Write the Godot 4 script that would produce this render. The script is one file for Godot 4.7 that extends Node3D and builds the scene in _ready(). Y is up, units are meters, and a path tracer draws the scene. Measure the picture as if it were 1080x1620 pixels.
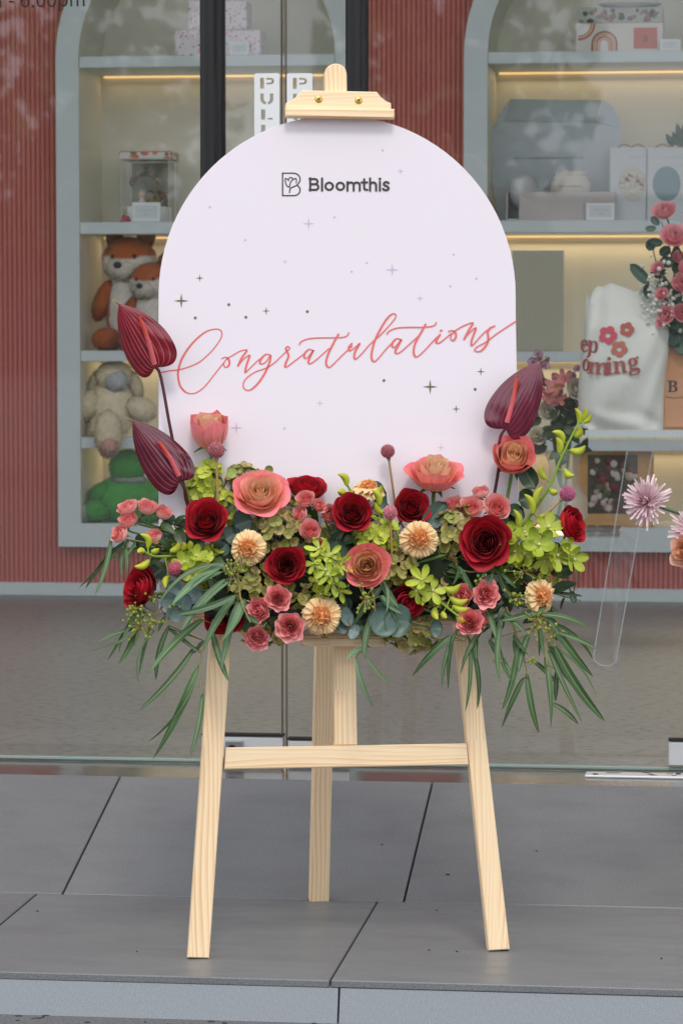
extends Node3D
# A flower stand on a wooden easel in front of a shop door. World axes follow the shop front: x along it, z out to the street, y up, metres.

const FOCAL := 4900.0
var eye := Vector3(0, 1.022, 0)
var look := Basis(Vector3.UP, deg_to_rad(7.1)) * Basis(Vector3.RIGHT, deg_to_rad(-3.62))
var level := Basis(Vector3.UP, deg_to_rad(7.1))
var easel_frame := Transform3D()
var rng := RandomNumberGenerator.new()
var mats := {}

const FLOOR_Y := 0.132
const GLASS_Z := -6.08
const WALL_Z := -9.66


class Geo:
	var v := PackedVector3Array()
	var n := PackedVector3Array()
	var t := PackedVector2Array()
	var c := PackedColorArray()
	var i := PackedInt32Array()

	func vert(p: Vector3, nn: Vector3, uv := Vector2.ZERO, col := Color.WHITE) -> int:
		v.append(p)
		n.append(nn)
		t.append(uv)
		c.append(col)
		return v.size() - 1

	func tri(a: int, b: int, d: int) -> void:
		if (v[b] - v[a]).cross(v[d] - v[a]).dot(n[a]) > 0.0:
			i.append(a); i.append(d); i.append(b)
		else:
			i.append(a); i.append(b); i.append(d)

	func poly(pts: Array, nn: Vector3, uvs := [], col := Color.WHITE) -> void:
		var first := v.size()
		for k in pts.size():
			vert(pts[k], nn, uvs[k] if uvs.size() else Vector2.ZERO, col)
		for k in range(1, pts.size() - 1):
			tri(first, first + k, first + k + 1)

	func grid(nu: int, nv: int, fn: Callable, flip := false, xf := Transform3D()) -> void:
		var first := v.size()
		var w := nu + 1
		for a in nv + 1:
			for b in w:
				var r: Array = fn.call(float(b) / nu, float(a) / nv)
				vert(xf * (r[0] as Vector3), Vector3.UP, r[2] if r.size() > 2 else Vector2(float(b) / nu, float(a) / nv), r[1])
		for a in nv + 1:
			for b in w:
				var du := v[first + a * w + mini(b + 1, nu)] - v[first + a * w + maxi(b - 1, 0)]
				var dv := v[first + mini(a + 1, nv) * w + b] - v[first + maxi(a - 1, 0) * w + b]
				var nn := du.cross(dv)
				if nn.length_squared() < 1e-20:
					var aa := clampi(a, 1, nv - 1)
					du = v[first + aa * w + mini(b + 1, nu)] - v[first + aa * w + maxi(b - 1, 0)]
					dv = v[first + mini(aa + 1, nv) * w + b] - v[first + maxi(aa - 1, 0) * w + b]
					nn = du.cross(dv)
				nn = nn.normalized()
				n[first + a * w + b] = -nn if flip else nn
		for a in nv:
			for b in nu:
				var p := first + a * w + b
				if flip:
					for q in [p, p + 1, p + w + 1, p, p + w + 1, p + w]:
						i.append(q)
				else:
					for q in [p, p + w + 1, p + 1, p, p + w, p + w + 1]:
						i.append(q)

	func box(at: Vector3, size: Vector3, bev := 0.002, bs := Basis(), grain := 1, off := Vector2.ZERO, col := Color.WHITE) -> void:
		var h := size * 0.5
		var e := minf(bev, minf(h.x, minf(h.y, h.z)) * 0.9)
		var pt := func(s: Vector3, axis: int) -> Vector3:
			var p := Vector3(s.x * (h.x - e), s.y * (h.y - e), s.z * (h.z - e))
			p[axis] = s[axis] * h[axis]
			return p
		for a in 3:
			var b := (a + 1) % 3
			var d := (a + 2) % 3
			for sg in [-1.0, 1.0]:
				var nn := Vector3.ZERO
				nn[a] = sg
				var pts := []
				var uvs := []
				for q in [[-1, -1], [1, -1], [1, 1], [-1, 1]]:
					var s := Vector3.ZERO
					s[a] = sg
					s[b] = q[0]
					s[d] = q[1]
					var p: Vector3 = pt.call(s, a)
					pts.append(at + bs * p)
					var uv := Vector2(p[b], p[d])
					if d == grain:
						uv = Vector2(p[b] + p[a], p[d])
					elif b == grain:
						uv = Vector2(p[d] + p[a], p[b])
					uvs.append(uv + off)
				poly(pts, bs * nn, uvs, col)
			for sa in [-1.0, 1.0]:
				for sb in [-1.0, 1.0]:
					var pts := []
					var uvs := []
					for q in [[-1, a], [1, a], [1, b], [-1, b]]:
						var s := Vector3.ZERO
						s[a] = sa
						s[b] = sb
						s[d] = q[0]
						var p: Vector3 = pt.call(s, q[1])
						pts.append(at + bs * p)
						var o := (grain + 1) % 3
						uvs.append(Vector2(p[o], p[grain]) + off)
					var nn := Vector3.ZERO
					nn[a] = sa
					nn[b] = sb
					poly(pts, bs * nn.normalized(), uvs, col)
		for sx in [-1.0, 1.0]:
			for sy in [-1.0, 1.0]:
				for sz in [-1.0, 1.0]:
					var s := Vector3(sx, sy, sz)
					poly([at + bs * pt.call(s, 0), at + bs * pt.call(s, 1), at + bs * pt.call(s, 2)], (bs * s).normalized(), [off, off, off], col)

	func extrude(outline: PackedVector2Array, z0: float, z1: float, bev := 0.0015, along_x := false, off := Vector2.ZERO, col := Color.WHITE, xf := Transform3D()) -> void:
		var o := outline.duplicate()
		if Geometry2D.is_polygon_clockwise(o):
			o.reverse()
		var m := o.size()
		var inner := PackedVector2Array()
		for k in m:
			var d0 := (o[k] - o[(k + m - 1) % m]).normalized()
			var d1 := (o[(k + 1) % m] - o[k]).normalized()
			var n0 := Vector2(d0.y, -d0.x)
			var n1 := Vector2(d1.y, -d1.x)
			var mid := (n0 + n1)
			mid = mid / maxf(0.4, mid.dot(n1)) if mid.length() > 0.01 else n1
			inner.append(o[k] - mid * bev)
		var tris := Geometry2D.triangulate_polygon(inner)
		for face in 2:
			var first := v.size()
			var nn := Vector3(0, 0, 1 if face == 0 else -1)
			for k in m:
				var p := inner[k] if face == 0 else o[k]
				var uv := Vector2(p.y, p.x) if along_x else p
				vert(xf * Vector3(p.x, p.y, z1 if face == 0 else z0), xf.basis * nn, uv + off, col)
			for k in range(0, tris.size(), 3):
				tri(first + tris[k], first + tris[k + 1], first + tris[k + 2])
		for k in m:
			var p := o[k]
			var q := o[(k + 1) % m]
			var d := (q - p).normalized()
			var nn := Vector3(d.y, -d.x, 0)
			var ip := inner[k]
			var iq := inner[(k + 1) % m]
			var us := []
			for w in [[p, z0], [q, z0], [q, z1 - bev], [p, z1 - bev]]:
				var uv := Vector2(w[0].y, w[0].x + w[1]) if along_x else Vector2(w[0].x + w[1], w[0].y)
				us.append(uv + off)
			poly([xf * Vector3(p.x, p.y, z0), xf * Vector3(q.x, q.y, z0), xf * Vector3(q.x, q.y, z1 - bev), xf * Vector3(p.x, p.y, z1 - bev)], xf.basis * nn, us, col)
			if bev > 0.0:
				poly([xf * Vector3(p.x, p.y, z1 - bev), xf * Vector3(q.x, q.y, z1 - bev), xf * Vector3(iq.x, iq.y, z1), xf * Vector3(ip.x, ip.y, z1)], xf.basis * (nn + Vector3(0, 0, 1)).normalized(), us, col)

	func tube(pts: Array, radii: Array, sides := 7, cols := []) -> void:
		var side := Vector3.ZERO
		var first := v.size()
		var m := pts.size()
		var along := 0.0
		for k in m:
			var d: Vector3 = ((pts[mini(k + 1, m - 1)] as Vector3) - (pts[maxi(k - 1, 0)] as Vector3)).normalized()
			if side == Vector3.ZERO:
				side = d.cross(Vector3(0.31, 0.2, 0.93)).normalized()
			side = (side - d * side.dot(d)).normalized()
			var other := d.cross(side)
			if k > 0:
				along += ((pts[k] as Vector3) - (pts[k - 1] as Vector3)).length()
			for s in sides + 1:
				var a := TAU * s / sides
				var nn := side * cos(a) + other * sin(a)
				vert((pts[k] as Vector3) + nn * radii[k], nn, Vector2(float(s) / sides, along), cols[k] if cols.size() else Color.WHITE)
		for k in m - 1:
			for s in sides:
				var p := first + k * (sides + 1) + s
				tri(p, p + 1, p + sides + 2)
				tri(p, p + sides + 2, p + sides + 1)
		for e in [0, m - 1]:
			var d: Vector3 = ((pts[1] as Vector3) - (pts[0] as Vector3)).normalized() * -1.0 if e == 0 else ((pts[m - 1] as Vector3) - (pts[m - 2] as Vector3)).normalized()
			var cc := vert(pts[e], d, Vector2.ZERO, cols[e] if cols.size() else Color.WHITE)
			var f := v.size()
			for s in sides:
				vert(v[first + e * (sides + 1) + s], d, Vector2.ZERO, cols[e] if cols.size() else Color.WHITE)
			for s in sides:
				tri(cc, f + s, f + (s + 1) % sides)

	func ball(at: Vector3, r: Vector3, nu := 14, nv := 9, bs := Basis(), col := Color.WHITE, rough := 0.0, seed_at := 0.0, tint = null) -> void:
		grid(nu, nv, func(s: float, q: float) -> Array:
			var a := TAU * s
			var b := PI * (q - 0.5)
			var d := Vector3(cos(b) * cos(a), sin(b), -cos(b) * sin(a))
			var bump := 1.0
			if rough > 0.0:
				bump += rough * (sin(d.x * 17.0 + seed_at) * sin(d.y * 19.0 + seed_at * 1.7) * sin(d.z * 15.0 + seed_at * 0.6) + 0.5 * sin(d.x * 41.0 + d.y * 33.0 + seed_at) * sin(d.z * 37.0))
			var cc: Color = (tint.call(d) if tint != null else col)
			return [at + bs * (d * r * bump), cc], false)

	func lathe(at: Vector3, profile: Array, sides := 24, bs := Basis(), col := Color.WHITE) -> void:
		var m := profile.size() - 1
		grid(sides, m, func(s: float, q: float) -> Array:
			var a := TAU * s
			var p: Vector2 = profile[int(round(q * m))]
			return [at + bs * Vector3(p.x * cos(a), p.y, -p.x * sin(a)), col], false)

	func stroke(pts: PackedVector2Array, widths: PackedFloat32Array, z: float, xf := Transform3D(), col := Color.WHITE) -> void:
		var m := pts.size()
		var first := v.size()
		var up := xf.basis * Vector3(0, 0, 1)
		for k in m:
			var d := (pts[mini(k + 1, m - 1)] - pts[maxi(k - 1, 0)]).normalized()
			var s := Vector2(-d.y, d.x) * widths[k] * 0.5
			vert(xf * Vector3(pts[k].x + s.x, pts[k].y + s.y, z), up, Vector2.ZERO, col)
			vert(xf * Vector3(pts[k].x - s.x, pts[k].y - s.y, z), up, Vector2.ZERO, col)
		for k in m - 1:
			var p := first + k * 2
			tri(p, p + 1, p + 3)
			tri(p, p + 3, p + 2)
		for e in [0, m - 1]:
			var d := (pts[0] - pts[1]).normalized() if e == 0 else (pts[m - 1] - pts[m - 2]).normalized()
			var a0 := d.angle() - PI / 2
			var pp := []
			for k in 7:
				var q := pts[e] + Vector2.from_angle(a0 + PI * k / 6.0) * widths[e] * 0.5
				pp.append(xf * Vector3(q.x, q.y, z))
			poly(pp, up, [], col)

	func commit() -> ArrayMesh:
		var arr := []
		arr.resize(Mesh.ARRAY_MAX)
		arr[Mesh.ARRAY_VERTEX] = v
		arr[Mesh.ARRAY_NORMAL] = n
		arr[Mesh.ARRAY_TEX_UV] = t
		arr[Mesh.ARRAY_COLOR] = c
		arr[Mesh.ARRAY_INDEX] = i
		var m := ArrayMesh.new()
		m.add_surface_from_arrays(Mesh.PRIMITIVE_TRIANGLES, arr)
		return m


# ---------- placing ----------
func ray(u: float, v: float) -> Vector3:
	return look * Vector3((u - 540.0) / FOCAL, (810.0 - v) / FOCAL, -1.0)

func on_z(u: float, v: float, z: float) -> Vector3:
	var r := ray(u, v)
	return eye + r * (z / r.z)

func on_y(u: float, v: float, y: float) -> Vector3:
	var r := ray(u, v)
	return eye + r * ((y - eye.y) / r.y)

func on_easel(u: float, v: float, k: float) -> Vector3:   # in the easel's own axes: x across, y up its face, z out of it
	var inv := easel_frame.affine_inverse()
	var o := inv * eye
	var r := inv.basis * ray(u, v)
	return o + r * ((k - o.z) / r.z)

func spot(u: float, v: float, k: float) -> Vector3:
	return easel_frame * on_easel(u, v, k)

func flat2(u: float, v: float, k: float) -> Vector2:
	var p := on_easel(u, v, k)
	return Vector2(p.x, p.y)

func toward(x: float, y: float, z: float) -> Vector3:
	return (level * Vector3(x, y, z)).normalized()

func upright(dir: Vector3, roll := 0.0) -> Basis:         # y along dir
	var y := dir.normalized()
	var x := Vector3.UP.cross(y)
	x = x.normalized() if x.length() > 0.05 else level.x
	return Basis(x, y, x.cross(y)) * Basis(Vector3.UP, roll)

# ---------- naming ----------
func thing(called: String, label: String, category: String, xf: Transform3D, group := "") -> Node3D:
	var o := Node3D.new()
	o.name = called
	add_child(o, true)
	o.transform = xf
	return tag(o, label, category, group)

func tag(o: Node3D, label: String, category: String, group := "") -> Node3D:
	o.set_meta("label", label)
	o.set_meta("category", category)
	if group:
		o.set_meta("group", group)
	return o

func obj(called: String, shape, m: Material, parent: Node3D = null, xf := Transform3D()) -> MeshInstance3D:
	var o := MeshInstance3D.new()
	o.name = called
	o.mesh = shape.commit() if shape is Geo else shape
	o.material_override = m
	o.transform = xf
	(parent if parent else self).add_child(o, true)
	return o

func struct(called: String, shape, m: Material, label := "", parent: Node3D = null) -> MeshInstance3D:
	var o := obj(called, shape, m, parent)
	if parent == null:
		o.set_meta("kind", "structure")
		if label:
			o.set_meta("label", label)
	return o

# ---------- colours and materials ----------
func lin(r: int, g: int, b: int) -> Color:
	return Color8(r, g, b).srgb_to_linear()

func plain(called: String, col: Color, rough := 0.6, metal := 0.0) -> StandardMaterial3D:
	if mats.has(called):
		return mats[called]
	var m := StandardMaterial3D.new()
	m.resource_name = called
	m.albedo_color = col
	m.roughness = rough
	m.metallic = metal
	mats[called] = m
	return m

func tinted(called: String, rough := 0.6, through := Color.BLACK, sheen := 0.0) -> StandardMaterial3D:   # colour comes from the vertices
	if mats.has(called):
		return mats[called]
	var m := plain(called, Color.WHITE, rough)
	m.vertex_color_use_as_albedo = true
	if through != Color.BLACK:
		m.backlight_enabled = true
		m.backlight = through
	if called.ends_with("petal") or called.ends_with("leaf"):
		if not mats.has("fibre_store"):
			var keep := StandardMaterial3D.new()
			keep.albedo_texture = noise_tex(0.02, [[0.0, Color(0.80, 0.78, 0.77)], [0.4, Color(0.97, 0.965, 0.96)], [1.0, Color(1, 1, 1)]], 4, 512, 91)
			mats["fibre_store"] = keep
		m.albedo_texture = (mats["fibre_store"] as StandardMaterial3D).albedo_texture
		m.uv1_scale = Vector3(2.2, 0.22, 1)
	if sheen > 0.0:
		m.rim_enabled = true
		m.rim = sheen
		m.rim_tint = 0.8
	return m

func noise_tex(freq: float, stops: Array, octaves := 4, size := 512, sd := 1, kind := FastNoiseLite.TYPE_SIMPLEX_SMOOTH) -> NoiseTexture2D:
	var f := FastNoiseLite.new()
	f.noise_type = kind
	f.seed = sd
	f.frequency = freq
	f.fractal_octaves = octaves
	var g := Gradient.new()
	var offs := PackedFloat32Array()
	var cols := PackedColorArray()
	for s in stops:
		offs.append(s[0])
		cols.append(s[1])
	g.offsets = offs
	g.colors = cols
	var t := NoiseTexture2D.new()
	t.width = size
	t.height = size
	t.seamless = true
	t.noise = f
	t.color_ramp = g
	return t

func over_world(m: StandardMaterial3D, scale: Vector3) -> StandardMaterial3D:
	m.uv1_triplanar = true
	m.uv1_world_triplanar = true
	m.uv1_scale = scale
	return m

func pine(called: String, a: Color, b: Color, d: Color, sd: int) -> StandardMaterial3D:   # long wavy grain along v; a tile is 12 cm by 1.2 m
	var w := 256
	var h := 1024
	var im := Image.create(w, h, false, Image.FORMAT_RGB8)
	var f := FastNoiseLite.new()
	f.seed = sd
	f.frequency = 0.006
	f.fractal_octaves = 2
	var fine := FastNoiseLite.new()
	fine.seed = sd + 5
	fine.frequency = 0.05
	for y in h:
		for x in w:
			var wob := f.get_noise_2d(x * 0.9, y * 0.28) * 34.0
			var r := (x + wob * 0.8) * 0.42 + 3.0 * f.get_noise_2d(x * 0.3 + 900.0, 40.0)
			var ring := fposmod(r / TAU * 1.0, 1.0)
			var s := pow(ring, 2.4) * clampf(0.5 + 0.9 * f.get_noise_2d(x * 1.6 + 300.0, y * 0.05), 0.08, 1.0)
			if ring > 0.93:
				s *= (1.0 - ring) / 0.07
			var k := clampf(s + fine.get_noise_2d(x * 5.0, y * 0.22) * 0.16, 0.0, 1.0)
			var col := a.lerp(b, k)
			col = col.lerp(d, clampf(0.5 * f.get_noise_2d(x * 0.5, y * 0.1 + 777.0) + 0.15, 0.0, 0.6))
			im.set_pixel(x, y, col)
	var m := plain(called, Color.WHITE, 0.62)
	m.albedo_texture = ImageTexture.create_from_image(im)
	m.uv1_scale = Vector3(1.0 / 0.12, 1.0 / 1.2, 1)
	m.rim_enabled = false
	return m

func smooth_path(pts: PackedVector2Array, per := 8) -> PackedVector2Array:
	var out := PackedVector2Array()
	var m := pts.size()
	for k in m - 1:
		var a := pts[maxi(k - 1, 0)]
		var b := pts[k]
		var d := pts[k + 1]
		var e := pts[mini(k + 2, m - 1)]
		for s in per:
			out.append(b.cubic_interpolate(d, a, e, float(s) / per))
	out.append(pts[m - 1])
	return out

func smooth3(pts: Array, per := 6) -> Array:
	var out := []
	var m := pts.size()
	for k in m - 1:
		for s in per:
			out.append((pts[k] as Vector3).cubic_interpolate(pts[k + 1], pts[maxi(k - 1, 0)], pts[mini(k + 2, m - 1)], float(s) / per))
	out.append(pts[m - 1])
	return out

func ramp_list(count: int, from: float, to: float) -> Array:
	var out := []
	for k in count:
		out.append(lerpf(from, to, float(k) / maxf(1.0, count - 1)))
	return out

# ================= the scene =================
func _ready() -> void:
	rng.seed = 7
	make_camera_and_light()
	make_materials()
	make_ground()
	make_shop_room()
	make_niches()
	make_shop_front()
	make_street()
	make_easel()
	make_board()
	make_flowers()
	make_shelf_goods()
	make_table_goods()

func make_camera_and_light() -> void:
	var cam := Camera3D.new()
	cam.name = "camera"
	cam.keep_aspect = Camera3D.KEEP_HEIGHT
	cam.fov = rad_to_deg(2.0 * atan(810.0 / FOCAL))
	cam.near = 0.05
	cam.far = 300.0
	var lens := CameraAttributesPhysical.new()
	lens.frustum_focal_length = 12.0 / (810.0 / FOCAL)
	lens.frustum_focus_distance = 4.98
	lens.frustum_near = 0.05
	lens.frustum_far = 300.0
	lens.exposure_aperture = 11.0
	cam.attributes = lens
	add_child(cam)
	cam.transform = Transform3D(look, eye)
	cam.fov = rad_to_deg(2.0 * atan(810.0 / FOCAL))

	var sky := ProceduralSkyMaterial.new()
	sky.sky_top_color = Color(0.93, 0.94, 0.965)
	sky.sky_horizon_color = Color(0.90, 0.915, 0.94)
	sky.sky_curve = 0.15
	sky.ground_bottom_color = Color(0.32, 0.32, 0.33)
	sky.ground_horizon_color = Color(0.5, 0.51, 0.53)
	sky.sky_energy_multiplier = 1.0
	var env := Environment.new()
	env.background_mode = Environment.BG_SKY
	env.sky = Sky.new()
	env.sky.sky_material = sky
	env.tonemap_mode = Environment.TONE_MAPPER_LINEAR
	env.tonemap_exposure = 1.55
	env.sdfgi_enabled = true
	env.ssao_enabled = true
	env.ssil_enabled = true
	var we := WorldEnvironment.new()
	we.name = "environment"
	we.environment = env
	add_child(we)

	var sun := DirectionalLight3D.new()
	sun.name = "sun"
	sun.light_color = Color(1.0, 0.97, 0.93)
	sun.light_energy = 0.28
	sun.light_angular_distance = 14.0
	sun.shadow_enabled = true
	add_child(sun)
	sun.basis = Basis.looking_at(Vector3(-0.14, -0.9, -0.62), Vector3.UP)

	var inv_yaw := Basis(Vector3.UP, deg_to_rad(13.6)) * Basis(Vector3.RIGHT, deg_to_rad(-9.0))
	easel_frame = Transform3D(inv_yaw, on_y(552, 1509, 0.0))

func make_materials() -> void:
	pine("pine", Color8(247, 222, 184), Color8(206, 146, 90), Color8(248, 228, 194), 11)
	var tile := plain("tile_stone", Color.WHITE, 0.42)
	tile.albedo_texture = noise_tex(0.16, [[0.0, Color8(88, 90, 92)], [0.35, Color8(114, 117, 120)], [0.5, Color8(121, 124, 127)], [0.65, Color8(127, 130, 133)], [1.0, Color8(144, 146, 149)]], 5, 1024, 3)
	tile.roughness_texture = noise_tex(0.012, [[0.0, Color(0.34, 0.34, 0.34)], [1.0, Color(0.5, 0.5, 0.5)]], 3, 512, 8)
	tile.roughness = 1.0
	over_world(tile, Vector3(1.4, 1.4, 3.0))
	tile.detail_enabled = true
	tile.detail_blend_mode = BaseMaterial3D.BLEND_MODE_MUL
	tile.detail_albedo = noise_tex(0.006, [[0.0, Color(0.94, 0.94, 0.94)], [0.5, Color(0.985, 0.985, 0.985)], [1.0, Color(1, 1, 1)]], 5, 512, 71)
	for k in 3:
		var v := tile.duplicate() as StandardMaterial3D
		var s: float = [1.0, 0.955, 0.98][k]
		v.albedo_color = Color(s, s, s)
		v.uv1_offset = Vector3(0.37 * k, 0.0, 0.61 * k)
		mats["tile_%d" % k] = v
	var kerb := plain("kerb_concrete", Color.WHITE, 0.8)
	kerb.albedo_texture = noise_tex(0.16, [[0.0, Color8(104, 110, 116)], [0.45, Color8(138, 145, 152)], [0.7, Color8(150, 157, 163)], [1.0, Color8(180, 186, 191)]], 4, 1024, 5)
	over_world(kerb, Vector3(2.2, 5.0, 2.2))
	var road := plain("road_surface", Color.WHITE, 0.9)
	road.albedo_texture = noise_tex(0.2, [[0.0, Color8(70, 70, 72)], [0.5, Color8(100, 100, 102)], [1.0, Color8(125, 125, 128)]], 4, 1024, 6)
	over_world(road, Vector3(0.8, 0.8, 0.8))
	plain("grout", Color8(48, 48, 50), 0.95)
	var fl := plain("shop_floor", Color.WHITE, 0.4)
	fl.albedo_texture = noise_tex(0.035, [[0.0, Color8(84, 87, 84)], [0.28, Color8(112, 116, 113)], [0.36, Color8(136, 140, 136)], [0.7, Color8(142, 146, 142)], [1.0, Color8(154, 158, 154)]], 4, 1024, 21)
	over_world(fl, Vector3(0.75, 1.0, 1.3))
	plain("reeded_red", Color8(198, 108, 98), 0.5)
	plain("pale_paint", Color8(204, 216, 216), 0.55)
	plain("niche_lining", Color8(222, 220, 204), 0.6)
	plain("white_paint", Color8(226, 228, 226), 0.7)
	var pane := plain("clear_glass", Color(0.93, 1.0, 0.97, 0.006), 0.02)
	pane.transparency = BaseMaterial3D.TRANSPARENCY_ALPHA
	plain("glass_edge", Color8(142, 164, 160), 0.3)
	plain("glass_joint", Color8(92, 84, 76), 0.4)
	plain("steel", Color8(214, 217, 220), 0.42, 0.45)
	plain("dull_steel", Color8(150, 152, 154), 0.35, 0.8)
	plain("black_powder", Color8(14, 15, 18), 0.42)
	plain("black_rubber", Color8(16, 16, 17), 0.7)
	plain("brass", Color8(206, 176, 96), 0.28, 0.9)
	plain("foam_board", Color8(229, 222, 231), 0.5)
	plain("foam_edge", Color8(238, 236, 240), 0.7)
	plain("coral_ink", Color8(222, 108, 104), 0.6)
	plain("charcoal_ink", Color8(52, 50, 50), 0.6)
	plain("gold_ink", Color8(112, 96, 74), 0.5)
	plain("lilac_ink", Color8(196, 188, 212), 0.6)
	plain("white_card", Color8(232, 236, 236), 0.5)
	plain("white_acrylic", Color8(236, 240, 242), 0.25)
	var th := plain("threshold_stone", Color.WHITE, 0.12)
	th.albedo_texture = noise_tex(0.02, [[0.0, Color8(78, 75, 73)], [1.0, Color8(106, 100, 97)]], 4, 512, 17)
	over_world(th, Vector3(2, 2, 2))

func M(called: String) -> StandardMaterial3D:
	return mats[called]

func make_ground() -> void:
	# the street, far below and behind the eye, up to the kerb
	var g := Geo.new()
	g.box(Vector3(0, -0.164, 27.65), Vector3(120, 0.2, 65.0), 0.001)
	struct("street_ground", g, M("road_surface"), "grey street surface below the kerb")
	g = Geo.new()
	g.box(Vector3(0, -0.165, -5.31), Vector3(30, 0.3, 1.22), 0.001)
	struct("tile_bedding", g, M("grout"), "dark bedding and joints under the paving tiles")
	var pave := Node3D.new()
	pave.name = "pavement"
	add_child(pave)
	pave.set_meta("kind", "structure")
	pave.set_meta("label", "grey stone tile pavement before the shop, flat then sloping up")
	var x0 := on_y(595, 1428.5, 0.0).x
	var up0 := on_y(637.5, 1427.5, 0.0).x
	var edge_z := -4.682
	var hinge_z := -5.333
	var top_z := -5.865
	var flat_tile := Geo.new()
	var w := 0.607
	var dz := edge_z - hinge_z - 0.003
	flat_tile.box(Vector3(0, -0.006, 0), Vector3(w - 0.0032, 0.012, dz), 0.0016)
	var flat_mesh := flat_tile.commit()
	var run := Vector2(hinge_z - top_z, FLOOR_Y).length()
	var slope := atan2(FLOOR_Y, hinge_z - top_z)
	var ramp_tile := Geo.new()
	ramp_tile.box(Vector3(0, -0.006, 0), Vector3(w - 0.0036, 0.012, run - 0.003), 0.0016)
	var ramp_mesh := ramp_tile.commit()
	for k in range(-5, 6):
		obj("tile", flat_mesh, M("tile_%d" % ((k + 6) % 3)), pave, Transform3D(Basis(), Vector3(x0 + (k + 0.5) * w, 0.0006 * (k % 2), (edge_z + hinge_z) * 0.5)))
		obj("tile", ramp_mesh, M("tile_%d" % ((k * 2 + 11) % 3)), pave, Transform3D(Basis(Vector3.RIGHT, slope), Vector3(up0 + (k + 0.5) * w, FLOOR_Y * 0.5, (top_z + hinge_z) * 0.5)))
	g = Geo.new()
	g.extrude(PackedVector2Array([Vector2(-hinge_z, -0.02), Vector2(-top_z, -0.02), Vector2(-top_z, FLOOR_Y - 0.016), Vector2(-hinge_z + 0.01, -0.016)]), -15, 15, 0.0, false, Vector2.ZERO, Color.WHITE, Transform3D(Basis(Vector3(0, 0, -1), Vector3(0, 1, 0), Vector3(1, 0, 0)), Vector3.ZERO))
	struct("ramp_bedding", g, M("grout"), "dark mortar under the sloping tiles")
	# kerb stones under the front edge
	var kerb := Node3D.new()
	kerb.name = "kerb"
	add_child(kerb)
	kerb.set_meta("kind", "structure")
	kerb.set_meta("label", "pale brushed concrete kerb under the tile edge")
	var kx := on_z(536, 1580, edge_z).x
	for k in range(-3, 4):
		g = Geo.new()
		g.extrude(PackedVector2Array([Vector2(edge_z - 0.2, -0.0125), Vector2(edge_z - 0.2, -0.2), Vector2(edge_z + 0.018, -0.2), Vector2(edge_z + 0.016, -0.066), Vector2(edge_z - 0.002, -0.0125)]), -0.4985, 0.4985, 0.001, false, Vector2.ZERO, Color.WHITE, Transform3D(Basis(Vector3(0, 0, 1), Vector3(0, 1, 0), Vector3(-1, 0, 0)), Vector3(kx + k * 1.0 + 0.5, 0, 0)))
		obj("kerb_stone", g, M("kerb_concrete"), kerb)
	g = Geo.new()
	var bits := Geo.new()
	for k in 60:
		var p := Vector3(rng.randf_range(-1.4, 0.2), -0.0645, edge_z + rng.randf_range(0.018, 0.06))
		bits.ball(p, Vector3(rng.randf_range(0.002, 0.008), 0.002, rng.randf_range(0.002, 0.006)), 7, 4, Basis(Vector3.UP, rng.randf() * 3.0), Color.WHITE, 0.3, k)
	var dirt := obj("dirt_crumbs", bits, M("grout"))
	dirt.set_meta("kind", "stuff")
	dirt.set_meta("label", "dark dirt crumbs along the foot of the kerb")
	# a few specks lying on the tiles
	bits = Geo.new()
	for q in [[708, 1384, 0.004], [690, 1440, 0.0022], [678, 1503, 0.002], [722, 1505, 0.0022], [848, 1347, 0.002], [60, 1441, 0.003], [217, 1505, 0.0016], [1045, 1516, 0.002], [604, 1337, 0.0018]]:
		var y: float = 0.001
		var p := on_y(q[0], q[1], y)
		if p.z < hinge_z:
			var r := ray(q[0], q[1])
			var sl := tan(slope)
			p = eye + r * ((hinge_z * sl - eye.y) / (r.y + sl * r.z)) + Vector3(0, 0.001, 0)
		bits.ball(p, Vector3(q[2], 0.001, q[2] * 0.7), 7, 4, Basis(), lin(60, 40, 34), 0.2, q[0])
	var specks := obj("litter_specks", bits, tinted("speck", 0.9))
	specks.set_meta("kind", "stuff")
	specks.set_meta("label", "tiny specks of litter lying on the grey tiles")

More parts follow.
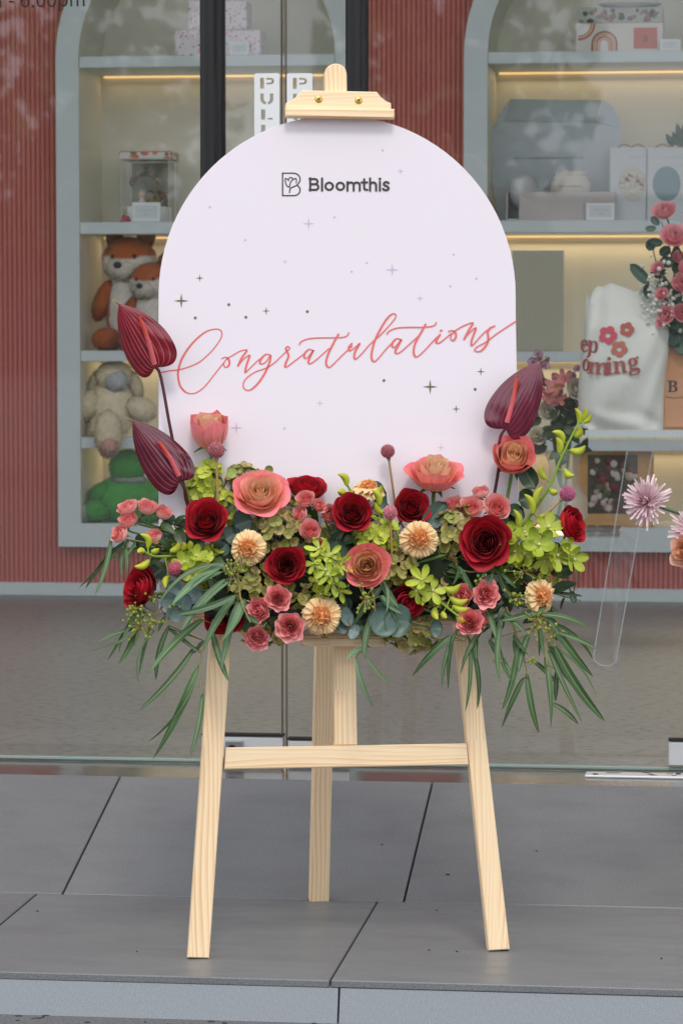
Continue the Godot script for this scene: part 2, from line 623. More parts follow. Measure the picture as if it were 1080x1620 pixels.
func make_shop_room() -> void:
	var g := Geo.new()
	g.box(Vector3(-0.6, FLOOR_Y - 0.1, (GLASS_Z - 0.03 - 10.2) * 0.5), Vector3(9.2, 0.2, 10.2 + GLASS_Z - 0.03), 0.001)
	struct("shop_floor", g, M("shop_floor"), "grey speckled polished floor inside the shop")
	g = Geo.new()
	var zt := -5.869
	var zb := GLASS_Z - 0.03
	g.box(Vector3(-0.6, FLOOR_Y - 0.104, (zt + zb) * 0.5 + 0.0), Vector3(9.2, 0.2, zt - zb - 0.002), 0.001)
	struct("threshold", g, M("threshold_stone"), "polished dark stone threshold along the glass doors")
	g = Geo.new()
	g.box(Vector3(-0.6, 4.4, -8.1), Vector3(9.6, 0.2, 4.6), 0.001)
	struct("shop_ceiling", g, M("white_paint"), "white ceiling of the shop")
	g = Geo.new()
	g.box(Vector3(-5.1, 2.15, -8.1), Vector3(0.2, 4.3, 4.2), 0.001)
	struct("side_wall", g, M("white_paint"), "white side wall of the shop, street's left end")
	g = Geo.new()
	g.box(Vector3(3.9, 2.15, -8.1), Vector3(0.2, 4.3, 4.2), 0.001)
	struct("side_wall", g, M("white_paint"), "white side wall of the shop, far end")
	g = Geo.new()
	g.box(Vector3(-0.6, 2.15, -10.1), Vector3(9.6, 4.3, 0.2), 0.001)
	struct("back_wall", g, M("white_paint"), "back wall of the shop behind the red panelling")
	g = Geo.new()
	g.box(Vector3(-0.6, 4.65, -6.12), Vector3(9.6, 0.7, 0.3), 0.002)
	struct("front_fascia", g, M("white_paint"), "fascia above the glass shop front")

func niche_sizes() -> Dictionary:
	var zf := WALL_Z + 0.06
	var xl := on_z(126, 400, zf).x
	var xr := on_z(530, 60, zf).x
	var w := xr - xl
	return {"zf": zf, "w": w, "band": 0.073, "left": xl, "right": on_z(770, 300, zf).x, "spring": on_z(328, 90, zf).y, "low": on_z(160, 828, zf).y, "zb": zf - 0.36, "band_low": 0.075}

func make_niches() -> void:
	var d := niche_sizes()
	# reeded red panelling, cut round both niches
	var base_y := on_z(60, 921, WALL_Z).y
	var g := Geo.new()
	var step := 0.0155
	var x := -5.0
	var col := Color.WHITE
	var clear_of := func(px: float) -> Array:    # spans of y that a rib at px covers
		for nx in [d.left, d.right]:
			var a: float = nx - d.band * 0.6
			var b: float = nx + d.w + d.band * 0.6
			if px > a and px < b:
				var c := (a + b) * 0.5
				var r := (b - a) * 0.5
				return [[base_y, d.low - d.band_low * 0.6], [d.spring + sqrt(maxf(0.0, r * r - (px - c) * (px - c))), 4.3]]
		return [[base_y, 4.3]]
	while x < 3.8:
		for s in 8:
			var f0 := s / 8.0
			var f1 := (s + 1) / 8.0
			var xa := x + step * f0
			var xb := x + step * f1
			var za := WALL_Z - 0.009 + 0.009 * sqrt(sin(PI * clampf(f0, 0.0, 1.0)))
			var zb := WALL_Z - 0.009 + 0.009 * sqrt(maxf(0.0, sin(PI * clampf(f1, 0.0, 1.0))))
			var nn := Vector3(-(zb - za), 0, xb - xa).normalized()
			for span in clear_of.call((xa + xb) * 0.5):
				g.poly([Vector3(xa, span[0], za), Vector3(xb, span[0], zb), Vector3(xb, span[1], zb), Vector3(xa, span[1], za)], nn)
		x += step
	var wall := Node3D.new()
	wall.name = "red_wall"
	add_child(wall)
	wall.set_meta("kind", "structure")
	wall.set_meta("label", "dusty red reeded wall panelling at the back of the shop")
	obj("reeding", g, M("reeded_red"), wall).set_meta("kind", "stuff")
	g = Geo.new()
	g.box(Vector3(-0.6, (base_y + FLOOR_Y) * 0.5, WALL_Z - 0.01), Vector3(8.8, base_y - FLOOR_Y, 0.05), 0.003)
	struct("baseboard", g, M("pale_paint"), "pale skirting board under the red panelling")
	build_niche(d, d.left, "pale arched display niche behind the stand, soft toys on its lower shelves")
	build_niche(d, d.right, "pale arched display niche behind the tote bag, grey gift boxes on its shelves")

func build_niche(d: Dictionary, x0: float, label: String) -> void:
	var zf: float = d.zf
	var zb: float = d.zb
	var x1: float = x0 + d.w
	var cx := (x0 + x1) * 0.5
	var root := thing("display_niche", label, "display niche", Transform3D(Basis(), Vector3(cx, d.low - d.band_low, zf)), "arched display niches")
	var o := Vector3(cx, d.low - d.band_low, zf)
	var at := Transform3D(Basis(), -o)
	var inner := []
	var outer := []
	var r: float = d.w * 0.5
	var bd: float = d.band
	inner.append(Vector2(x0, d.low)); outer.append(Vector2(x0 - bd, d.low - d.band_low))
	for k in 37:
		var a := PI - PI * k / 36.0
		inner.append(Vector2(cx + r * cos(a), d.spring + r * sin(a)))
		outer.append(Vector2(cx + (r + bd) * cos(a), d.spring + (r + bd) * sin(a)))
	inner.append(Vector2(x1, d.low)); outer.append(Vector2(x1 + bd, d.low - d.band_low))
	var g := Geo.new()
	var m := inner.size()
	for k in m:
		var a: Vector2 = inner[k]
		var b: Vector2 = inner[(k + 1) % m]
		var p: Vector2 = outer[k]
		var q: Vector2 = outer[(k + 1) % m]
		g.poly([Vector3(p.x, p.y, zf), Vector3(q.x, q.y, zf), Vector3(b.x, b.y, zf), Vector3(a.x, a.y, zf)], Vector3(0, 0, 1))
		var od := (q - p).normalized()
		g.poly([Vector3(p.x, p.y, zf), Vector3(q.x, q.y, zf), Vector3(q.x, q.y, zf - 0.075), Vector3(p.x, p.y, zf - 0.075)], Vector3(-od.y, od.x, 0))
	obj("frame", g, M("pale_paint"), root, at)
	g = Geo.new()
	for k in m - 1:
		var a: Vector2 = inner[k]
		var b: Vector2 = inner[k + 1]
		var od := (b - a).normalized()
		g.poly([Vector3(a.x, a.y, zf), Vector3(b.x, b.y, zf), Vector3(b.x, b.y, zb), Vector3(a.x, a.y, zb)], Vector3(od.y, -od.x, 0))
	obj("lining", g, M("niche_lining"), root, at)
	g = Geo.new()
	g.box(Vector3(cx, (d.low - 0.02 + d.spring + r) * 0.5, zb - 0.01), Vector3(d.w + 0.02, d.spring + r - d.low + 0.06, 0.02), 0.001)
	obj("back_panel", g, M("niche_lining"), root, at)
	g = Geo.new()
	g.box(Vector3(cx, d.low - 0.012, (zf + zb) * 0.5 - 0.002), Vector3(d.w - 0.002, 0.02, zf - zb - 0.004), 0.001)
	obj("bottom_board", g, M("pale_paint"), root, at)
	var tops := [88.0, 351.0, 555.0, 692.0]
	var thick := [18.0, 19.0, 17.0, 18.0]
	for k in 4:
		var y := on_z(230, tops[k], zf).y
		var th: float = thick[k] / FOCAL * 9.75
		g = Geo.new()
		g.box(Vector3(cx, y - th * 0.5, (zf - 0.003 + zb) * 0.5), Vector3(d.w - 0.002, th, zf - 0.003 - zb), 0.002)
		obj("shelf", g, M("pale_paint"), root, at)
		g = Geo.new()
		g.box(Vector3(cx, y - th - 0.0035, zb + 0.012), Vector3(d.w - 0.02, 0.005, 0.010), 0.001)
		var led := plain("led_glow", Color8(255, 220, 160), 0.5)
		led.emission_enabled = true
		led.emission = Color8(255, 206, 140)
		led.emission_energy_multiplier = 0.6
		obj("led_strip", g, led, root, at)
		var lamp := AreaLight3D.new()
		lamp.name = "led_light"
		lamp.area_size = Vector2(d.w - 0.04, 0.012)
		lamp.light_color = Color8(255, 222, 176)
		lamp.light_energy = ([0.018, 0.034, 0.028, 0.024] if x0 > -1.0 else [0.009, 0.014, 0.026, 0.020])[k]
		lamp.shadow_enabled = true
		lamp.area_range = 6.0
		lamp.area_attenuation = 2.0
		root.add_child(lamp, true)
		lamp.transform = Transform3D(Basis(Vector3.RIGHT, deg_to_rad(-112.0)), Vector3(cx, y - th - 0.012, zb + 0.03) - o)

func make_shop_front() -> void:
	var z := GLASS_Z
	var gap := on_z(450, 1150, z).x
	var hinge_r := on_z(1192, 1180, z).x
	var hinge_l := gap - (hinge_r - gap)
	var low := on_z(200, 1202, z).y
	var panels := [["glass_door", hinge_l, gap - 0.0035, "left glass door leaf with a black pull tube beside the PULL plate"], ["glass_door", gap + 0.0035, hinge_r - 0.003, "right glass door leaf behind the board and the right easel leg"],
		["glass_panel", hinge_r + 0.003, 3.8, "fixed glass panel to the right of the door pivot"], ["glass_panel", -5.0, hinge_l - 0.006, "fixed glass panel at the far left of the shop front"]]
	for k in 4:
		var p: Array = panels[k]
		var w: float = p[2] - p[1]
		var cx: float = (p[1] + p[2]) * 0.5
		var root := thing(p[0], p[3], "glass door" if k < 2 else "glass panel", Transform3D(Basis(), Vector3(cx, low, z)), "glass shop front")
		var g := Geo.new()
		var hw := w * 0.5 - 0.002
		for zs in [0.005, -0.005]:
			g.poly([Vector3(-hw, 0.004, zs), Vector3(hw, 0.004, zs), Vector3(hw, 4.296 - low, zs), Vector3(-hw, 4.296 - low, zs)], Vector3(0, 0, signf(zs)))
		obj("pane", g, M("clear_glass"), root)
		g = Geo.new()
		g.box(Vector3(0, 0.002, 0), Vector3(w, 0.006, 0.011), 0.001)
		g.box(Vector3(0, -0.006, -0.002), Vector3(w, 0.006, 0.007), 0.001)
		obj("glass_edge", g, M("glass_edge"), root)
		for s in [-1.0, 1.0]:
			g = Geo.new()
			g.box(Vector3(s * (w * 0.5 - 0.001), (4.3 - low) * 0.5, 0), Vector3(0.002, 4.3 - low - 0.01, 0.012), 0.0)
			obj("edge_seal", g, M("glass_joint"), root)
		if k < 2:
			# long pull tube on both faces of the leaf
			var hx := (on_z(330.5, 200, z + 0.05).x if k == 0 else on_z(560, 80, z + 0.05).x) - cx
			for s in [1.0, -1.0]:
				g = Geo.new()
				var y0 := on_z(330, 905, z).y - low
				g.tube([Vector3(hx, y0, s * 0.055), Vector3(hx, y0 + 0.002, s * 0.055), Vector3(hx, 2.05, s * 0.055), Vector3(hx, 2.052, s * 0.055)], [0.012, 0.0165, 0.0165, 0.012], 20)
				for hy in [y0 + 0.12, 1.95]:
					g.tube([Vector3(hx, hy, s * 0.006), Vector3(hx, hy, s * 0.05)], [0.009, 0.009], 12)
				obj("pull_tube", g, M("black_powder"), root)
		# corner and pivot fittings
		var fits := []
		if k == 0:
			fits = [[319, 447, 1164, 1201]]
		elif k == 1:
			fits = [[455, 552, 1171, 1206], [1057, 1188, 1173, 1215]]
		for f in fits:
			var a := on_z(f[0], f[2], z + 0.014)
			var b := on_z(f[1], f[3], z + 0.014)
			g = Geo.new()
			g.box(Vector3((a.x + b.x) * 0.5 - cx, (a.y + b.y) * 0.5 - low, 0), Vector3(b.x - a.x, a.y - b.y, 0.028), 0.003)
			var patch := obj("corner_patch", g, M("steel"), root)
			g = Geo.new()
			g.box(Vector3((a.x + b.x) * 0.5 - cx, a.y - low + 0.0025, 0), Vector3(b.x - a.x + 0.002, 0.003, 0.03), 0.0)
			obj("gasket", g, M("black_rubber"), patch)
			if f[0] == 319:
				a = on_z(356, 1172, z + 0.025)
				b = on_z(384, 1198, z + 0.025)
				g = Geo.new()
				g.box(Vector3((a.x + b.x) * 0.5 - cx, (a.y + b.y) * 0.5 - low, 0.018), Vector3(b.x - a.x, a.y - b.y, 0.012), 0.002)
				obj("lock_case", g, M("dull_steel"), patch)
				g = Geo.new()
				g.tube([Vector3((a.x + b.x) * 0.5 - 0.004 - cx, (a.y + b.y) * 0.5 - low, 0.02), Vector3((a.x + b.x) * 0.5 - 0.004 - cx, (a.y + b.y) * 0.5 - low, 0.0265)], [0.0085, 0.0085], 14)
				obj("key_cylinder", g, M("black_rubber"), patch)
	# worn floor pivot plate
	var a := on_y(925, 1224, FLOOR_Y)
	var pl := thing("floor_spring_plate", "scuffed steel floor spring plate let into the threshold at the right", "floor plate", Transform3D(Basis(), Vector3(a.x + 0.16, FLOOR_Y - 0.002, a.z)))
	var g := Geo.new()
	g.box(Vector3(0, 0, 0), Vector3(0.32, 0.006, 0.05), 0.002)
	obj("plate", g, M("steel"), pl)
	g = Geo.new()
	for q in [[-0.14, 0.012], [0.02, -0.01], [0.13, 0.01]]:
		g.tube([Vector3(q[0], 0.002, q[1]), Vector3(q[0], 0.0042, q[1])], [0.006, 0.0055], 10)
	for q in 9:
		g.ball(Vector3(rng.randf_range(-0.15, 0.15), 0.003, rng.randf_range(-0.02, 0.02)), Vector3(rng.randf_range(0.004, 0.012), 0.0008, 0.003), 7, 4, Basis(), Color.WHITE, 0.35, q)
	obj("screw", g, M("black_rubber"), pl)
	# PULL plates with cut-out letters
	pull_plate(402.0, 442.0, "white PULL plate with cut-out letters, left of the gap between the doors", z)
	pull_plate(453.6, 494.0, "white PULL plate with cut-out letters, half behind the easel clamp", z)
	# opening hours lettered on the glass
	var tm := TextMesh.new()
	var fnt := SystemFont.new()
	fnt.font_names = PackedStringArray(["Droid Sans"])
	tm.font = fnt
	tm.text = "9:00am - 6:00pm"
	tm.font_size = 64
	tm.depth = 0.02
	tm.pixel_size = 0.01
	tm.horizontal_alignment = HORIZONTAL_ALIGNMENT_RIGHT
	var box := tm.get_aabb()
	var right := on_z(134.5, 12, z + 0.006)
	var left := on_z(29.5, 12, z + 0.006)
	var whole := box.size.x
	var sc := (right.x - left.x) / (whole * 0.452)
	var txt := MeshInstance3D.new()
	txt.name = "opening_hours"
	txt.mesh = tm
	txt.material_override = plain("black_vinyl", Color8(10, 10, 12), 0.6)
	add_child(txt)
	txt.transform = Transform3D(Basis().scaled(Vector3(sc, sc, 0.05)), Vector3(right.x - box.end.x * sc, on_z(60, 18.5, z + 0.006).y - box.position.y * sc, z + 0.0075))
	tag(txt, "black opening hours lettering on the glass at the top left", "lettering")

func pull_plate(u0: float, u1: float, label: String, z: float) -> void:
	var zz := z + 0.0085
	var a := on_z(u0, 116, zz)
	var b := on_z(u1, 228, zz)
	var s := (b.x - a.x) / 142.0     # one unit of the sketch below
	var root := CSGCombiner3D.new()
	root.name = "pull_plate"
	add_child(root, true)
	tag(root, label, "door sign", "PULL plates on the glass doors")
	root.position = Vector3(a.x, a.y, zz - 0.0015)
	var plate := CSGPolygon3D.new()
	plate.name = "plate"
	var h := (a.y - b.y) / s
	var pts := PackedVector2Array()
	for q in [[10, 10, PI / 2], [132, 10, 0.0], [132, h - 10, -PI / 2], [10, h - 10, PI]]:
		for k in 5:
			var ang: float = q[2] + PI / 2 - PI / 2 * k / 4.0
			pts.append(Vector2(q[0] + 10.0 * cos(ang), -q[1] + 10.0 * sin(ang)) * s)
	plate.polygon = pts
	plate.depth = 0.003
	plate.material = M("white_acrylic")
	root.add_child(plate)
	var cuts := []
	var bar := func(x0: float, y0: float, x1: float, y1: float) -> void:
		cuts.append(PackedVector2Array([Vector2(x0, -y0), Vector2(x1, -y0), Vector2(x1, -y1), Vector2(x0, -y1)]))
	var oy := 95.0
	bar.call(33.0, 120.0 - oy, 55.0, 180.0 - oy)
	var bowl := PackedVector2Array([Vector2(68, -(120.0 - oy))])
	for k in 9:
		var t := PI / 2 - PI * k / 8.0
		bowl.append(Vector2(92 + 20 * cos(t), -(138.5 - oy) + 18.5 * sin(t)))
	bowl.append(Vector2(68, -(157.0 - oy)))
	bowl.append(Vector2(68, -(147.0 - oy)))
	for k in 7:
		var t := -PI / 2 + PI * k / 6.0
		bowl.append(Vector2(90 + 9 * cos(t), -(139.0 - oy) + 8.0 * sin(t)))
	bowl.append(Vector2(68, -(131.0 - oy)))
	cuts.append(bowl)
	# U: two hooks with a bridge between
	for m in [-1.0, 1.0]:
		var hook := PackedVector2Array()
		var mx := 71.0
		hook.append(Vector2(mx + m * 37, -(207.0 - oy)))
		for k in 6:
			var t := PI / 2 * k / 5.0
			hook.append(Vector2(mx + m * (5 + 32 * cos(t)), -(236.0 - oy) - 32 * sin(t)))
		for k in 6:
			var t := PI / 2 - PI / 2 * k / 5.0
			hook.append(Vector2(mx + m * (5 + 12 * cos(t)), -(236.0 - oy) - 17 * sin(t)))
		hook.append(Vector2(mx + m * 17, -(207.0 - oy)))
		cuts.append(hook)
	for dy in [0.0, 86.0]:
		bar.call(38.0, 295.0 - oy + dy, 62.0, 352.0 - oy + dy)
		bar.call(75.0, 343.0 - oy + dy, 105.0, 352.0 - oy + dy)
	for c in cuts:
		var hole := CSGPolygon3D.new()
		hole.name = "letter"
		var pp := PackedVector2Array()
		for q in c:
			pp.append(q * s)
		hole.polygon = pp
		hole.depth = 0.02
		hole.position = Vector3(0, 0, 0.008)
		hole.operation = CSGShape3D.OPERATION_SUBTRACTION
		hole.material = M("white_acrylic")
		root.add_child(hole, true)

func make_street() -> void:
	# what stands across the street, seen only in the glass
	var o := Vector3(-5, -0.064, 46.0)
	var row := thing("shop_row", "low row of shops across the street with a pale fascia and dark doorways", "building", Transform3D(Basis(), o))
	var g := Geo.new()
	g.box(Vector3(0, 1.6, 3.0), Vector3(60, 3.2, 6.0), 0.01)
	obj("wall", g, plain("street_render", Color8(206, 202, 194), 0.85), row)
	g = Geo.new()
	g.box(Vector3(0, 2.7, -0.6), Vector3(60, 0.22, 1.2), 0.01)
	obj("fascia", g, M("white_paint"), row)
	for k in 15:
		g = Geo.new()
		g.box(Vector3(-26.6 + k * 3.8, 1.2, -0.04), Vector3(3.1, 2.4, 0.1), 0.01)
		obj("doorway", g, plain("dark_shopfront", Color8(96, 100, 100), 0.4), row)
	g = Geo.new()
	g.box(Vector3(0, 3.26, 3.0), Vector3(60.4, 0.12, 6.6), 0.01)
	obj("roof", g, plain("roof_grey", Color8(110, 108, 106), 0.9), row)
	for q in [[-7.6, 8.2, 1.5, 2.7, "second from the left across the street"], [-4.4, 9.2, 1.3, 2.3, "third from the left across the street"], [-1.8, 8.0, 1.25, 2.6, "fourth from the left across the street"], [1.6, 9.0, 1.4, 2.5, "second from the right across the street"], [5.2, 8.4, 1.5, 2.7, "rightmost across the street"], [-11.0, 9.0, 1.6, 2.8, "leftmost across the street"]]:
		var t := thing("street_tree", "small leafy street tree, " + q[4], "tree", Transform3D(Basis(), Vector3(q[0], -0.064, q[1])), "street trees across the road")
		g = Geo.new()
		g.tube([Vector3.ZERO, Vector3(0.03, 0.8, 0), Vector3(-0.02, q[3], 0.02)], [0.09, 0.07, 0.04], 8, ramp_cols(3, lin(92, 78, 62), lin(92, 78, 62)))
		for j in 7:
			var an := TAU * j / 7.0
			g.tube([Vector3(0, q[3] * 0.55, 0), Vector3(cos(an) * q[2] * 0.6, q[3] * rng.randf_range(0.7, 1.2), sin(an) * q[2] * 0.6)], [0.035, 0.012], 5, ramp_cols(2, lin(92, 78, 62), lin(92, 78, 62)))
		obj("trunk", g, petal_mat("stem"), t)
		g = Geo.new()
		for j in 1500:
			var d := Vector3(rng.randfn(), rng.randfn(), rng.randfn()).normalized() * pow(rng.randf(), 0.45)
			var clump := 0.75 + 0.25 * sin(d.x * 5.0 + q[0]) * sin(d.y * 6.0) * sin(d.z * 5.0 + 1.0)
			var p := Vector3(d.x * q[2], q[3] + d.y * q[2] * 0.95, d.z * q[2]) * Vector3(clump, 1, clump)
			var n := Vector3(rng.randfn(), rng.randfn() + 0.6, rng.randfn()).normalized()
			var s := n.cross(Vector3(0.3, 0.2, 0.9)).normalized() * rng.randf_range(0.06, 0.12)
			var w := n.cross(s).normalized() * 0.06
			var c := lin(70, 104, 52).lerp(lin(140, 170, 92), rng.randf())
			g.poly([p - s, p + w, p + s, p - w], n, [], c)
		obj("crown", g, petal_mat("leaf"), t)

# ================= easel and board =================
func quad_px(pts: Array, k: float) -> PackedVector2Array:
	var out := PackedVector2Array()
	for p in pts:
		out.append(flat2(p[0], p[1], k))
	return out

func make_easel() -> void:
	var e := thing("easel", "pale pine H-frame easel with three legs standing on the grey tiles", "easel", easel_frame)
	var wood := M("pine")
	var f := 0.012
	var add := func(called: String, pts: PackedVector2Array, z0: float, z1: float, along_x: bool) -> MeshInstance3D:
		var g := Geo.new()
		g.extrude(pts, z0, z1, 0.0016, along_x, Vector2(rng.randf(), rng.randf()))
		return obj(called, g, wood, e)
	add.call("leg", quad_px([[297, 1515], [331, 1516], [371, 940], [400, 500], [366, 500], [337, 940]], f), -f, f, false)
	add.call("leg", quad_px([[773, 1504], [806, 1502], [743, 940], [690, 500], [657, 500], [714, 940]], f), -f, f, false)
	add.call("crossbar", quad_px([[355.2, 1217], [741, 1210], [738, 1176], [357.4, 1182.5]], f), -f, f, true)
	add.call("crossbar", quad_px([[372, 520], [690, 520], [686, 488], [374, 488]], f), -f - 0.026, -f - 0.002, true)
	# mast with a round head
	var mast := quad_px([[529.5, 1179.3], [565, 1178.7], [548.5, 116]], f)
	for k in 9:
		var t := PI * k / 8.0
		mast.append(flat2(531 + 17.2 * cos(t), 115 - 15 * sin(t), f))
	mast.append(flat2(513.5, 116, f))
	add.call("mast", mast, -f + 0.001, f - 0.001, false)
	# clamps that hold the board
	var clamp := func(pts: Array, lip: Array, called: String, screws: Array) -> void:
		var k := 0.031
		var c: MeshInstance3D = add.call(called, quad_px(pts, k), 0.0115, k, true)
		var g := Geo.new()
		g.extrude(quad_px(lip, k + 0.012), k + 0.0005, k + 0.012, 0.002, true, Vector2(rng.randf(), rng.randf()))
		obj("lip", g, wood, c)
		for s in screws:
			var p := on_easel(s[0], s[1], k)
			g = Geo.new()
			g.lathe(Vector3.ZERO, [Vector2(0.0064, -0.001), Vector2(0.0064, 0.0003), Vector2(0.0056, 0.0012), Vector2(0.003, 0.0018), Vector2(0.0, 0.002)], 18)
			var sc := obj("screw", g, M("brass"), c, Transform3D(Basis(Vector3.RIGHT, PI / 2), p))
			g = Geo.new()
			for a in [0.4, 0.4 + PI / 2]:
				g.box(Vector3(0, 0.00195, 0), Vector3(0.0058, 0.0007, 0.0013), 0.0, Basis(Vector3.UP, a))
			obj("slot", g, M("black_rubber"), sc)
	clamp.call([[452.5, 183], [452, 163], [462, 158], [472, 150], [478, 142.5], [596, 145], [602, 153], [611, 160], [618.5, 163], [619, 184.5]],
		[[451.8, 184.5], [451.5, 170.5], [624, 172], [623.8, 187]], "top_clamp", [[504, 157], [567, 159]])
	clamp.call([[479, 1008], [478, 1000], [492, 992], [501, 980], [588, 981], [596, 992], [610, 1001], [610.5, 1009]],
		[[478, 1022], [476, 1008.5], [611, 1009.5], [609, 1022.5]], "bottom_clamp", [[513, 1004], [575, 1005]])
	add.call("ledge", quad_px([[304, 985], [772, 985], [772, 969], [304, 969]], 0.034), 0.0125, 0.034, true)
	# rear leg from the hinge behind the mast down to the tile joint
	var foot := easel_frame.affine_inverse() * on_y(504, 1424, 0.0)
	var top := on_easel(533, 200, -0.03)
	var axis := (foot - top)
	var len := axis.length()
	var up := -axis.normalized()
	var sx := (Vector3.RIGHT - up * Vector3.RIGHT.dot(up)).normalized()
	var bs := Basis(sx, up, sx.cross(up))
	var g := Geo.new()
	g.box((foot + top) * 0.5, Vector3(0.034, len, 0.022), 0.0016, bs, 1, Vector2(0.31, 0.4))
	obj("rear_leg", g, wood, e)
	g = Geo.new()
	g.box(top + Vector3(0, -0.01, 0.012), Vector3(0.028, 0.05, 0.003), 0.0005)
	obj("hinge", g, M("dull_steel"), e)

var board_z := 0.0195
var board_root: Node3D
var board_off := Vector3.ZERO

func print_px(pts: Array) -> PackedVector2Array:
	var out := PackedVector2Array()
	for p in pts:
		out.append(flat2(p[0], p[1], board_z))
	return out

func make_board() -> void:
	var k := board_z
	var g := Geo.new()
	var pts := PackedVector2Array()
	var r := 282.0
	pts.append(flat2(252, 968, k))
	pts.append(flat2(823, 968, k))
	pts.append(flat2(815.5, 500, k))
	for j in 49:
		var a := PI * j / 48.0
		pts.append(flat2(533.3 + r * cos(a), 466 - 283.5 * sin(a), k))
	pts.append(flat2(251, 500, k))
	board_off = on_easel(537, 968, k)
	board_root = thing("arched_board", "white arched congratulations board held upright in the easel clamps", "sign board", easel_frame * Transform3D(Basis(), board_off))
	var at := Transform3D(Basis(), -board_off)
	g.extrude(pts, k - 0.006, k, 0.0006)
	obj("panel", g, M("foam_board"), board_root, at)
	make_congratulations(at)
	make_logo(at)
	make_stars(at)

func pen(g: Geo, px: PackedVector2Array, thin: float, thick: float, z: float) -> void:   # a calligraphic stroke: heavier going down
	var s := smooth_path(px, 7)
	var pts := PackedVector2Array()
	var w := PackedFloat32Array()
	for q in s.size():
		var d := (s[mini(q + 1, s.size() - 1)] - s[maxi(q - 1, 0)]).normalized()
		var heavy := smoothstep(0.1, 0.9, d.y)
		pts.append(flat2(s[q].x, s[q].y, board_z))
		w.append(lerpf(thin, thick, heavy) * 0.00104)
	for pass_k in 3:
		for q in range(1, w.size() - 1):
			w[q] = (w[q - 1] + w[q] * 2.0 + w[q + 1]) * 0.25
	g.stroke(pts, w, z)

func from_left(list: Array) -> PackedVector2Array:
	var o := PackedVector2Array()
	for k in range(0, list.size(), 2):
		o.append(Vector2(260 + list[k] / 3.6, 500 + list[k + 1] / 3.6))
	return o

func from_right(list: Array) -> PackedVector2Array:
	var o := PackedVector2Array()
	for k in range(0, list.size(), 2):
		o.append(Vector2(540 + list[k] / 3.6, 480 + list[k + 1] / 3.6))
	return o

func make_congratulations(at: Transform3D) -> void:
	var words := []
	var cap_c := from_left([-20, 322, 30, 312, 80, 306, 130, 293, 200, 262, 270, 200, 318, 135, 328, 98, 315, 78, 285, 75, 240, 88, 190, 125, 140, 180, 100, 245, 80, 310, 80, 355, 92, 400, 120, 432, 150, 442, 185, 435, 230, 402, 280, 340, 325, 283, 342, 262])
	words.append(cap_c)
	words.append(from_left([328, 243, 350, 235, 368, 250, 369, 278, 350, 293, 338, 278, 345, 258, 362, 240, 390, 224, 430, 201, 462, 193, 468, 200, 440, 240, 420, 284]))
	words.append(from_left([420, 284, 450, 247, 478, 226, 485, 230, 468, 280, 460, 317, 466, 318, 490, 295, 530, 256, 556, 236]))
	words.append(from_left([606, 224, 580, 218, 556, 238, 544, 264, 556, 274, 582, 257, 604, 224, 600, 260, 575, 320, 540, 375, 500, 415, 470, 423, 450, 405, 453, 375, 478, 345, 520, 318, 575, 298, 620, 272, 660, 235, 697, 200]))
	words.append(from_left([697, 200, 713, 186, 705, 174, 692, 184, 699, 205, 707, 228, 692, 266, 687, 289, 700, 288, 745, 254, 795, 216]))
	words.append(from_left([846, 197, 825, 190, 801, 210, 796, 236, 812, 239, 838, 209, 848, 195, 827, 238, 820, 265, 836, 270, 880, 236, 936, 186]))
	words.append(from_left([990, 105, 965, 150, 932, 218, 920, 268, 935, 293, 957, 279, 1000, 236, 1048, 190, 1068, 172]))
	words.append(from_left([768, 162, 782, 144, 820, 130, 870, 125, 940, 124, 1010, 122, 1040, 112, 1049, 95]))
	words.append(from_right([58, 230, 42, 250, 46, 270, 62, 262, 84, 245, 104, 228, 82, 266, 72, 298, 80, 318, 112, 290, 160, 235, 205, 195]))
	words.append(from_right([205, 195, 250, 150, 300, 92, 309, 66, 290, 60, 260, 85, 225, 140, 190, 210, 172, 280, 172, 315, 185, 332, 205, 318, 250, 265, 290, 222]))
	words.append(from_right([336, 208, 318, 200, 296, 215, 287, 240, 300, 251, 325, 225, 341, 205, 320, 245, 305, 274, 318, 285, 345, 270, 400, 220, 442, 182]))
	words.append(from_right([478, 120, 450, 170, 420, 225, 410, 275, 420, 303, 440, 298, 480, 260, 535, 200, 560, 180]))
	words.append(from_right([258, 175, 275, 155, 320, 140, 390, 136, 460, 136, 515, 130, 536, 118, 537, 108]))
	words.append(from_right([560, 178, 543, 205, 538, 222, 556, 225, 590, 200, 622, 172]))
	words.append(from_right([608, 160, 630, 155, 648, 168, 649, 194, 632, 212, 620, 198, 627, 176, 648, 155, 690, 130, 735, 112, 746, 116, 722, 155, 697, 204]))
	words.append(from_right([697, 204, 716, 180, 745, 150, 764, 140, 755, 168, 740, 210, 738, 237, 748, 236, 772, 209, 810, 168, 852, 134]))
	words.append(from_right([871, 129, 845, 142, 831, 164, 834, 190, 830, 225, 800, 265, 772, 275, 756, 265, 774, 246, 820, 221, 880, 175, 940, 135, 994, 100]))
	var root := Node3D.new()
	root.name = "congratulations_lettering"
	board_root.add_child(root)
	var z := board_z + 0.0004
	var names := ["capital_letter_c", "letter_o", "letter_n", "letter_g", "letter_r", "letter_a", "letter_t", "t_bar", "letter_u", "letter_l", "letter_a", "letter_t", "t_bar", "letter_i", "letter_o", "letter_n", "letter_s"]
	for k in words.size():
		var g := Geo.new()
		pen(g, words[k], 2.0, 3.3, z + 0.00006 * k)
		if k == 13:
			pen(g, from_right([563, 156, 566, 154.5, 569, 154]), 3.2, 3.2, z + 0.00006 * k)
		obj(names[k], g, M("coral_ink"), root, at)

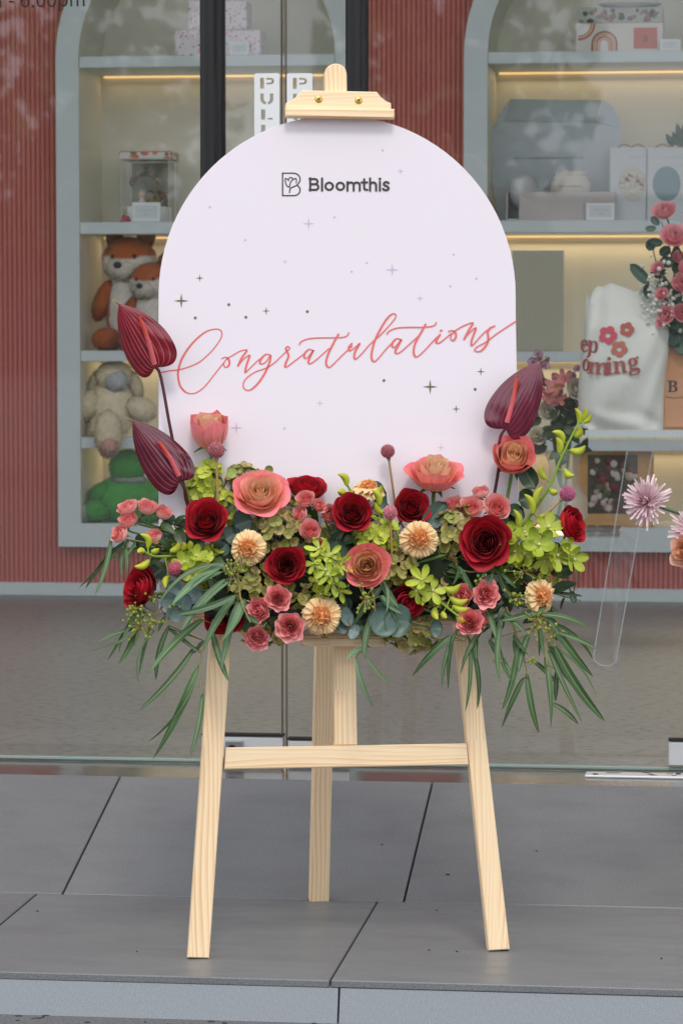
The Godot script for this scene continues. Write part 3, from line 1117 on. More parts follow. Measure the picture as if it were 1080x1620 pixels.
func make_logo(at: Transform3D) -> void:
	var q := func(list: Array) -> PackedVector2Array:
		var o := PackedVector2Array()
		for k in range(0, list.size(), 2):
			o.append(Vector2(435 + list[k] / 5.684, 265 + list[k + 1] / 5.684))
		return o
	var arc := func(cx: float, cy: float, rx: float, ry: float, a0: float, a1: float) -> Array:
		var o := []
		for k in 13:
			var a := deg_to_rad(lerpf(a0, a1, k / 12.0))
			o.append(cx + rx * cos(a))
			o.append(cy + ry * sin(a))
		return o
	var zc := [board_z + 0.0005]
	var draw := func(list: Array, w: float, smooth: bool) -> Geo:
		var g := Geo.new()
		var px: PackedVector2Array = q.call(list)
		if smooth:
			px = smooth_path(px, 5)
		var pts := PackedVector2Array()
		var ws := PackedFloat32Array()
		for p in px:
			pts.append(flat2(p.x, p.y, board_z))
			ws.append(w / 5.684 * 0.00104)
		zc[0] += 0.00004
		g.stroke(pts, ws, zc[0])
		return g
	var ink := M("charcoal_ink")
	var emblem := Node3D.new()
	emblem.name = "flower_emblem"
	board_root.add_child(emblem)
	obj("outline", draw.call([68, 52, 68, 252], 12, false), ink, emblem, at)
	obj("outline", draw.call([66, 51, 165, 51] + arc.call(165, 106, 60, 55, -88, 40) + [196, 160, 170, 172, 145, 182, 132, 200, 130, 226], 11, false), ink, emblem, at)
	obj("outline", draw.call([66, 253, 170, 253] + arc.call(170, 203, 55, 50, 88, -58), 11, false), ink, emblem, at)
	obj("petal_line", draw.call([130, 178, 108, 166, 95, 140, 93, 100, 108, 104, 125, 118], 9, true), ink, emblem, at)
	obj("petal_line", draw.call([122, 104, 130, 94, 143, 90, 156, 96, 160, 104], 9, true), ink, emblem, at)
	obj("petal_line", draw.call([130, 180, 134, 150, 150, 118, 170, 104, 188, 99, 192, 118, 190, 138], 9, true), ink, emblem, at)
	var wd := Node3D.new()
	wd.name = "shop_name"
	board_root.add_child(wd)
	var w := 19.0
	var parts := [["letter_b", [[316, 96, 316, 208], [310, 104, 350, 104] + arc.call(356, 127, 26, 23, -90, 90) + [316, 150], [316, 151, 360, 151] + arc.call(362, 176, 27, 25, -90, 90) + [310, 201]]],
		["letter_l", [[422, 98, 422, 209]]],
		["letter_o", [arc.call(486, 169, 34, 33, 0, 360)]],
		["letter_o", [arc.call(586, 169, 34, 33, 0, 360)]],
		["letter_m", [[650, 130, 650, 209], arc.call(679, 158, 27, 23, 180, 360) + [706, 209], arc.call(733, 158, 27, 23, 180, 360) + [760, 209]]],
		["letter_t", [[800, 106, 800, 185] + arc.call(818, 184, 18, 17, 180, 92) + [828, 201], [776, 135, 826, 135]]],
		["letter_h", [[853, 98, 853, 209], arc.call(880, 158, 27, 23, 180, 360) + [907, 209]]],
		["letter_i", [[941, 128, 941, 209], [940, 103, 942, 103]]],
		["letter_s", [[1020, 141, 1008, 133, 992, 132, 978, 141, 978, 154, 992, 165, 1008, 172, 1019, 184, 1014, 198, 998, 204, 982, 202, 968, 192]]]]
	for p in parts:
		var all := Geo.new()
		for s in p[1]:
			var one: Geo = draw.call(s, w if p[0] != "letter_i" or s.size() > 4 and s[1] > 110 or s[1] > 110 else 23.0, p[0] == "letter_s")
			var first := all.v.size()
			all.v.append_array(one.v); all.n.append_array(one.n); all.t.append_array(one.t); all.c.append_array(one.c)
			for j in one.i:
				all.i.append(first + j)
		obj(p[0], all, ink, wd, at)

func make_stars(at: Transform3D) -> void:
	var g := Geo.new()
	var star := func(u: float, v: float, h: float, m: String) -> void:
		var gg := Geo.new()
		var pts := PackedVector2Array()
		for k in 16:
			var a := TAU * k / 16.0
			var f: float = [1.0, 0.32, 0.17, 0.32][k % 4]
			pts.append(flat2(u + cos(a) * f * h, v + sin(a) * f * h, board_z))
		if Geometry2D.is_polygon_clockwise(pts):
			pts.reverse()
		var c := flat2(u, v, board_z)
		for k in 16:
			var p := pts[k]
			var q := pts[(k + 1) % 16]
			gg.poly([Vector3(c.x, c.y, board_z + 0.0004), Vector3(p.x, p.y, board_z + 0.0004), Vector3(q.x, q.y, board_z + 0.0004)], Vector3(0, 0, 1))
		obj("star", gg, M(m), board_root, at)
	for s in [[287, 476, 12], [316, 440, 6.5], [421, 492, 6.5], [680, 612, 12], [760, 588, 7], [721, 647, 6.5]]:
		star.call(s[0], s[1], s[2], "gold_ink")
	for s in [[488, 354, 10], [620, 427, 11], [664, 472, 6], [451, 414, 5], [633, 271, 6], [374, 677, 10], [506, 638, 6], [697, 708, 6]]:
		star.call(s[0], s[1], s[2], "lilac_ink")
	var dot := func(u: float, v: float, r: float, m: String) -> void:
		var gg := Geo.new()
		var pp := []
		for k in 12:
			var q := flat2(u + cos(TAU * k / 12.0) * r, v + sin(TAU * k / 12.0) * r, board_z)
			pp.append(Vector3(q.x, q.y, board_z + 0.0004))
		gg.poly(pp, Vector3(0, 0, 1))
		obj("dot", gg, M(m), board_root, at)
	for s in [[309, 503], [362, 482], [389, 502], [486, 493], [607, 602], [751, 616]]:
		dot.call(s[0], s[1], 2.4, "gold_ink")
	for s in [[605, 238], [580, 416], [556, 430], [717, 403], [753, 441], [712, 453], [450, 678], [529, 344], [388, 380], [332, 328]]:
		dot.call(s[0], s[1], 2.0, "lilac_ink")

# ================= flowers =================
var hub := Vector3.ZERO        # where the stems go, in the world

func petal_mat(kind: String) -> StandardMaterial3D:
	match kind:
		"velvet":
			return tinted("velvet_petal", 0.65, Color(0.10, 0.01, 0.02), 0.06)
		"leaf":
			return tinted("leaf", 0.5, Color(0.05, 0.08, 0.02))
		"waxy":
			var m := tinted("waxy_leaf", 0.42, Color(0.02, 0.04, 0.02))
			return m
		"stem":
			return tinted("stem", 0.6)
	return tinted("soft_petal", 0.6, Color(0.5, 0.44, 0.43), 0.1)

func rose_petal(g: Geo, R: float, rk: float, hk: float, lean: float, lipf: float, W: float, phi: float, base: Color, rim: Color, nu: int, nv: int, tipf: float, ruffle := 1.0, tall := 1.0) -> void:
	rk *= R
	hk *= R * tall * rng.randf_range(0.96, 1.04)
	var ck := rk * lean
	var ph := rng.randf() * 6.0
	var shade := rng.randf_range(0.9, 1.1)
	var tip := tipf * rng.randf_range(0.4, 1.2)
	var off := rng.randf_range(-0.25, 0.25)
	g.grid(nu, nv, func(s: float, q: float) -> Array:
		var u := 2.0 * s - 1.0
		var au := absf(u)
		var vv := q * (1.0 - 0.16 * au * au * au + 0.07 * tip * exp(-(u - off) * (u - off) * 22.0))
		var wv := pow(sin(PI * (0.10 + 0.58 * q)), 0.75)
		var ang := phi + u * W * wv
		var r := (1 - vv) * (1 - vv) * 0.06 * R + 2 * vv * (1 - vv) * (rk * 1.22 + 0.06 * R) + vv * vv * ck
		var h := 2 * vv * (1 - vv) * hk * 0.16 + vv * vv * hk
		var lip := clampf((vv - 0.62) / 0.38, 0.0, 1.2)
		lip = lip * lip * lipf
		r += R * (0.17 + 0.05 * sin(ph + 2.2 * u)) * lip
		h -= R * (0.15 + 0.06 * sin(ph * 1.7 + 2.0 * u)) * lip
		r *= 1.0 + 0.05 * u
		var rip := vv * vv * minf(1.0, rk / R * 1.6)
		r += R * 0.028 * ruffle * sin((2.6 + ruffle) * u + ph) * rip
		h += R * 0.035 * ruffle * sin((2.0 + ruffle) * u + ph * 2.0) * rip
		var f := smoothstep(0.25, 1.0, vv)
		var c := base.lerp(rim, f) * (shade * (1.0 + 0.05 * sin(u * 23.0 + ph) + 0.04 * sin(u * 51.0)))
		c.a = 1.0
		return [Vector3(r * cos(ang), h, r * sin(ang)), c])

func sepals(root: Node3D, R: float, count: int, col: Color, droop: float) -> void:
	for k in count:
		var a := TAU * k / count + 0.4
		var g := Geo.new()
		var L := R * rng.randf_range(0.75, 1.0)
		g.grid(4, 6, func(s: float, q: float) -> Array:
			var u := (2 * s - 1) * 0.13 * R * pow(sin(PI * clampf(0.18 + 0.82 * q, 0, 1)), 0.7) * (1 - q * 0.4)
			var r := R * 0.12 + L * q * 0.75
			var h := R * 0.1 - L * droop * q * q + R * 0.05 * (2 * s - 1) * (2 * s - 1)
			return [Vector3(r * cos(a) - u * sin(a), h, r * sin(a) + u * cos(a)), col])
		obj("sepal", g, petal_mat("leaf"), root)
	var g2 := Geo.new()
	g2.ball(Vector3(0, -R * 0.02, 0), Vector3(R * 0.17, R * 0.16, R * 0.17), 10, 7, Basis(), col)
	obj("calyx", g2, petal_mat("leaf"), root)

func stem_to(root: Node3D, world_end: Vector3, rad: float, col: Color, start := Vector3.ZERO, sag := Vector3.ZERO) -> void:
	var e := root.transform.affine_inverse() * world_end
	var mid := (start + e) * 0.5 + root.basis.inverse() * sag
	var first := start + Vector3(0, -minf(0.02, e.length() * 0.2), 0)
	var pts := smooth3([start, first, mid, e], 4)
	var g := Geo.new()
	g.tube(pts, ramp_list(pts.size(), rad, rad * 1.15), 7, ramp_cols(pts.size(), col, col * 0.9))
	obj("stem", g, petal_mat("stem"), root)

func ramp_cols(count: int, a: Color, b: Color) -> Array:
	var out := []
	for k in count:
		var c := a.lerp(b, float(k) / maxf(1.0, count - 1))
		c.a = 1.0
		out.append(c)
	return out

func rose(u: float, v: float, k: float, px: float, face: Vector3, open: float, pal: Array, label: String, group: String, opts := {}) -> Node3D:
	var R := px * 0.5 * 0.00103 / (0.70 * (1.0 + 0.36 * open) + 0.17 * (0.25 + 0.75 * open))
	var c := spot(u, v, k)
	var bs := upright(face, rng.randf() * TAU)
	var depth: float = opts.get("depth", 0.5)
	var root := thing(opts.get("name", "rose"), label, "rose", Transform3D(bs, c - face * R * depth), group)
	var heart := Geo.new()
	var kinds: String = opts.get("mat", "soft")
	var nu: int = opts.get("nu", 12)
	var core: int = opts.get("core", 9)
	for j in core:
		var f := float(j) / core
		rose_petal(heart, R, lerpf(0.05, 0.42, f), lerpf(0.93, 1.02, sin(f * 2.2)), lerpf(0.3, 0.92, pow(f, 0.6)), 0.3 + 0.25 * f, lerpf(1.9, 1.25, f), j * 2.39996, (pal[0] as Color), (pal[0] as Color).lerp(pal[2], 0.75 + 0.25 * f), nu, 7, 0.0, 1.0, opts.get("tall", 1.0))
	obj("heart", heart, petal_mat(kinds), root)
	var rings: Array = opts.get("rings", [[3, 0.47], [4, 0.57], [5, 0.70]])
	var turn := rng.randf() * TAU
	for ri in rings.size():
		var tk := (ri + 1.0) / rings.size()
		for j in rings[ri][0]:
			var g := Geo.new()
			var phi: float = turn + TAU * (j + 0.5 * (ri % 2)) / rings[ri][0] + rng.randf_range(-0.16, 0.16)
			var rj: float = rings[ri][1] * rng.randf_range(0.95, 1.05)
			var bc := (pal[0] as Color).lerp(pal[1], tk)
			var rc := (pal[2] as Color).lerp(pal[3], tk)
			rose_petal(g, R, rj, lerpf(1.0, lerpf(0.97, 0.60, open), tk), 0.97 + (0.02 + 0.42 * tk * tk) * open, (0.25 + 0.75 * open) * (0.35 + 0.65 * tk), lerpf(1.2, 0.92, tk), phi, bc, rc, nu, 8, 0.4 + 0.6 * tk, opts.get("ruffle", 1.0), opts.get("tall", 1.0))
			obj("petal", g, petal_mat(kinds), root)
	if opts.get("sepals", true):
		sepals(root, R, 5, opts.get("green", lin(86, 112, 52)), opts.get("droop", 0.35))
	var end: Vector3 = opts.get("stem_end", hub)
	stem_to(root, end, R * opts.get("stem_r", 0.07), opts.get("stem", lin(92, 120, 48)), Vector3(0, -R * 0.05, 0))
	return root

func carnation(u: float, v: float, k: float, px: float, face: Vector3, label: String, squash := 1.0) -> void:
	var R := px * 0.5 * 0.00103
	var c := spot(u, v, k)
	var bs := upright(face, rng.randf() * TAU)
	var root := thing("carnation", label, "carnation", Transform3D(bs, c - face * R * 0.35), "cream and apricot carnations in the arrangement")
	var heart := Geo.new()
	var cream := lin(254, 230, 178)
	var apricot := lin(255, 188, 122)
	var m := tinted("carnation_petal", 0.65, Color(0.42, 0.32, 0.2))
	for j in 19:
		var ring := 0 if j < 9 else 1
		var a: float = TAU * (j + 0.5 * ring) / (9.0 if ring == 0 else 10.0) + rng.randf_range(-0.14, 0.14)
		var tilt: float = [0.02, 0.24, rng.randf_range(0.45, 1.5)][ring] * squash + rng.randf_range(-0.1, 0.1)
		var L: float = R * [1.0, 0.92, lerpf(0.72, 0.6, (tilt - 0.4) / 1.1)][ring] * rng.randf_range(0.9, 1.06)
		var ph := rng.randf() * 9.0
		var ruff: float = [0.055, 0.075, 0.085][ring]
		var half: float = [0.52, 0.5, 0.46][ring]
		var deep: float = [0.0, 0.3, 1.0][ring]
		var tone := rng.randf_range(0.95, 1.04)
		var g := heart if ring == 2 else Geo.new()
		g.grid(16, 6, func(s: float, q: float) -> Array:
			var uu := 2.0 * s - 1.0
			var saw := absf(fposmod(uu * 4.5 + ph, 1.0) - 0.5) * 2.0
			var l := L * q * (1.0 - 0.11 * saw * smoothstep(0.8, 1.0, q) - 0.08 * uu * uu)
			var th := a + uu * half * (0.35 + 0.65 * q)
			var lift := R * ruff * (sin(uu * 7.0 + ph) + 0.6 * sin(uu * 15.0 + ph * 2.0)) * q * q
			var t2 := tilt - 0.4 * q * q * (1.0 - 0.7 * deep)
			var rr := l * cos(t2) - lift * sin(t2)
			var hh := l * sin(t2) + lift * cos(t2) + R * 0.12
			var col := cream.lerp(apricot, clampf(deep * 0.9 + 0.35 * (1.0 - q), 0, 1) * (1.0 - 0.25 * smoothstep(0.85, 1.0, q))) * tone
			col.a = 1.0
			return [Vector3(rr * cos(th), hh, rr * sin(th)), col])
		if ring < 2:
			obj("petal", g, m, root)
	heart = Geo.new()
	heart.ball(Vector3(0, R * 0.18, 0), Vector3(0.34, 0.30, 0.34) * R, 14, 9, Basis(), lin(252, 188, 124))
	for j in 40:
		var y := 1.0 - 0.86 * (j + 0.5) / 40.0
		var az := j * 2.39996 + rng.randf_range(-0.3, 0.3)
		var dir := Vector3(sqrt(1 - y * y) * cos(az), y * squash, sqrt(1 - y * y) * sin(az)).normalized()
		var side := dir.cross(Vector3(rng.randfn(), rng.randfn(), rng.randfn()).normalized()).normalized()
		var wv := dir.cross(side)
		var ph := rng.randf() * 9.0
		var L := R * rng.randf_range(0.22, 0.34)
		var tone := rng.randf_range(0.94, 1.05)
		heart.grid(10, 4, func(s: float, q: float) -> Array:
			var uu := 2.0 * s - 1.0
			var saw := absf(fposmod(uu * 3.5 + ph, 1.0) - 0.5) * 2.0
			var p := dir * (R * 0.26 + L * q * (1.0 - 0.14 * saw * q - 0.12 * uu * uu)) + side * (uu * R * 0.24 * (0.5 + 0.5 * q)) + wv * (R * 0.085 * q * (sin(uu * 5.5 + ph) + 0.4 * sin(uu * 12.0 + ph)))
			var col := apricot.lerp(cream, 0.12 + 0.5 * q * q * (1.0 - y)) * tone
			col.a = 1.0
			return [p + Vector3(0, R * 0.06, 0), col])
	obj("heart", heart, m, root)
	var g3 := Geo.new()
	g3.tube([Vector3(0, -R * 0.55, 0), Vector3(0, -R * 0.3, 0), Vector3(0, R * 0.1, 0)], [R * 0.1, R * 0.2, R * 0.22], 10, ramp_cols(3, lin(110, 130, 70), lin(130, 150, 80)))
	obj("calyx", g3, petal_mat("leaf"), root)
	stem_to(root, hub, R * 0.06, lin(110, 130, 75), Vector3(0, -R * 0.5, 0))

func vein_tex() -> StandardMaterial3D:
	if mats.has("spathe"):
		return mats["spathe"]
	return null

func spathe_mat(called: String, deep: Color, vein: Color) -> StandardMaterial3D:
	if mats.has(called):
		return mats[called]
	var w := 512
	var im := Image.create(w, 64, false, Image.FORMAT_RGB8)
	var f := FastNoiseLite.new()
	f.seed = 4
	f.frequency = 0.05
	for x in w:
		var a := 2.0 * (x + 0.5) / w - 1.0
		for y in 64:
			var t := y / 63.0
			var k := 0.0
			for m in [0.0, 0.16, -0.16, 0.36, -0.36, 0.57, -0.57, 0.78, -0.78]:
				var d := absf(a - m) / 0.015
				k = maxf(k, exp(-d * d) * (1.0 - 0.4 * absf(m)))
			var col := deep * (1.0 + 0.25 * f.get_noise_2d(x * 0.5, y * 1.5))
			col = col.lerp(vein, k * (1.0 - 0.6 * t * t))
			col.a = 1.0
			im.set_pixel(x, y, col)
	var m2 := plain(called, Color.WHITE, 0.24)
	m2.albedo_texture = ImageTexture.create_from_image(im)
	m2.texture_repeat = false
	m2.clearcoat_enabled = true
	m2.clearcoat = 0.8
	m2.clearcoat_roughness = 0.12
	return m2

func anthurium(base: Vector2, tip: Vector2, wl: float, wr: float, k: float, lift_tip: float, spadix: Array, end: Vector2, mat: StandardMaterial3D, label: String, twist := 0.0) -> void:
	var b := spot(base.x, base.y, k)
	var t := spot(tip.x, tip.y, k + lift_tip)
	var ay := (t - b)
	var L := ay.length()
	ay = ay.normalized()
	var nn := (eye - b).normalized()
	nn = (nn - ay * nn.dot(ay)).normalized()
	nn = nn.rotated(ay, twist)
	var ax := ay.cross(nn)
	var root := thing("anthurium", label, "anthurium", Transform3D(Basis(ax, ay, nn), b), "dark red anthuriums")
	var g := Geo.new()
	g.grid(72, 30, func(s: float, q: float) -> Array:
		var a := 2.0 * s - 1.0
		var w := (wr if a > 0 else wl) / 0.75
		var aa := absf(a)
		var p1 := Vector2(a * w * 1.12, -0.36 * pow(aa, 1.4))
		var p2 := Vector2(a * w * 1.06, 0.6 + 0.12 * (1 - aa))
		var p3 := Vector2(0, 1.0)
		var m := 1.0 - q
		var p := p1 * (3 * m * m * q) + p2 * (3 * m * q * q) + p3 * (q * q * q)
		var belly := sin(PI * clampf(q, 0, 1))
		var near := 9.0
		for m9 in [0.0, 0.16, 0.36, 0.57, 0.78, 0.97]:
			near = minf(near, absf(aa - m9))
		var quilt := 0.0035 * smoothstep(0.0, 0.09, near) * belly
		var z := -0.10 * aa * aa * belly + quilt + 0.05 * belly + 0.012 * sin(q * 21.0 + a * 4.0) * belly * aa
		z -= 0.06 * q * q
		return [Vector3(p.x, p.y, z) * L, Color.WHITE, Vector2(s, q)])
	# the pale drawn-out point
	obj("spathe", g, mat, root)
	var tipg := Geo.new()
	var z1 := -0.06 * L
	tipg.tube([Vector3(0, L * 0.985, z1), Vector3(0.004 * signf(wl - wr), L * 1.05, z1 - 0.001), Vector3(0.007 * signf(wl - wr), L * 1.10, z1)], [0.0016, 0.0011, 0.0003], 6, ramp_cols(3, lin(120, 40, 40), lin(190, 190, 110)))
	obj("point", tipg, petal_mat("leaf"), root)
	var s0 := root.transform.affine_inverse() * spot(spadix[0], spadix[1], k + 0.004)
	var s1 := root.transform.affine_inverse() * spot(spadix[2], spadix[3], k + 0.03)
	var sg := Geo.new()
	var pts := []
	var rad := []
	var cols := []
	for j in 15:
		var f := j / 14.0
		var p := s0.lerp(s1, f)
		pts.append(Vector3(p.x + 0.002 * sin(f * 3.0), p.y, maxf(p.z, 0.006 + 0.010 * f)))
		rad.append(lerpf(0.0042, 0.0024, f) * (1.0 if f < 0.92 else sqrt(maxf(0.05, (1.0 - f) / 0.08))))
		cols.append(lin(222, 104, 112).lerp(lin(218, 88, 68), smoothstep(0.35, 0.8, f)))
	sg.tube(pts, rad, 12, cols)
	for j in 220:
		var f := rng.randf()
		var p: Vector3 = (pts[0] as Vector3).lerp(pts[14], f)
		var a := rng.randf() * TAU
		p = (pts[int(f * 14)] as Vector3).lerp(pts[mini(14, int(f * 14) + 1)], f * 14 - int(f * 14))
		var rr: float = rad[int(f * 14)]
		sg.ball(p + Vector3(cos(a), 0, sin(a)) * rr * 0.92, Vector3.ONE * 0.0008, 5, 3, Basis(), (cols[int(f * 14)] as Color) * rng.randf_range(0.85, 1.15))
	obj("spadix", sg, tinted("spadix", 0.5), root)
	var ew := spot(end.x, end.y, 0.03)
	stem_to(root, ew, 0.0024, lin(82, 34, 36), Vector3(0, 0, -0.002))

func globe_amaranth(u: float, v: float, k: float, px: float, end: Vector2, label: String, col: Color) -> void:
	var R := px * 0.5 * 0.00103
	var c := spot(u, v, k)
	var e := spot(end.x, end.y, k - 0.02)
	var up := (c - e).normalized()
	var root := thing("globe_amaranth", label, "globe amaranth", Transform3D(upright(up), c), "mauve pink globe amaranth balls on thin tan stems")
	var g := Geo.new()
	g.ball(Vector3.ZERO, Vector3(R, R * 1.05, R) * 0.86, 12, 9, Basis(), col * 0.8)
	var many := 130
	for j in many:
		var y := 1.0 - 2.0 * (j + 0.5) / many
		var a := j * 2.39996
		var d := Vector3(sqrt(1 - y * y) * cos(a), y, sqrt(1 - y * y) * sin(a))
		var s := d.cross(Vector3.UP if absf(d.y) < 0.9 else Vector3.RIGHT).normalized()
		var w := d.cross(s)
		var cc := col * rng.randf_range(0.55, 1.5)
		cc.a = 1.0
		var tipp := d * R * 1.06 + w * R * -0.06
		for q in [[s, w], [w, -s], [-s, -w], [-w, s]]:
			g.poly([d * R * 0.82 + (q[0] as Vector3) * R * 0.125, d * R * 0.82 + (q[1] as Vector3) * R * 0.125, tipp], (d + (q[0] as Vector3) + (q[1] as Vector3)).normalized(), [], cc)
	var head := obj("flower_head", g, tinted("amaranth", 0.6), root)
	head.set_meta("kind", "stuff")
	g = Geo.new()
	g.tube([Vector3(0, -R * 1.35, 0), Vector3(0, -R * 0.85, 0)], [R * 0.16, R * 0.34], 8, ramp_cols(2, lin(150, 120, 78), lin(140, 110, 84)))
	obj("calyx", g, petal_mat("stem"), root)
	stem_to(root, e, R * 0.11 + 0.0004, lin(172, 140, 88), Vector3(0, -R * 1.2, 0))

func floret_mesh(L: float, count: int, wide: float, cup: float, inner: Color, outer: Color) -> ArrayMesh:
	var g := Geo.new()
	for j in count:
		var a := TAU * j / count + rng.randf_range(-0.12, 0.12)
		var cu := cup + rng.randf_range(-0.12, 0.2)
		var tone := rng.randf_range(0.85, 1.12)
		var ph := rng.randf() * 6.0
		var long := L * rng.randf_range(0.88, 1.08)
		g.grid(4, 7, func(s: float, q0: float) -> Array:
			var u := 2 * s - 1
			var q := 1.0 - pow(1.0 - q0, 1.7)
			var w := wide * L * (lerpf(0.3, 1.0, smoothstep(0.0, 0.6, q)) if q < 0.6 else sqrt(maxf(0.0, 1.0 - pow((q - 0.6) / 0.4, 2.0))))
			var r := long * q
			var h := cu * L * q * q + 0.12 * L * u * u * q - 0.25 * L * cu * q * q * q + 0.05 * L * sin(u * 3.0 + ph)
			var th := a
			var c := inner.lerp(outer, smoothstep(0.0, 0.7, q)) * tone
			c.a = 1.0
			return [Vector3(r * cos(th) - u * w * sin(th), h, r * sin(th) + u * w * cos(th)), c])
	g.ball(Vector3(0, L * 0.05, 0), Vector3.ONE * L * 0.1, 6, 4, Basis(), inner)
	return g.commit()

func hydrangea(u: float, v: float, k: float, pxw: float, pxh: float, meshes: Array, count: int, label: String, mat: String, face := Vector3(0, 0, 1), called := "hydrangea", group := "dried green hydrangea heads tucked low in the arrangement") -> void:
	var c := spot(u, v, k)
	var rx := pxw * 0.5 * 0.00103
	var ry := pxh * 0.5 * 0.00103
	var rz := minf(rx, ry) * 0.9
	var root := thing(called, label, called, Transform3D(level, c - level.z * rz), group)
	for j in count:
		var f := (j + 0.5) / count
		var y := 1.0 - 1.15 * f
		var a := j * 2.39996 + rng.randf_range(-0.25, 0.25)
		var r := sqrt(maxf(0.0, 1.0 - y * y))
		var d := Vector3(r * cos(a), r * sin(a), y)
		var jit := rng.randf_range(0.78, 1.08)
		var p := Vector3(d.x * rx, d.y * ry, d.z * rz) * jit
		var dir := (d + Vector3(rng.randf_range(-0.5, 0.5), rng.randf_range(-0.3, 0.6), rng.randf_range(-0.2, 0.4))).normalized()
		var s := rng.randf_range(0.8, 1.15)
		obj("floret", meshes[j % meshes.size()], petal_mat(mat), root, Transform3D(upright(dir, rng.randf() * TAU).scaled(Vector3.ONE * s), p))
	var g := Geo.new()
	for j in 14:
		var a := rng.randf() * TAU
		var q := rng.randf()
		g.tube([Vector3(0, 0, -rz * 0.9), Vector3(cos(a) * rx * q * 0.8, sin(a) * ry * q * 0.8, rz * 0.5)], [0.0016, 0.0009], 5, ramp_cols(2, lin(90, 96, 50), lin(110, 116, 60)))
	obj("stalks", g, petal_mat("stem"), root)
	stem_to(root, hub, 0.0025, lin(96, 96, 56), Vector3(0, 0, -rz * 0.8))

func long_leaf(g: Geo, p0: Vector3, p1: Vector3, side_bend: float, out_bend: float, width: float, face: Vector3, col: Color, rib: Color) -> void:
	var d := p1 - p0
	var L := d.length()
	var ax := d / L
	var nn := (face - ax * face.dot(ax)).normalized()
	var sx := ax.cross(nn)
	var mid := (p0 + p1) * 0.5 + sx * side_bend * L + nn * out_bend * L
	var tw := rng.randf_range(-1.0, 1.0)
	g.grid(8, 14, func(s: float, q: float) -> Array:
		var u := 2 * s - 1
		var m := 1 - q
		var c := p0 * (m * m) + mid * (2 * m * q) + p1 * (q * q)
		var tan := ((mid - p0) * (2 * m) + (p1 - mid) * (2 * q)).normalized()
		var n2 := (nn - tan * nn.dot(tan)).normalized().rotated(tan, tw * q)
		var x2 := tan.cross(n2)
		var w := width * 0.5 * pow(q + 0.02, 0.45) * pow(1.0 - q, 0.62) * 1.75
		w = maxf(w, 0.0006 * (1 - q))
		var z := absf(u) * 0.28 * w
		var cc := rib if absf(u) < 0.1 else col
		cc = cc * (1.0 + 0.06 * sin(q * 60.0 + absf(u) * 9.0))
		cc.a = 1.0
		return [c + x2 * (u * w) + n2 * z, cc], false)

func round_leaf(g: Geo, c: Vector3, nn: Vector3, dir: Vector3, rw: float, rl: float, col: Color, rib: Color) -> void:
	var y := (dir - nn * dir.dot(nn)).normalized()
	var x := y.cross(nn)
	var ph := rng.randf() * 6.0
	g.grid(10, 8, func(s: float, q: float) -> Array:
		var u := 2 * s - 1
		var w := rw * sqrt(maxf(0.0, 1.0 - pow(2 * q - 1, 2.0)))
		var z := 0.22 * rw * u * u + 0.12 * rl * (2 * q - 1) * (2 * q - 1) + 0.03 * rw * sin(u * 4 + ph) 
		var cc := rib if absf(u) < 0.08 else col
		cc = cc * (1.0 + 0.07 * sin(q * 11.0 + absf(u) * 7.0 + ph))
		cc.a = 1.0
		return [c + x * (u * w) + y * ((q - 0.5) * 2 * rl) + nn * z, cc])

func pointed_leaf(g: Geo, p0: Vector3, p1: Vector3, width: float, face: Vector3, col: Color, rib: Color, bend := 0.1) -> void:
	var d := p1 - p0
	var L := d.length()
	var ax := d / L
	var nn := (face - ax * face.dot(ax)).normalized()
	var sx := ax.cross(nn)
	g.grid(6, 8, func(s: float, q: float) -> Array:
		var u := 2 * s - 1
		var w := width * 0.5 * pow(sin(PI * pow(clampf(q, 0, 1), 0.8)), 0.9)
		var z := absf(u) * 0.25 * w + bend * L * sin(PI * q) * 0.5
		var cc := rib if absf(u) < 0.12 else col
		return [p0 + ax * (L * q) + sx * (u * w) + nn * z, cc])

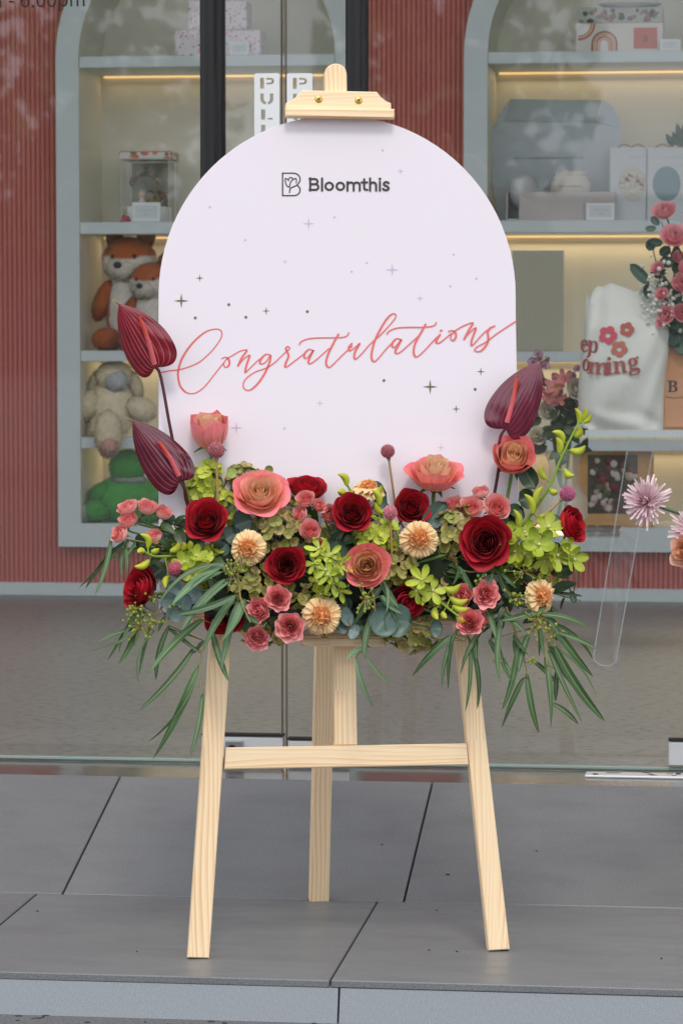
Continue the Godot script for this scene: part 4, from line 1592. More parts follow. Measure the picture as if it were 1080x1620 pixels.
func willow_sprig(label: String, stem: Array, leaves: Array, k0: float, k1: float, tone: Color, seeds := []) -> void:
	var first := spot(stem[0][0], stem[0][1], k0)
	var root := thing("willow_eucalyptus_sprig", label, "eucalyptus sprig", Transform3D(Basis(), first), "willow eucalyptus sprigs hanging from the arrangement")
	var inv := root.transform.affine_inverse()
	var pts := []
	for j in stem.size():
		pts.append(inv * spot(stem[j][0], stem[j][1], lerpf(k0, k1, float(j) / maxf(1, stem.size() - 1))))
	pts = smooth3(pts, 4)
	var g := Geo.new()
	g.tube(pts, ramp_list(pts.size(), 0.0019, 0.0009), 6, ramp_cols(pts.size(), lin(150, 128, 74), lin(140, 140, 80)))
	obj("stem", g, petal_mat("stem"), root)
	var every := leaves.duplicate()
	for l in leaves:
		if rng.randf() < 0.3:
			every.append([l[0] + rng.randf_range(-7, 7), l[1] + rng.randf_range(-6, 10), l[2] + rng.randf_range(-26, 26), l[3] + rng.randf_range(-34, 14), rng.randf_range(5, 9), rng.randf_range(-0.2, 0.2)])
	for l in every:
		var ka := rng.randf_range(minf(k0, k1), maxf(k0, k1))
		var p0 := inv * spot(l[0], l[1], ka)
		var p1 := inv * spot(l[2], l[3], ka + rng.randf_range(-0.015, 0.035))
		# a short stalk to the nearest place on the stem
		var near := pts[0] as Vector3
		for p in pts:
			if p0.distance_to(p) < p0.distance_to(near):
				near = p
		g = Geo.new()
		var c := tone * rng.randf_range(0.62, 1.3)
		c = c.lerp(lin(54, 84, 44), rng.randf_range(0.0, 0.5))
		c.a = 1.0
		var len := p0.distance_to(p1)
		var w: float = l[4] * 0.00104 if l.size() > 4 else clampf(len * 0.095, 0.0075, 0.0145)
		long_leaf(g, p0, p1, (l[5] as float) * 1.5 if l.size() > 5 else rng.randf_range(-0.14, 0.14), rng.randf_range(0.02, 0.13), w, toward(rng.randf_range(-0.5, 0.5), rng.randf_range(-0.1, 0.7), 1.0), c, c.lerp(lin(170, 184, 120), 0.5))
		if near.distance_to(p0) > 0.002:
			g.tube([near, p0], [0.0008, 0.0009], 5, ramp_cols(2, lin(150, 136, 80), lin(96, 116, 66)))
		obj("leaf", g, petal_mat("leaf"), root)
	for s in seeds:
		seed_cluster(root, s[0], s[1], s[2], s[3], s[4], k0 + 0.02)

func seed_cluster(root: Node3D, u: float, v: float, w: float, h: float, count: int, k: float) -> void:
	var inv := root.transform.affine_inverse()
	var g := Geo.new()
	var c := inv * spot(u, v, k)
	for j in count:
		var p := inv * spot(u + rng.randfn(0.0, 0.27) * w, v + rng.randfn(0.0, 0.27) * h, k + rng.randf_range(-0.012, 0.014))
		var r := rng.randf_range(0.0017, 0.0025)
		var cc := lin(166, 176, 66).lerp(lin(120, 142, 52), rng.randf())
		g.ball(p, Vector3(r, r * 1.15, r), 8, 6, Basis(), cc)
		g.tube([c.lerp(p, 0.15) , p], [0.0007, 0.0006], 4, ramp_cols(2, lin(170, 150, 84), lin(140, 150, 70)))
	var o := obj("seeds", g, petal_mat("leaf"), root)
	o.set_meta("kind", "stuff")

func orchid_bloom(R: float, pal: Array, wide: float) -> ArrayMesh:
	return floret_mesh(R * (1.1 if wide > 0.3 else 1.3), 5, wide, rng.randf_range(0.2, 0.9) if wide > 0.3 else rng.randf_range(-0.3, 1.1), pal[0], pal[1])

func orchid_spray(label: String, stem: Array, blooms: Array, buds: Array, k0: float, k1: float, group := "lime green orchid sprays", wide := 0.36) -> void:
	var first := spot(stem[0][0], stem[0][1], k0)
	var root := thing("green_orchid_spray", label, "orchid spray", Transform3D(Basis(), first), group)
	var inv := root.transform.affine_inverse()
	var raw := []
	for j in stem.size():
		raw.append(inv * spot(stem[j][0], stem[j][1], lerpf(k0, k1, float(j) / maxf(1, stem.size() - 1))))
	var pts := smooth3(raw, 5)
	var g := Geo.new()
	g.tube(pts, ramp_list(pts.size(), 0.0031, 0.0015), 8, ramp_cols(pts.size(), lin(104, 140, 40), lin(140, 168, 52)))
	obj("stem", g, petal_mat("stem"), root)
	var kmid := (k0 + k1) * 0.5
	for b in blooms:      # [u, v, size px, face x, face y]
		var p := inv * spot(b[0], b[1], kmid + (b[5] if b.size() > 5 else 0.015))
		var near := pts[0] as Vector3
		for q in pts:
			if p.distance_to(q) < p.distance_to(near):
				near = q
		var f := toward(b[3], b[4], 0.8)
		var y := rng.randf()
		var pal := [lin(186, 196, 84), lin(190, 202, 66).lerp(lin(150, 172, 48), y)]
		var bl := obj("bloom", orchid_bloom(b[2] * 0.5 * 0.00103, pal, wide), petal_mat("leaf"), root, Transform3D(upright(f, rng.randf() * TAU), p))
		var lg := Geo.new()
		lg.ball(Vector3(0, b[2] * 0.00010, 0), Vector3(1, 0.8, 1) * b[2] * 0.00006, 8, 5, Basis(), lin(226, 226, 170), 0.2, b[0])
		obj("lip", lg, petal_mat("leaf"), bl)
		g = Geo.new()
		g.tube(smooth3([near, (near + p) * 0.5 - f * 0.006, p], 3), ramp_list(7, 0.0011, 0.0011), 5, ramp_cols(7, lin(130, 156, 48), lin(160, 180, 60)))
		obj("pedicel", g, petal_mat("stem"), root)
	for b in buds:        # [base u, v, tip u, v, width px]
		var p0 := inv * spot(b[0], b[1], kmid + 0.004)
		var p1 := inv * spot(b[2], b[3], kmid + 0.012)
		var near := pts[0] as Vector3
		for q in pts:
			if p0.distance_to(q) < p0.distance_to(near):
				near = q
		g = Geo.new()
		var d := p1 - p0
		var side: Vector3 = d.normalized().cross(level.z) * d.length() * (0.16 if b.size() < 6 else b[5])
		var bp := []
		var br := []
		var bc := []
		for j in 9:
			var f := j / 8.0
			bp.append(p0 + d * f + side * sin(PI * f))
			br.append(maxf(0.0004, b[4] * 0.5 * 0.00103 * pow(sin(PI * clampf(0.12 + 0.86 * f, 0, 1)), 0.75)))
			bc.append(lin(170, 186, 40).lerp(lin(204, 208, 70), f))
		g.tube(bp, br, 9, bc)
		obj("bud", g, petal_mat("leaf"), root)
		if near.distance_to(p0) > 0.002:
			g = Geo.new()
			g.tube([near, near.lerp(p0, 0.5) + Vector3(0, -0.002, 0), p0], [0.0013, 0.0011, 0.0011], 6, ramp_cols(3, lin(128, 156, 46), lin(150, 172, 52)))
			obj("pedicel", g, petal_mat("stem"), root)

func silver_sprig(label: String, leaves: Array, k: float, col: Color) -> void:   # [u, v, half width px, half length px, dir x, dir y]
	var l0: Array = leaves[0]
	var root := thing("silver_dollar_eucalyptus", label, "eucalyptus sprig", Transform3D(Basis(), spot(l0[0], l0[1], k)), "round leaved grey green eucalyptus")
	var inv := root.transform.affine_inverse()
	var stem := []
	for l in leaves:
		var g := Geo.new()
		var p := inv * spot(l[0], l[1], k + rng.randf_range(-0.008, 0.01))
		var dir := toward(l[4], l[5], 0.1)
		var nn := toward(rng.randf_range(-0.35, 0.35), rng.randf_range(-0.1, 0.45), 1.0)
		var c := col * rng.randf_range(0.82, 1.2)
		c.a = 1.0
		round_leaf(g, p, nn, dir, l[2] * 0.00103, l[3] * 0.00103, c, c.lerp(lin(150, 168, 150), 0.35))
		obj("leaf", g, petal_mat("waxy"), root)
		stem.append(p - nn * 0.004)
	stem.append(inv * hub)
	var g2 := Geo.new()
	var pts := smooth3(stem, 3)
	g2.tube(pts, ramp_list(pts.size(), 0.0012, 0.002), 6, ramp_cols(pts.size(), lin(120, 110, 84), lin(100, 96, 64)))
	obj("stem", g2, petal_mat("stem"), root)

func make_flowers() -> void:
	hub = spot(548, 925, 0.055)
	# holder: a block of wet foam in a dark tray, buried in the flowers
	var g := Geo.new()
	var a := on_easel(330, 872, 0.06)
	var b := on_easel(752, 962, 0.06)
	var ctr := Vector3((a.x + b.x) * 0.5, (a.y + b.y) * 0.5, 0.052)
	var root := thing("flower_holder", "dark green foam block and tray hidden under the flowers", "flower holder", easel_frame * Transform3D(Basis(), ctr))
	g.box(Vector3.ZERO, Vector3(b.x - a.x, a.y - b.y, 0.055), 0.012)
	obj("foam", g, plain("wet_foam", Color8(24, 38, 22), 0.95), root)
	g = Geo.new()
	g.box(Vector3(0, -(a.y - b.y) * 0.5 - 0.004, -0.002), Vector3(b.x - a.x + 0.01, 0.012, 0.06), 0.003)
	obj("tray", g, M("black_rubber"), root)

	var red := [lin(104, 3, 14), lin(96, 3, 14), lin(204, 22, 48), lin(182, 12, 36)]
	var bright_red := [lin(140, 5, 20), lin(150, 6, 24), lin(190, 12, 36), lin(200, 14, 40)]
	var peach := [lin(255, 192, 136), lin(255, 176, 146), lin(255, 216, 178), lin(255, 140, 150)]
	var blush := [lin(255, 152, 146), lin(255, 186, 178), lin(255, 154, 152), lin(255, 190, 186)]
	var pink := [lin(255, 142, 144), lin(255, 160, 160), lin(255, 148, 150), lin(255, 172, 172)]
	var rg := "deep red roses in the arrangement"
	var R := {"mat": "velvet", "core": 11, "rings": [[4, 0.40], [5, 0.50], [5, 0.60], [5, 0.70]], "green": lin(70, 96, 48)}
	rose(326, 822, 0.085, 70, toward(-0.05, 0.45, 1), 0.75, red, "deep red rose just below the lower left anthurium", rg, R)
	rose(486, 772, 0.05, 64, toward(0.1, 1.0, 0.42), 0.55, bright_red, "deep red rose seen from the side behind the small pink roses", rg, R)
	rose(558, 811, 0.10, 62, toward(0.0, 0.28, 1), 0.7, red, "deep red rose under the top cream carnation, facing forward", rg, R)
	rose(651, 802, 0.075, 58, toward(0.12, 0.35, 1), 0.7, red, "deep red rose right above the middle cream carnation", rg, R)
	rose(453, 894, 0.115, 60, toward(0.05, 0.1, 1), 0.75, red, "deep red rose left of the lime orchid blooms, facing forward", rg, R)
	rose(767, 857, 0.12, 82, toward(-0.1, 0.12, 1), 0.8, red, "largest deep red rose, right under the row of small pink roses", rg, R)
	rose(903, 829, 0.10, 60, toward(0.75, 0.3, 0.55), 0.5, bright_red, "deep red rose at the right end beside the globe amaranth", rg, R)
	rose(222, 929, 0.09, 68, toward(-0.65, 0.35, 0.75), 0.6, red, "deep red rose at the far left end above the seeded sprig", rg, R)
	rose(641, 952, 0.10, 60, toward(0.35, -0.15, 1), 0.7, red, "deep red rose above the large round grey leaf", rg, R)
	rose(354, 975, 0.055, 62, toward(-0.1, -0.2, 1), 0.7, red, "deep red rose half hidden behind narrow leaves over the left easel leg", rg, R)

	var pg := "large coral pink roses in the arrangement"
	var P := {"petals": 24, "green": lin(78, 108, 50)}
	rose(331, 678, 0.05, 60, toward(-0.05, 0.95, 0.32), 0.12, peach, "tall coral rose bud standing above the rest at the left", pg, {"petals": 20, "stem_end": spot(348, 850, 0.05), "depth": 0.9, "droop": 0.2, "tall": 1.5})
	rose(413, 780, 0.085, 88, toward(0.02, 0.62, 0.8), 0.8, peach, "wide open coral rose left of the small pink roses", pg, P)
	rose(688, 752, 0.06, 88, toward(0.05, 0.9, 0.45), 0.72, peach, "open coral rose on a tall stem against the board's lower right", pg, {"tall": 1.25, "stem_end": spot(686, 880, 0.05), "depth": 0.55, "droop": 0.15})
	rose(812, 722, 0.06, 68, toward(0.0, 0.5, 0.85), 0.42, peach, "coral rose right below the right hand anthurium", pg, {"tall": 1.15, "stem_end": spot(790, 860, 0.05), "depth": 0.6})
	rose(580, 894, 0.125, 70, toward(-0.05, 0.22, 1), 0.55, peach, "coral rose in the centre facing forward, beside the lime orchids", pg, P)

	var sg := "small pink spray roses"
	var S := {"core": 7, "rings": [[4, 0.40], [4, 0.54], [5, 0.70]], "nu": 8, "ruffle": 1.6, "name": "spray_rose", "stem_r": 0.08, "green": lin(112, 140, 84)}
	var S2 := S.duplicate()
	S2["rings"] = [[4, 0.30], [5, 0.42], [5, 0.56], [6, 0.70]]
	S2["core"] = 5
	S2["ruffle"] = 3.0
	var sp := [
		[202, 803, 0.075, 31, -0.35, 0.9, 0.5, 0.4, 0, "small pink rose topmost in the left cluster, first from the left"],
		[233, 803, 0.075, 30, 0.1, 0.9, 0.5, 0.3, 0, "small pink rose topmost in the left cluster, second from the left"],
		[258, 812, 0.07, 25, 0.4, 0.8, 0.5, 0.15, 0, "small pink bud at the right end of the left cluster"],
		[203, 823, 0.085, 28, -0.2, 0.7, 0.7, 0.3, 0, "small pink rose in the middle of the left cluster"],
		[191, 845, 0.085, 28, -0.6, 0.4, 0.6, 0.25, 0, "small pink rose lowest at the left edge of the left cluster"],
		[243, 850, 0.085, 25, -0.2, 0.8, 0.5, 0.1, 0, "single pink bud beside the yellow orchid buds at the left"],
		[484, 790, 0.095, 28, -0.1, 0.6, 0.8, 0.35, 1, "small pink rose in front of the side-on red rose, topmost of its cluster"],
		[505, 800, 0.09, 22, 0.5, 0.4, 0.8, 0.5, 1, "small pink rose with one loose petal right of the top one"],
		[475, 814, 0.095, 24, -0.5, 0.5, 0.8, 0.25, 1, "small pink rose at the left of the middle cluster"],
		[490, 839, 0.11, 32, 0.0, 0.5, 0.9, 0.35, 1, "small pink rose lowest of the middle cluster"],
		[521, 813, 0.085, 27, 0.3, 0.2, 0.9, 0.2, 1, "small pink rose wedged left of the forward facing red rose"],
		[508, 862, 0.09, 18, 0.2, 0.3, 0.9, 0.3, 1, "little pink rose peeping out above the lime orchid blooms"],
		[440, 946, 0.12, 37, 0.1, 0.2, 1.0, 0.7, 2, "small pink rose topmost of the four at the lower left"],
		[409, 965, 0.11, 36, -0.5, 0.1, 0.9, 0.6, 2, "small pink rose at the left of the four at the lower left"],
		[458, 992, 0.115, 42, -0.1, 0.0, 1.0, 0.75, 2, "largest small pink rose left of the lowest carnation"],
		[406, 1010, 0.095, 36, -0.1, -0.2, 1.0, 0.7, 2, "small pink rose hanging lowest over the doorway"],
		[716, 800, 0.07, 32, -0.2, 0.75, 0.6, 0.35, 0, "small pink rose at the left of the row above the largest red rose"],
		[745, 803, 0.08, 34, 0.0, 0.6, 0.8, 0.35, 0, "small pink rose in the middle of the row above the largest red rose"],
		[786, 803, 0.085, 40, 0.15, 0.45, 0.9, 0.4, 0, "small pink rose at the right of the row above the largest red rose"],
		[760, 780, 0.065, 24, -0.1, 0.9, 0.4, 0.1, 0, "small pink bud standing above the row at the right"],
		[769, 829, 0.085, 26, 0.3, 0.5, 0.7, 0.6, 0, "small pink rose tucked behind the largest red rose"],
		[769, 940, 0.12, 40, 0.2, 0.15, 1.0, 0.75, 2, "small pink rose at the right of the lower right cluster"],
		[731, 942, 0.105, 34, -0.5, 0.2, 0.9, 0.6, 2, "small pink rose behind the yellow green buds at the lower right"],
		[743, 984, 0.12, 38, 0.0, 0.25, 1.0, 0.55, 2, "small pink rose lowest of the lower right cluster"],
		[760, 981, 0.105, 30, 0.4, 0.0, 0.9, 0.6, 2, "small pink rose pressed against the lowest one at the lower right"]]
	for q in sp:
		rose(q[0], q[1], q[2], q[3] * 1.08, toward(q[4], q[5], q[6]), q[7], [blush, blush, pink][q[8]], q[9], sg, S if q[8] < 2 else S2)

	carnation(391, 867, 0.11, 64, toward(-0.1, 0.15, 1), "cream carnation with apricot heart at the left, beside the dark red rose")
	carnation(663, 853, 0.12, 68, toward(0.05, 0.1, 1), "cream carnation with apricot heart right of centre under a red rose")
	carnation(508, 974, 0.125, 68, toward(0.0, 0.12, 1), "cream carnation with apricot heart lowest, over the easel clamp")
	carnation(861, 944, 0.115, 64, toward(0.62, 0.05, 0.75), "cream carnation with apricot heart at the right, turned sideways")
	carnation(583, 766, 0.06, 60, toward(0.05, 1.0, 0.25), "cream carnation seen from the side at the top against the board")

	var maroon := spathe_mat("spathe_maroon", Color8(84, 8, 34), Color8(226, 120, 134))
	var wine := spathe_mat("spathe_wine", Color8(122, 4, 28), Color8(252, 150, 156))
	anthurium(Vector2(245, 581), Vector2(188, 482), 0.27, 0.36, 0.06, 0.03, [245, 575, 222, 498], Vector2(301, 810), wine, "bright wine red anthurium highest at the left, pink spadix", -0.2)
	anthurium(Vector2(284, 761), Vector2(212, 666), 0.28, 0.29, 0.06, 0.03, [282, 752, 250, 698], Vector2(305, 820), maroon, "maroon anthurium at the left just above a red rose, orange spadix", 0.15)
	anthurium(Vector2(799, 678), Vector2(855, 572), 0.33, 0.28, 0.06, 0.02, [801, 668, 817, 595], Vector2(778, 800), spathe_mat("spathe_plum", Color8(96, 12, 44), Color8(170, 62, 88)), "maroon anthurium at the right beside the board's edge, red spadix", 0.1)

	globe_amaranth(342, 712, 0.085, 27, Vector2(347, 860), "mauve globe amaranth in front of the tall coral bud", lin(168, 96, 104))
	globe_amaranth(613, 714, 0.05, 23, Vector2(625, 800), "mauve globe amaranth alone against the white board", lin(160, 84, 96))
	globe_amaranth(617, 811, 0.115, 23, Vector2(620, 890), "mauve globe amaranth between two red roses", lin(198, 116, 128))
	globe_amaranth(897, 781, 0.11, 26, Vector2(812, 862), "mauve globe amaranth at the right over a red rose", lin(176, 90, 124))
	globe_amaranth(277, 899, 0.11, 24, Vector2(330, 892), "mauve globe amaranth at the left among lime orchids", lin(178, 82, 104))

	# dried hydrangea
	var oil := []
	for j in 4:
		oil.append(floret_mesh(0.0108, 4, 0.56, 0.2, lin(146, 144, 74), [lin(168, 166, 90), lin(190, 176, 110), lin(152, 158, 80), lin(184, 164, 106)][j]))
	var limes := []
	for j in 3:
		limes.append(floret_mesh(0.0118, 4, 0.56, 0.3, lin(186, 200, 76), [lin(198, 210, 76), lin(182, 198, 64), lin(212, 218, 98)][j]))
	hydrangea(448, 845, 0.10, 106, 92, oil, 59, "dried olive hydrangea between the coral rose and the dark red rose", "leaf")
	hydrangea(398, 930, 0.10, 80, 72, oil, 40, "dried olive hydrangea under the left carnation", "leaf")
	hydrangea(470, 950, 0.09, 84, 80, oil, 43, "dried olive hydrangea above the lowest carnation", "leaf")
	hydrangea(628, 905, 0.10, 66, 66, oil, 35, "dried olive hydrangea right of the central coral rose", "leaf")
	hydrangea(722, 850, 0.10, 66, 96, oil, 45, "dried olive hydrangea left of the largest red rose", "leaf")
	hydrangea(650, 1002, 0.085, 96, 56, oil, 45, "dried olive hydrangea hanging lowest right of the round leaves", "leaf")
	hydrangea(386, 760, 0.04, 56, 44, oil, 21, "dried olive hydrangea peeping out behind the wide coral rose", "leaf")
	hydrangea(690, 945, 0.085, 70, 60, oil, 32, "dried olive hydrangea behind the yellow green buds", "leaf")
	hydrangea(415, 1000, 0.07, 70, 46, oil, 24, "dried olive hydrangea low between the pink spray roses", "leaf")
	var lg := "fresh lime hydrangea heads"
	hydrangea(594, 852, 0.10, 70, 58, limes, 29, "fresh lime hydrangea under the forward facing red rose", "leaf", Vector3(0, 0, 1), "hydrangea", lg)
	hydrangea(325, 778, 0.045, 56, 90, limes, 35, "fresh lime hydrangea between the lower left anthurium and the coral rose", "leaf", Vector3(0, 0, 1), "hydrangea", lg)
	hydrangea(318, 895, 0.085, 66, 60, limes, 27, "fresh lime hydrangea behind the left globe amaranth", "leaf", Vector3(0, 0, 1), "hydrangea", lg)
	hydrangea(815, 890, 0.075, 66, 50, limes, 21, "fresh lime hydrangea behind the right hand orchids", "leaf", Vector3(0, 0, 1), "hydrangea", lg)

	hydrangea(282, 866, 0.06, 60, 46, limes, 18, "fresh lime hydrangea low behind the left pink bud", "leaf", Vector3(0, 0, 1), "hydrangea", lg)
	hydrangea(358, 812, 0.05, 40, 60, limes, 14, "fresh lime hydrangea beside the red rose under the tall coral bud", "leaf", Vector3(0, 0, 1), "hydrangea", lg)
	hydrangea(648, 885, 0.07, 60, 44, limes, 16, "fresh lime hydrangea under the middle carnation", "leaf", Vector3(0, 0, 1), "hydrangea", lg)
	hydrangea(848, 912, 0.07, 70, 44, limes, 16, "fresh lime hydrangea above the sideways carnation", "leaf", Vector3(0, 0, 1), "hydrangea", lg)
	hydrangea(700, 905, 0.075, 56, 50, oil, 20, "dried olive hydrangea deep under the largest red rose", "leaf")
	hydrangea(545, 945, 0.07, 60, 60, oil, 22, "dried olive hydrangea deep beside the central grey leaves", "leaf")
	hydrangea(535, 845, 0.06, 50, 50, oil, 18, "dried olive hydrangea deep above the central grey leaf", "leaf")
	hydrangea(590, 970, 0.06, 60, 50, oil, 20, "dried olive hydrangea deep behind the large grey leaves", "leaf")
	hydrangea(350, 925, 0.06, 56, 50, oil, 18, "dried olive hydrangea deep behind the pale hanging leaves", "leaf")

	# lime orchids
	orchid_spray("lime orchid spray in the centre between the red and coral roses", [[545, 950], [528, 905], [508, 865]],
		[[505, 868, 30, -0.4, 0.6], [522, 878, 30, 0.4, 0.5], [497, 892, 30, -0.5, 0.2], [515, 902, 32, 0.0, 0.3, 0.03], [537, 893, 30, 0.6, 0.2], [503, 920, 30, -0.4, -0.2], [526, 922, 32, 0.3, -0.2, 0.025], [538, 935, 26, 0.5, -0.5], [510, 880, 30, 0, 0.8, 0.02], [520, 910, 30, -0.6, 0.4, 0.035], [508, 938, 26, -0.3, -0.6], [530, 905, 28, 0.7, 0.5, 0.03]], [[515, 868, 507, 850, 7], [543, 893, 558, 897, 7]], 0.085, 0.13, "lime green orchid sprays", 0.24)
	orchid_spray("lime orchid spray with large blooms at the right under the red rose", [[790, 905], [840, 876], [905, 886]],
		[[806, 846, 40, -0.4, 0.5], [832, 848, 36, 0.0, 0.6], [866, 835, 44, 0.3, 0.6], [852, 862, 46, 0.0, 0.3, 0.03], [880, 878, 44, 0.4, 0.0], [830, 876, 38, -0.3, 0.0], [905, 884, 40, 0.7, -0.1], [815, 872, 36, -0.5, 0.0], [860, 886, 34, 0.1, -0.5], [895, 868, 30, 0.5, 0.5]], [], 0.08, 0.12)
	orchid_spray("yellow green orchid buds at the lower right beside pink spray roses", [[660, 925], [690, 948], [725, 975]],
		[[668, 918, 38, -0.3, 0.5], [684, 935, 36, 0.0, 0.4], [660, 935, 30, -0.5, 0.1]],
		[[700, 930, 728, 924, 13, 0.25], [712, 945, 740, 948, 12, 0.25], [716, 958, 742, 962, 12, 0.2], [688, 962, 692, 980, 12], [722, 975, 738, 982, 11], [672, 945, 668, 958, 12], [700, 968, 706, 978, 10]], 0.09, 0.125, "lime green orchid sprays", 0.27)
	orchid_spray("yellow green orchid buds at the left between pink bud and red rose", [[330, 885], [290, 880], [245, 880], [228, 872]],
		[[292, 890, 34, 0.0, 0.4], [310, 880, 30, 0.3, 0.6], [305, 905, 36, 0.1, 0.0]],
		[[234, 866, 222, 845, 11, 0.3], [240, 872, 252, 868, 10], [228, 872, 218, 874, 11], [236, 886, 213, 896, 12, -0.2], [270, 872, 282, 858, 12, 0.25], [288, 870, 290, 858, 11], [268, 912, 262, 930, 11, 0.2], [298, 868, 300, 856, 11]], 0.07, 0.11)
	orchid_spray("tall lime orchid stem with closed buds rising at the right", [[800, 862], [835, 820], [868, 770], [888, 722], [915, 668]], [],
		[[842, 812, 829, 782, 12], [846, 795, 858, 770, 12, -0.1], [862, 757, 857, 737, 11, -0.2], [884, 716, 879, 692, 12], [890, 700, 873, 683, 12, 0.25], [893, 742, 908, 752, 12, 0.3], [901, 712, 925, 705, 13, 0.25], [908, 690, 918, 676, 14], [915, 668, 909, 646, 10], [920, 664, 925, 645, 9], [922, 668, 934, 656, 9], [870, 775, 882, 778, 11, 0.2], [850, 818, 868, 808, 10, 0.2], [818, 838, 812, 806, 12]], 0.06, 0.09)
	orchid_spray("lime tendril of orchid buds at the top left of the centre", [[610, 850], [602, 810], [592, 780]], [],
		[[600, 798, 588, 775, 11, 0.2], [606, 812, 594, 795, 10, -0.2], [608, 828, 616, 808, 10, 0.2], [592, 780, 603, 768, 9, 0.2]], 0.08, 0.095)
	orchid_spray("short lime orchid stem against the board above the red roses", [[566, 800], [556, 780], [548, 765]], [], [[548, 768, 534, 750, 12, 0.25], [545, 783, 534, 778, 13], [552, 782, 560, 776, 9]], 0.05, 0.055)

	# round leaves
	var grey := lin(78, 104, 94)
	var blue := lin(104, 128, 126)
	var dark := lin(44, 72, 50)
	silver_sprig("blue grey round leaf sprig at the left above the hanging leaves", [[275, 930, 12, 13, -0.5, 0.3], [290, 952, 14, 15, 0, -1], [268, 950, 14, 14, -1, 0], [308, 942, 13, 14, 1, 0.3], [298, 962, 13, 13, 0.3, -1], [276, 970, 14, 13, -0.6, -0.6]], 0.095, blue)
	silver_sprig("large round grey leaves below the central coral rose", [[628, 982, 26, 22, 0.7, -0.1], [606, 985, 22, 24, -0.5, -0.6], [690, 995, 14, 10, 1, 0], [600, 968, 16, 15, -0.8, 0.4]], 0.105, grey)
	silver_sprig("round grey leaf behind the lime orchid and the coral rose", [[531, 872, 19, 21, 0.1, 1], [539, 905, 16, 15, 0.4, -0.5], [540, 932, 13, 14, 0.4, -0.8], [543, 958, 15, 14, 0.3, -1]], 0.085, grey)
	silver_sprig("round grey leaves between the coral rose and the left carnation", [[385, 828, 22, 16, 0.8, 0.3], [368, 848, 18, 14, -0.6, -0.4], [352, 868, 14, 12, -0.6, -0.5]], 0.075, grey)
	silver_sprig("small round blue leaves low beside the easel clamp", [[536, 985, 20, 12, -0.8, -0.3], [560, 1000, 12, 9, 0.6, -0.3], [548, 975, 15, 11, 0.8, 0.3]], 0.10, blue)
	silver_sprig("round grey leaf behind the middle carnation", [[688, 815, 17, 26, 0.6, 0.7], [705, 868, 16, 18, 0.7, -0.6], [672, 893, 20, 14, 0.2, -1], [600, 785, 24, 12, 0.9, 0.3]], 0.07, grey)
	silver_sprig("dark round leaves at the right behind the coral rose", [[836, 755, 15, 22, 0.5, -0.8], [832, 790, 17, 14, 0.8, 0.2], [800, 830, 18, 20, -0.2, -1], [815, 812, 16, 13, 0.6, 0.4], [790, 858, 18, 17, -0.3, -1]], 0.05, dark)
	silver_sprig("dark glossy leaf and stems at the far right end", [[893, 900, 13, 16, 1.0, 0.1], [905, 945, 6, 10, 0.2, -1], [880, 870, 12, 9, 0.9, 0.2]], 0.07, dark)
	silver_sprig("dark leaves at the left behind the small pink roses", [[262, 838, 15, 10, -0.8, 0.2], [225, 862, 18, 11, -0.8, -0.4], [275, 862, 14, 18, 0.2, 1], [250, 905, 15, 16, -0.6, -0.5], [310, 850, 20, 14, 0.5, -0.6], [268, 825, 12, 9, -0.7, 0.5]], 0.06, dark.lerp(grey, 0.35))
	silver_sprig("lime coloured round leaves at the top beside the coral rose", [[425, 743, 7, 7, 0.3, 1], [458, 792, 9, 9, 1, 0.2], [366, 748, 8, 10, 0.1, 1]], 0.05, lin(140, 158, 66))
	make_filler()
	make_sprigs()

func make_filler() -> void:
	# dark pointed leaves that fill the gaps, on short twigs pushed into the foam
	var spots := [[300, 870, "left third"], [370, 900, "left of the middle"], [450, 930, "under the dark red rose"], [530, 860, "middle"], [600, 930, "right of the middle"], [700, 900, "right third"], [780, 930, "above the right leg"], [830, 930, "right end"]]
	for q in spots:
		var root := thing("ruscus_twig", "dark green filler leaves deep in the flowers, " + q[2], "foliage twig", Transform3D(Basis(), spot(q[0], q[1], 0.055)), "dark filler twigs between the flowers")
		var inv := root.transform.affine_inverse()
		for j in 24:
			var u: float = q[0] + rng.randf_range(-48, 48)
			var v: float = q[1] + rng.randf_range(-46, 50)
			var k := rng.randf_range(0.05, 0.074)
			var ang := rng.randf() * TAU
			var len := rng.randf_range(0.028, 0.048)
			var p0 := inv * spot(u, v, k)
			var p1 := p0 + toward(cos(ang), sin(ang) * 0.8, rng.randf_range(0.0, 0.6)) * len
			var c := lin(38, 62, 34).lerp(lin(70, 92, 44), rng.randf() * 0.8)
			var g := Geo.new()
			pointed_leaf(g, p0, p1, len * 0.42, toward(rng.randf_range(-0.5, 0.5), rng.randf_range(0, 0.8), 1), c, c * 1.35, 0.15)
			obj("leaf", g, petal_mat("waxy"), root)
			if j % 2 == 0:
				g = Geo.new()
				g.tube([Vector3.ZERO, p0], [0.0014, 0.001], 5, ramp_cols(2, lin(70, 84, 44), lin(80, 96, 50)))
				obj("twig", g, petal_mat("stem"), root)

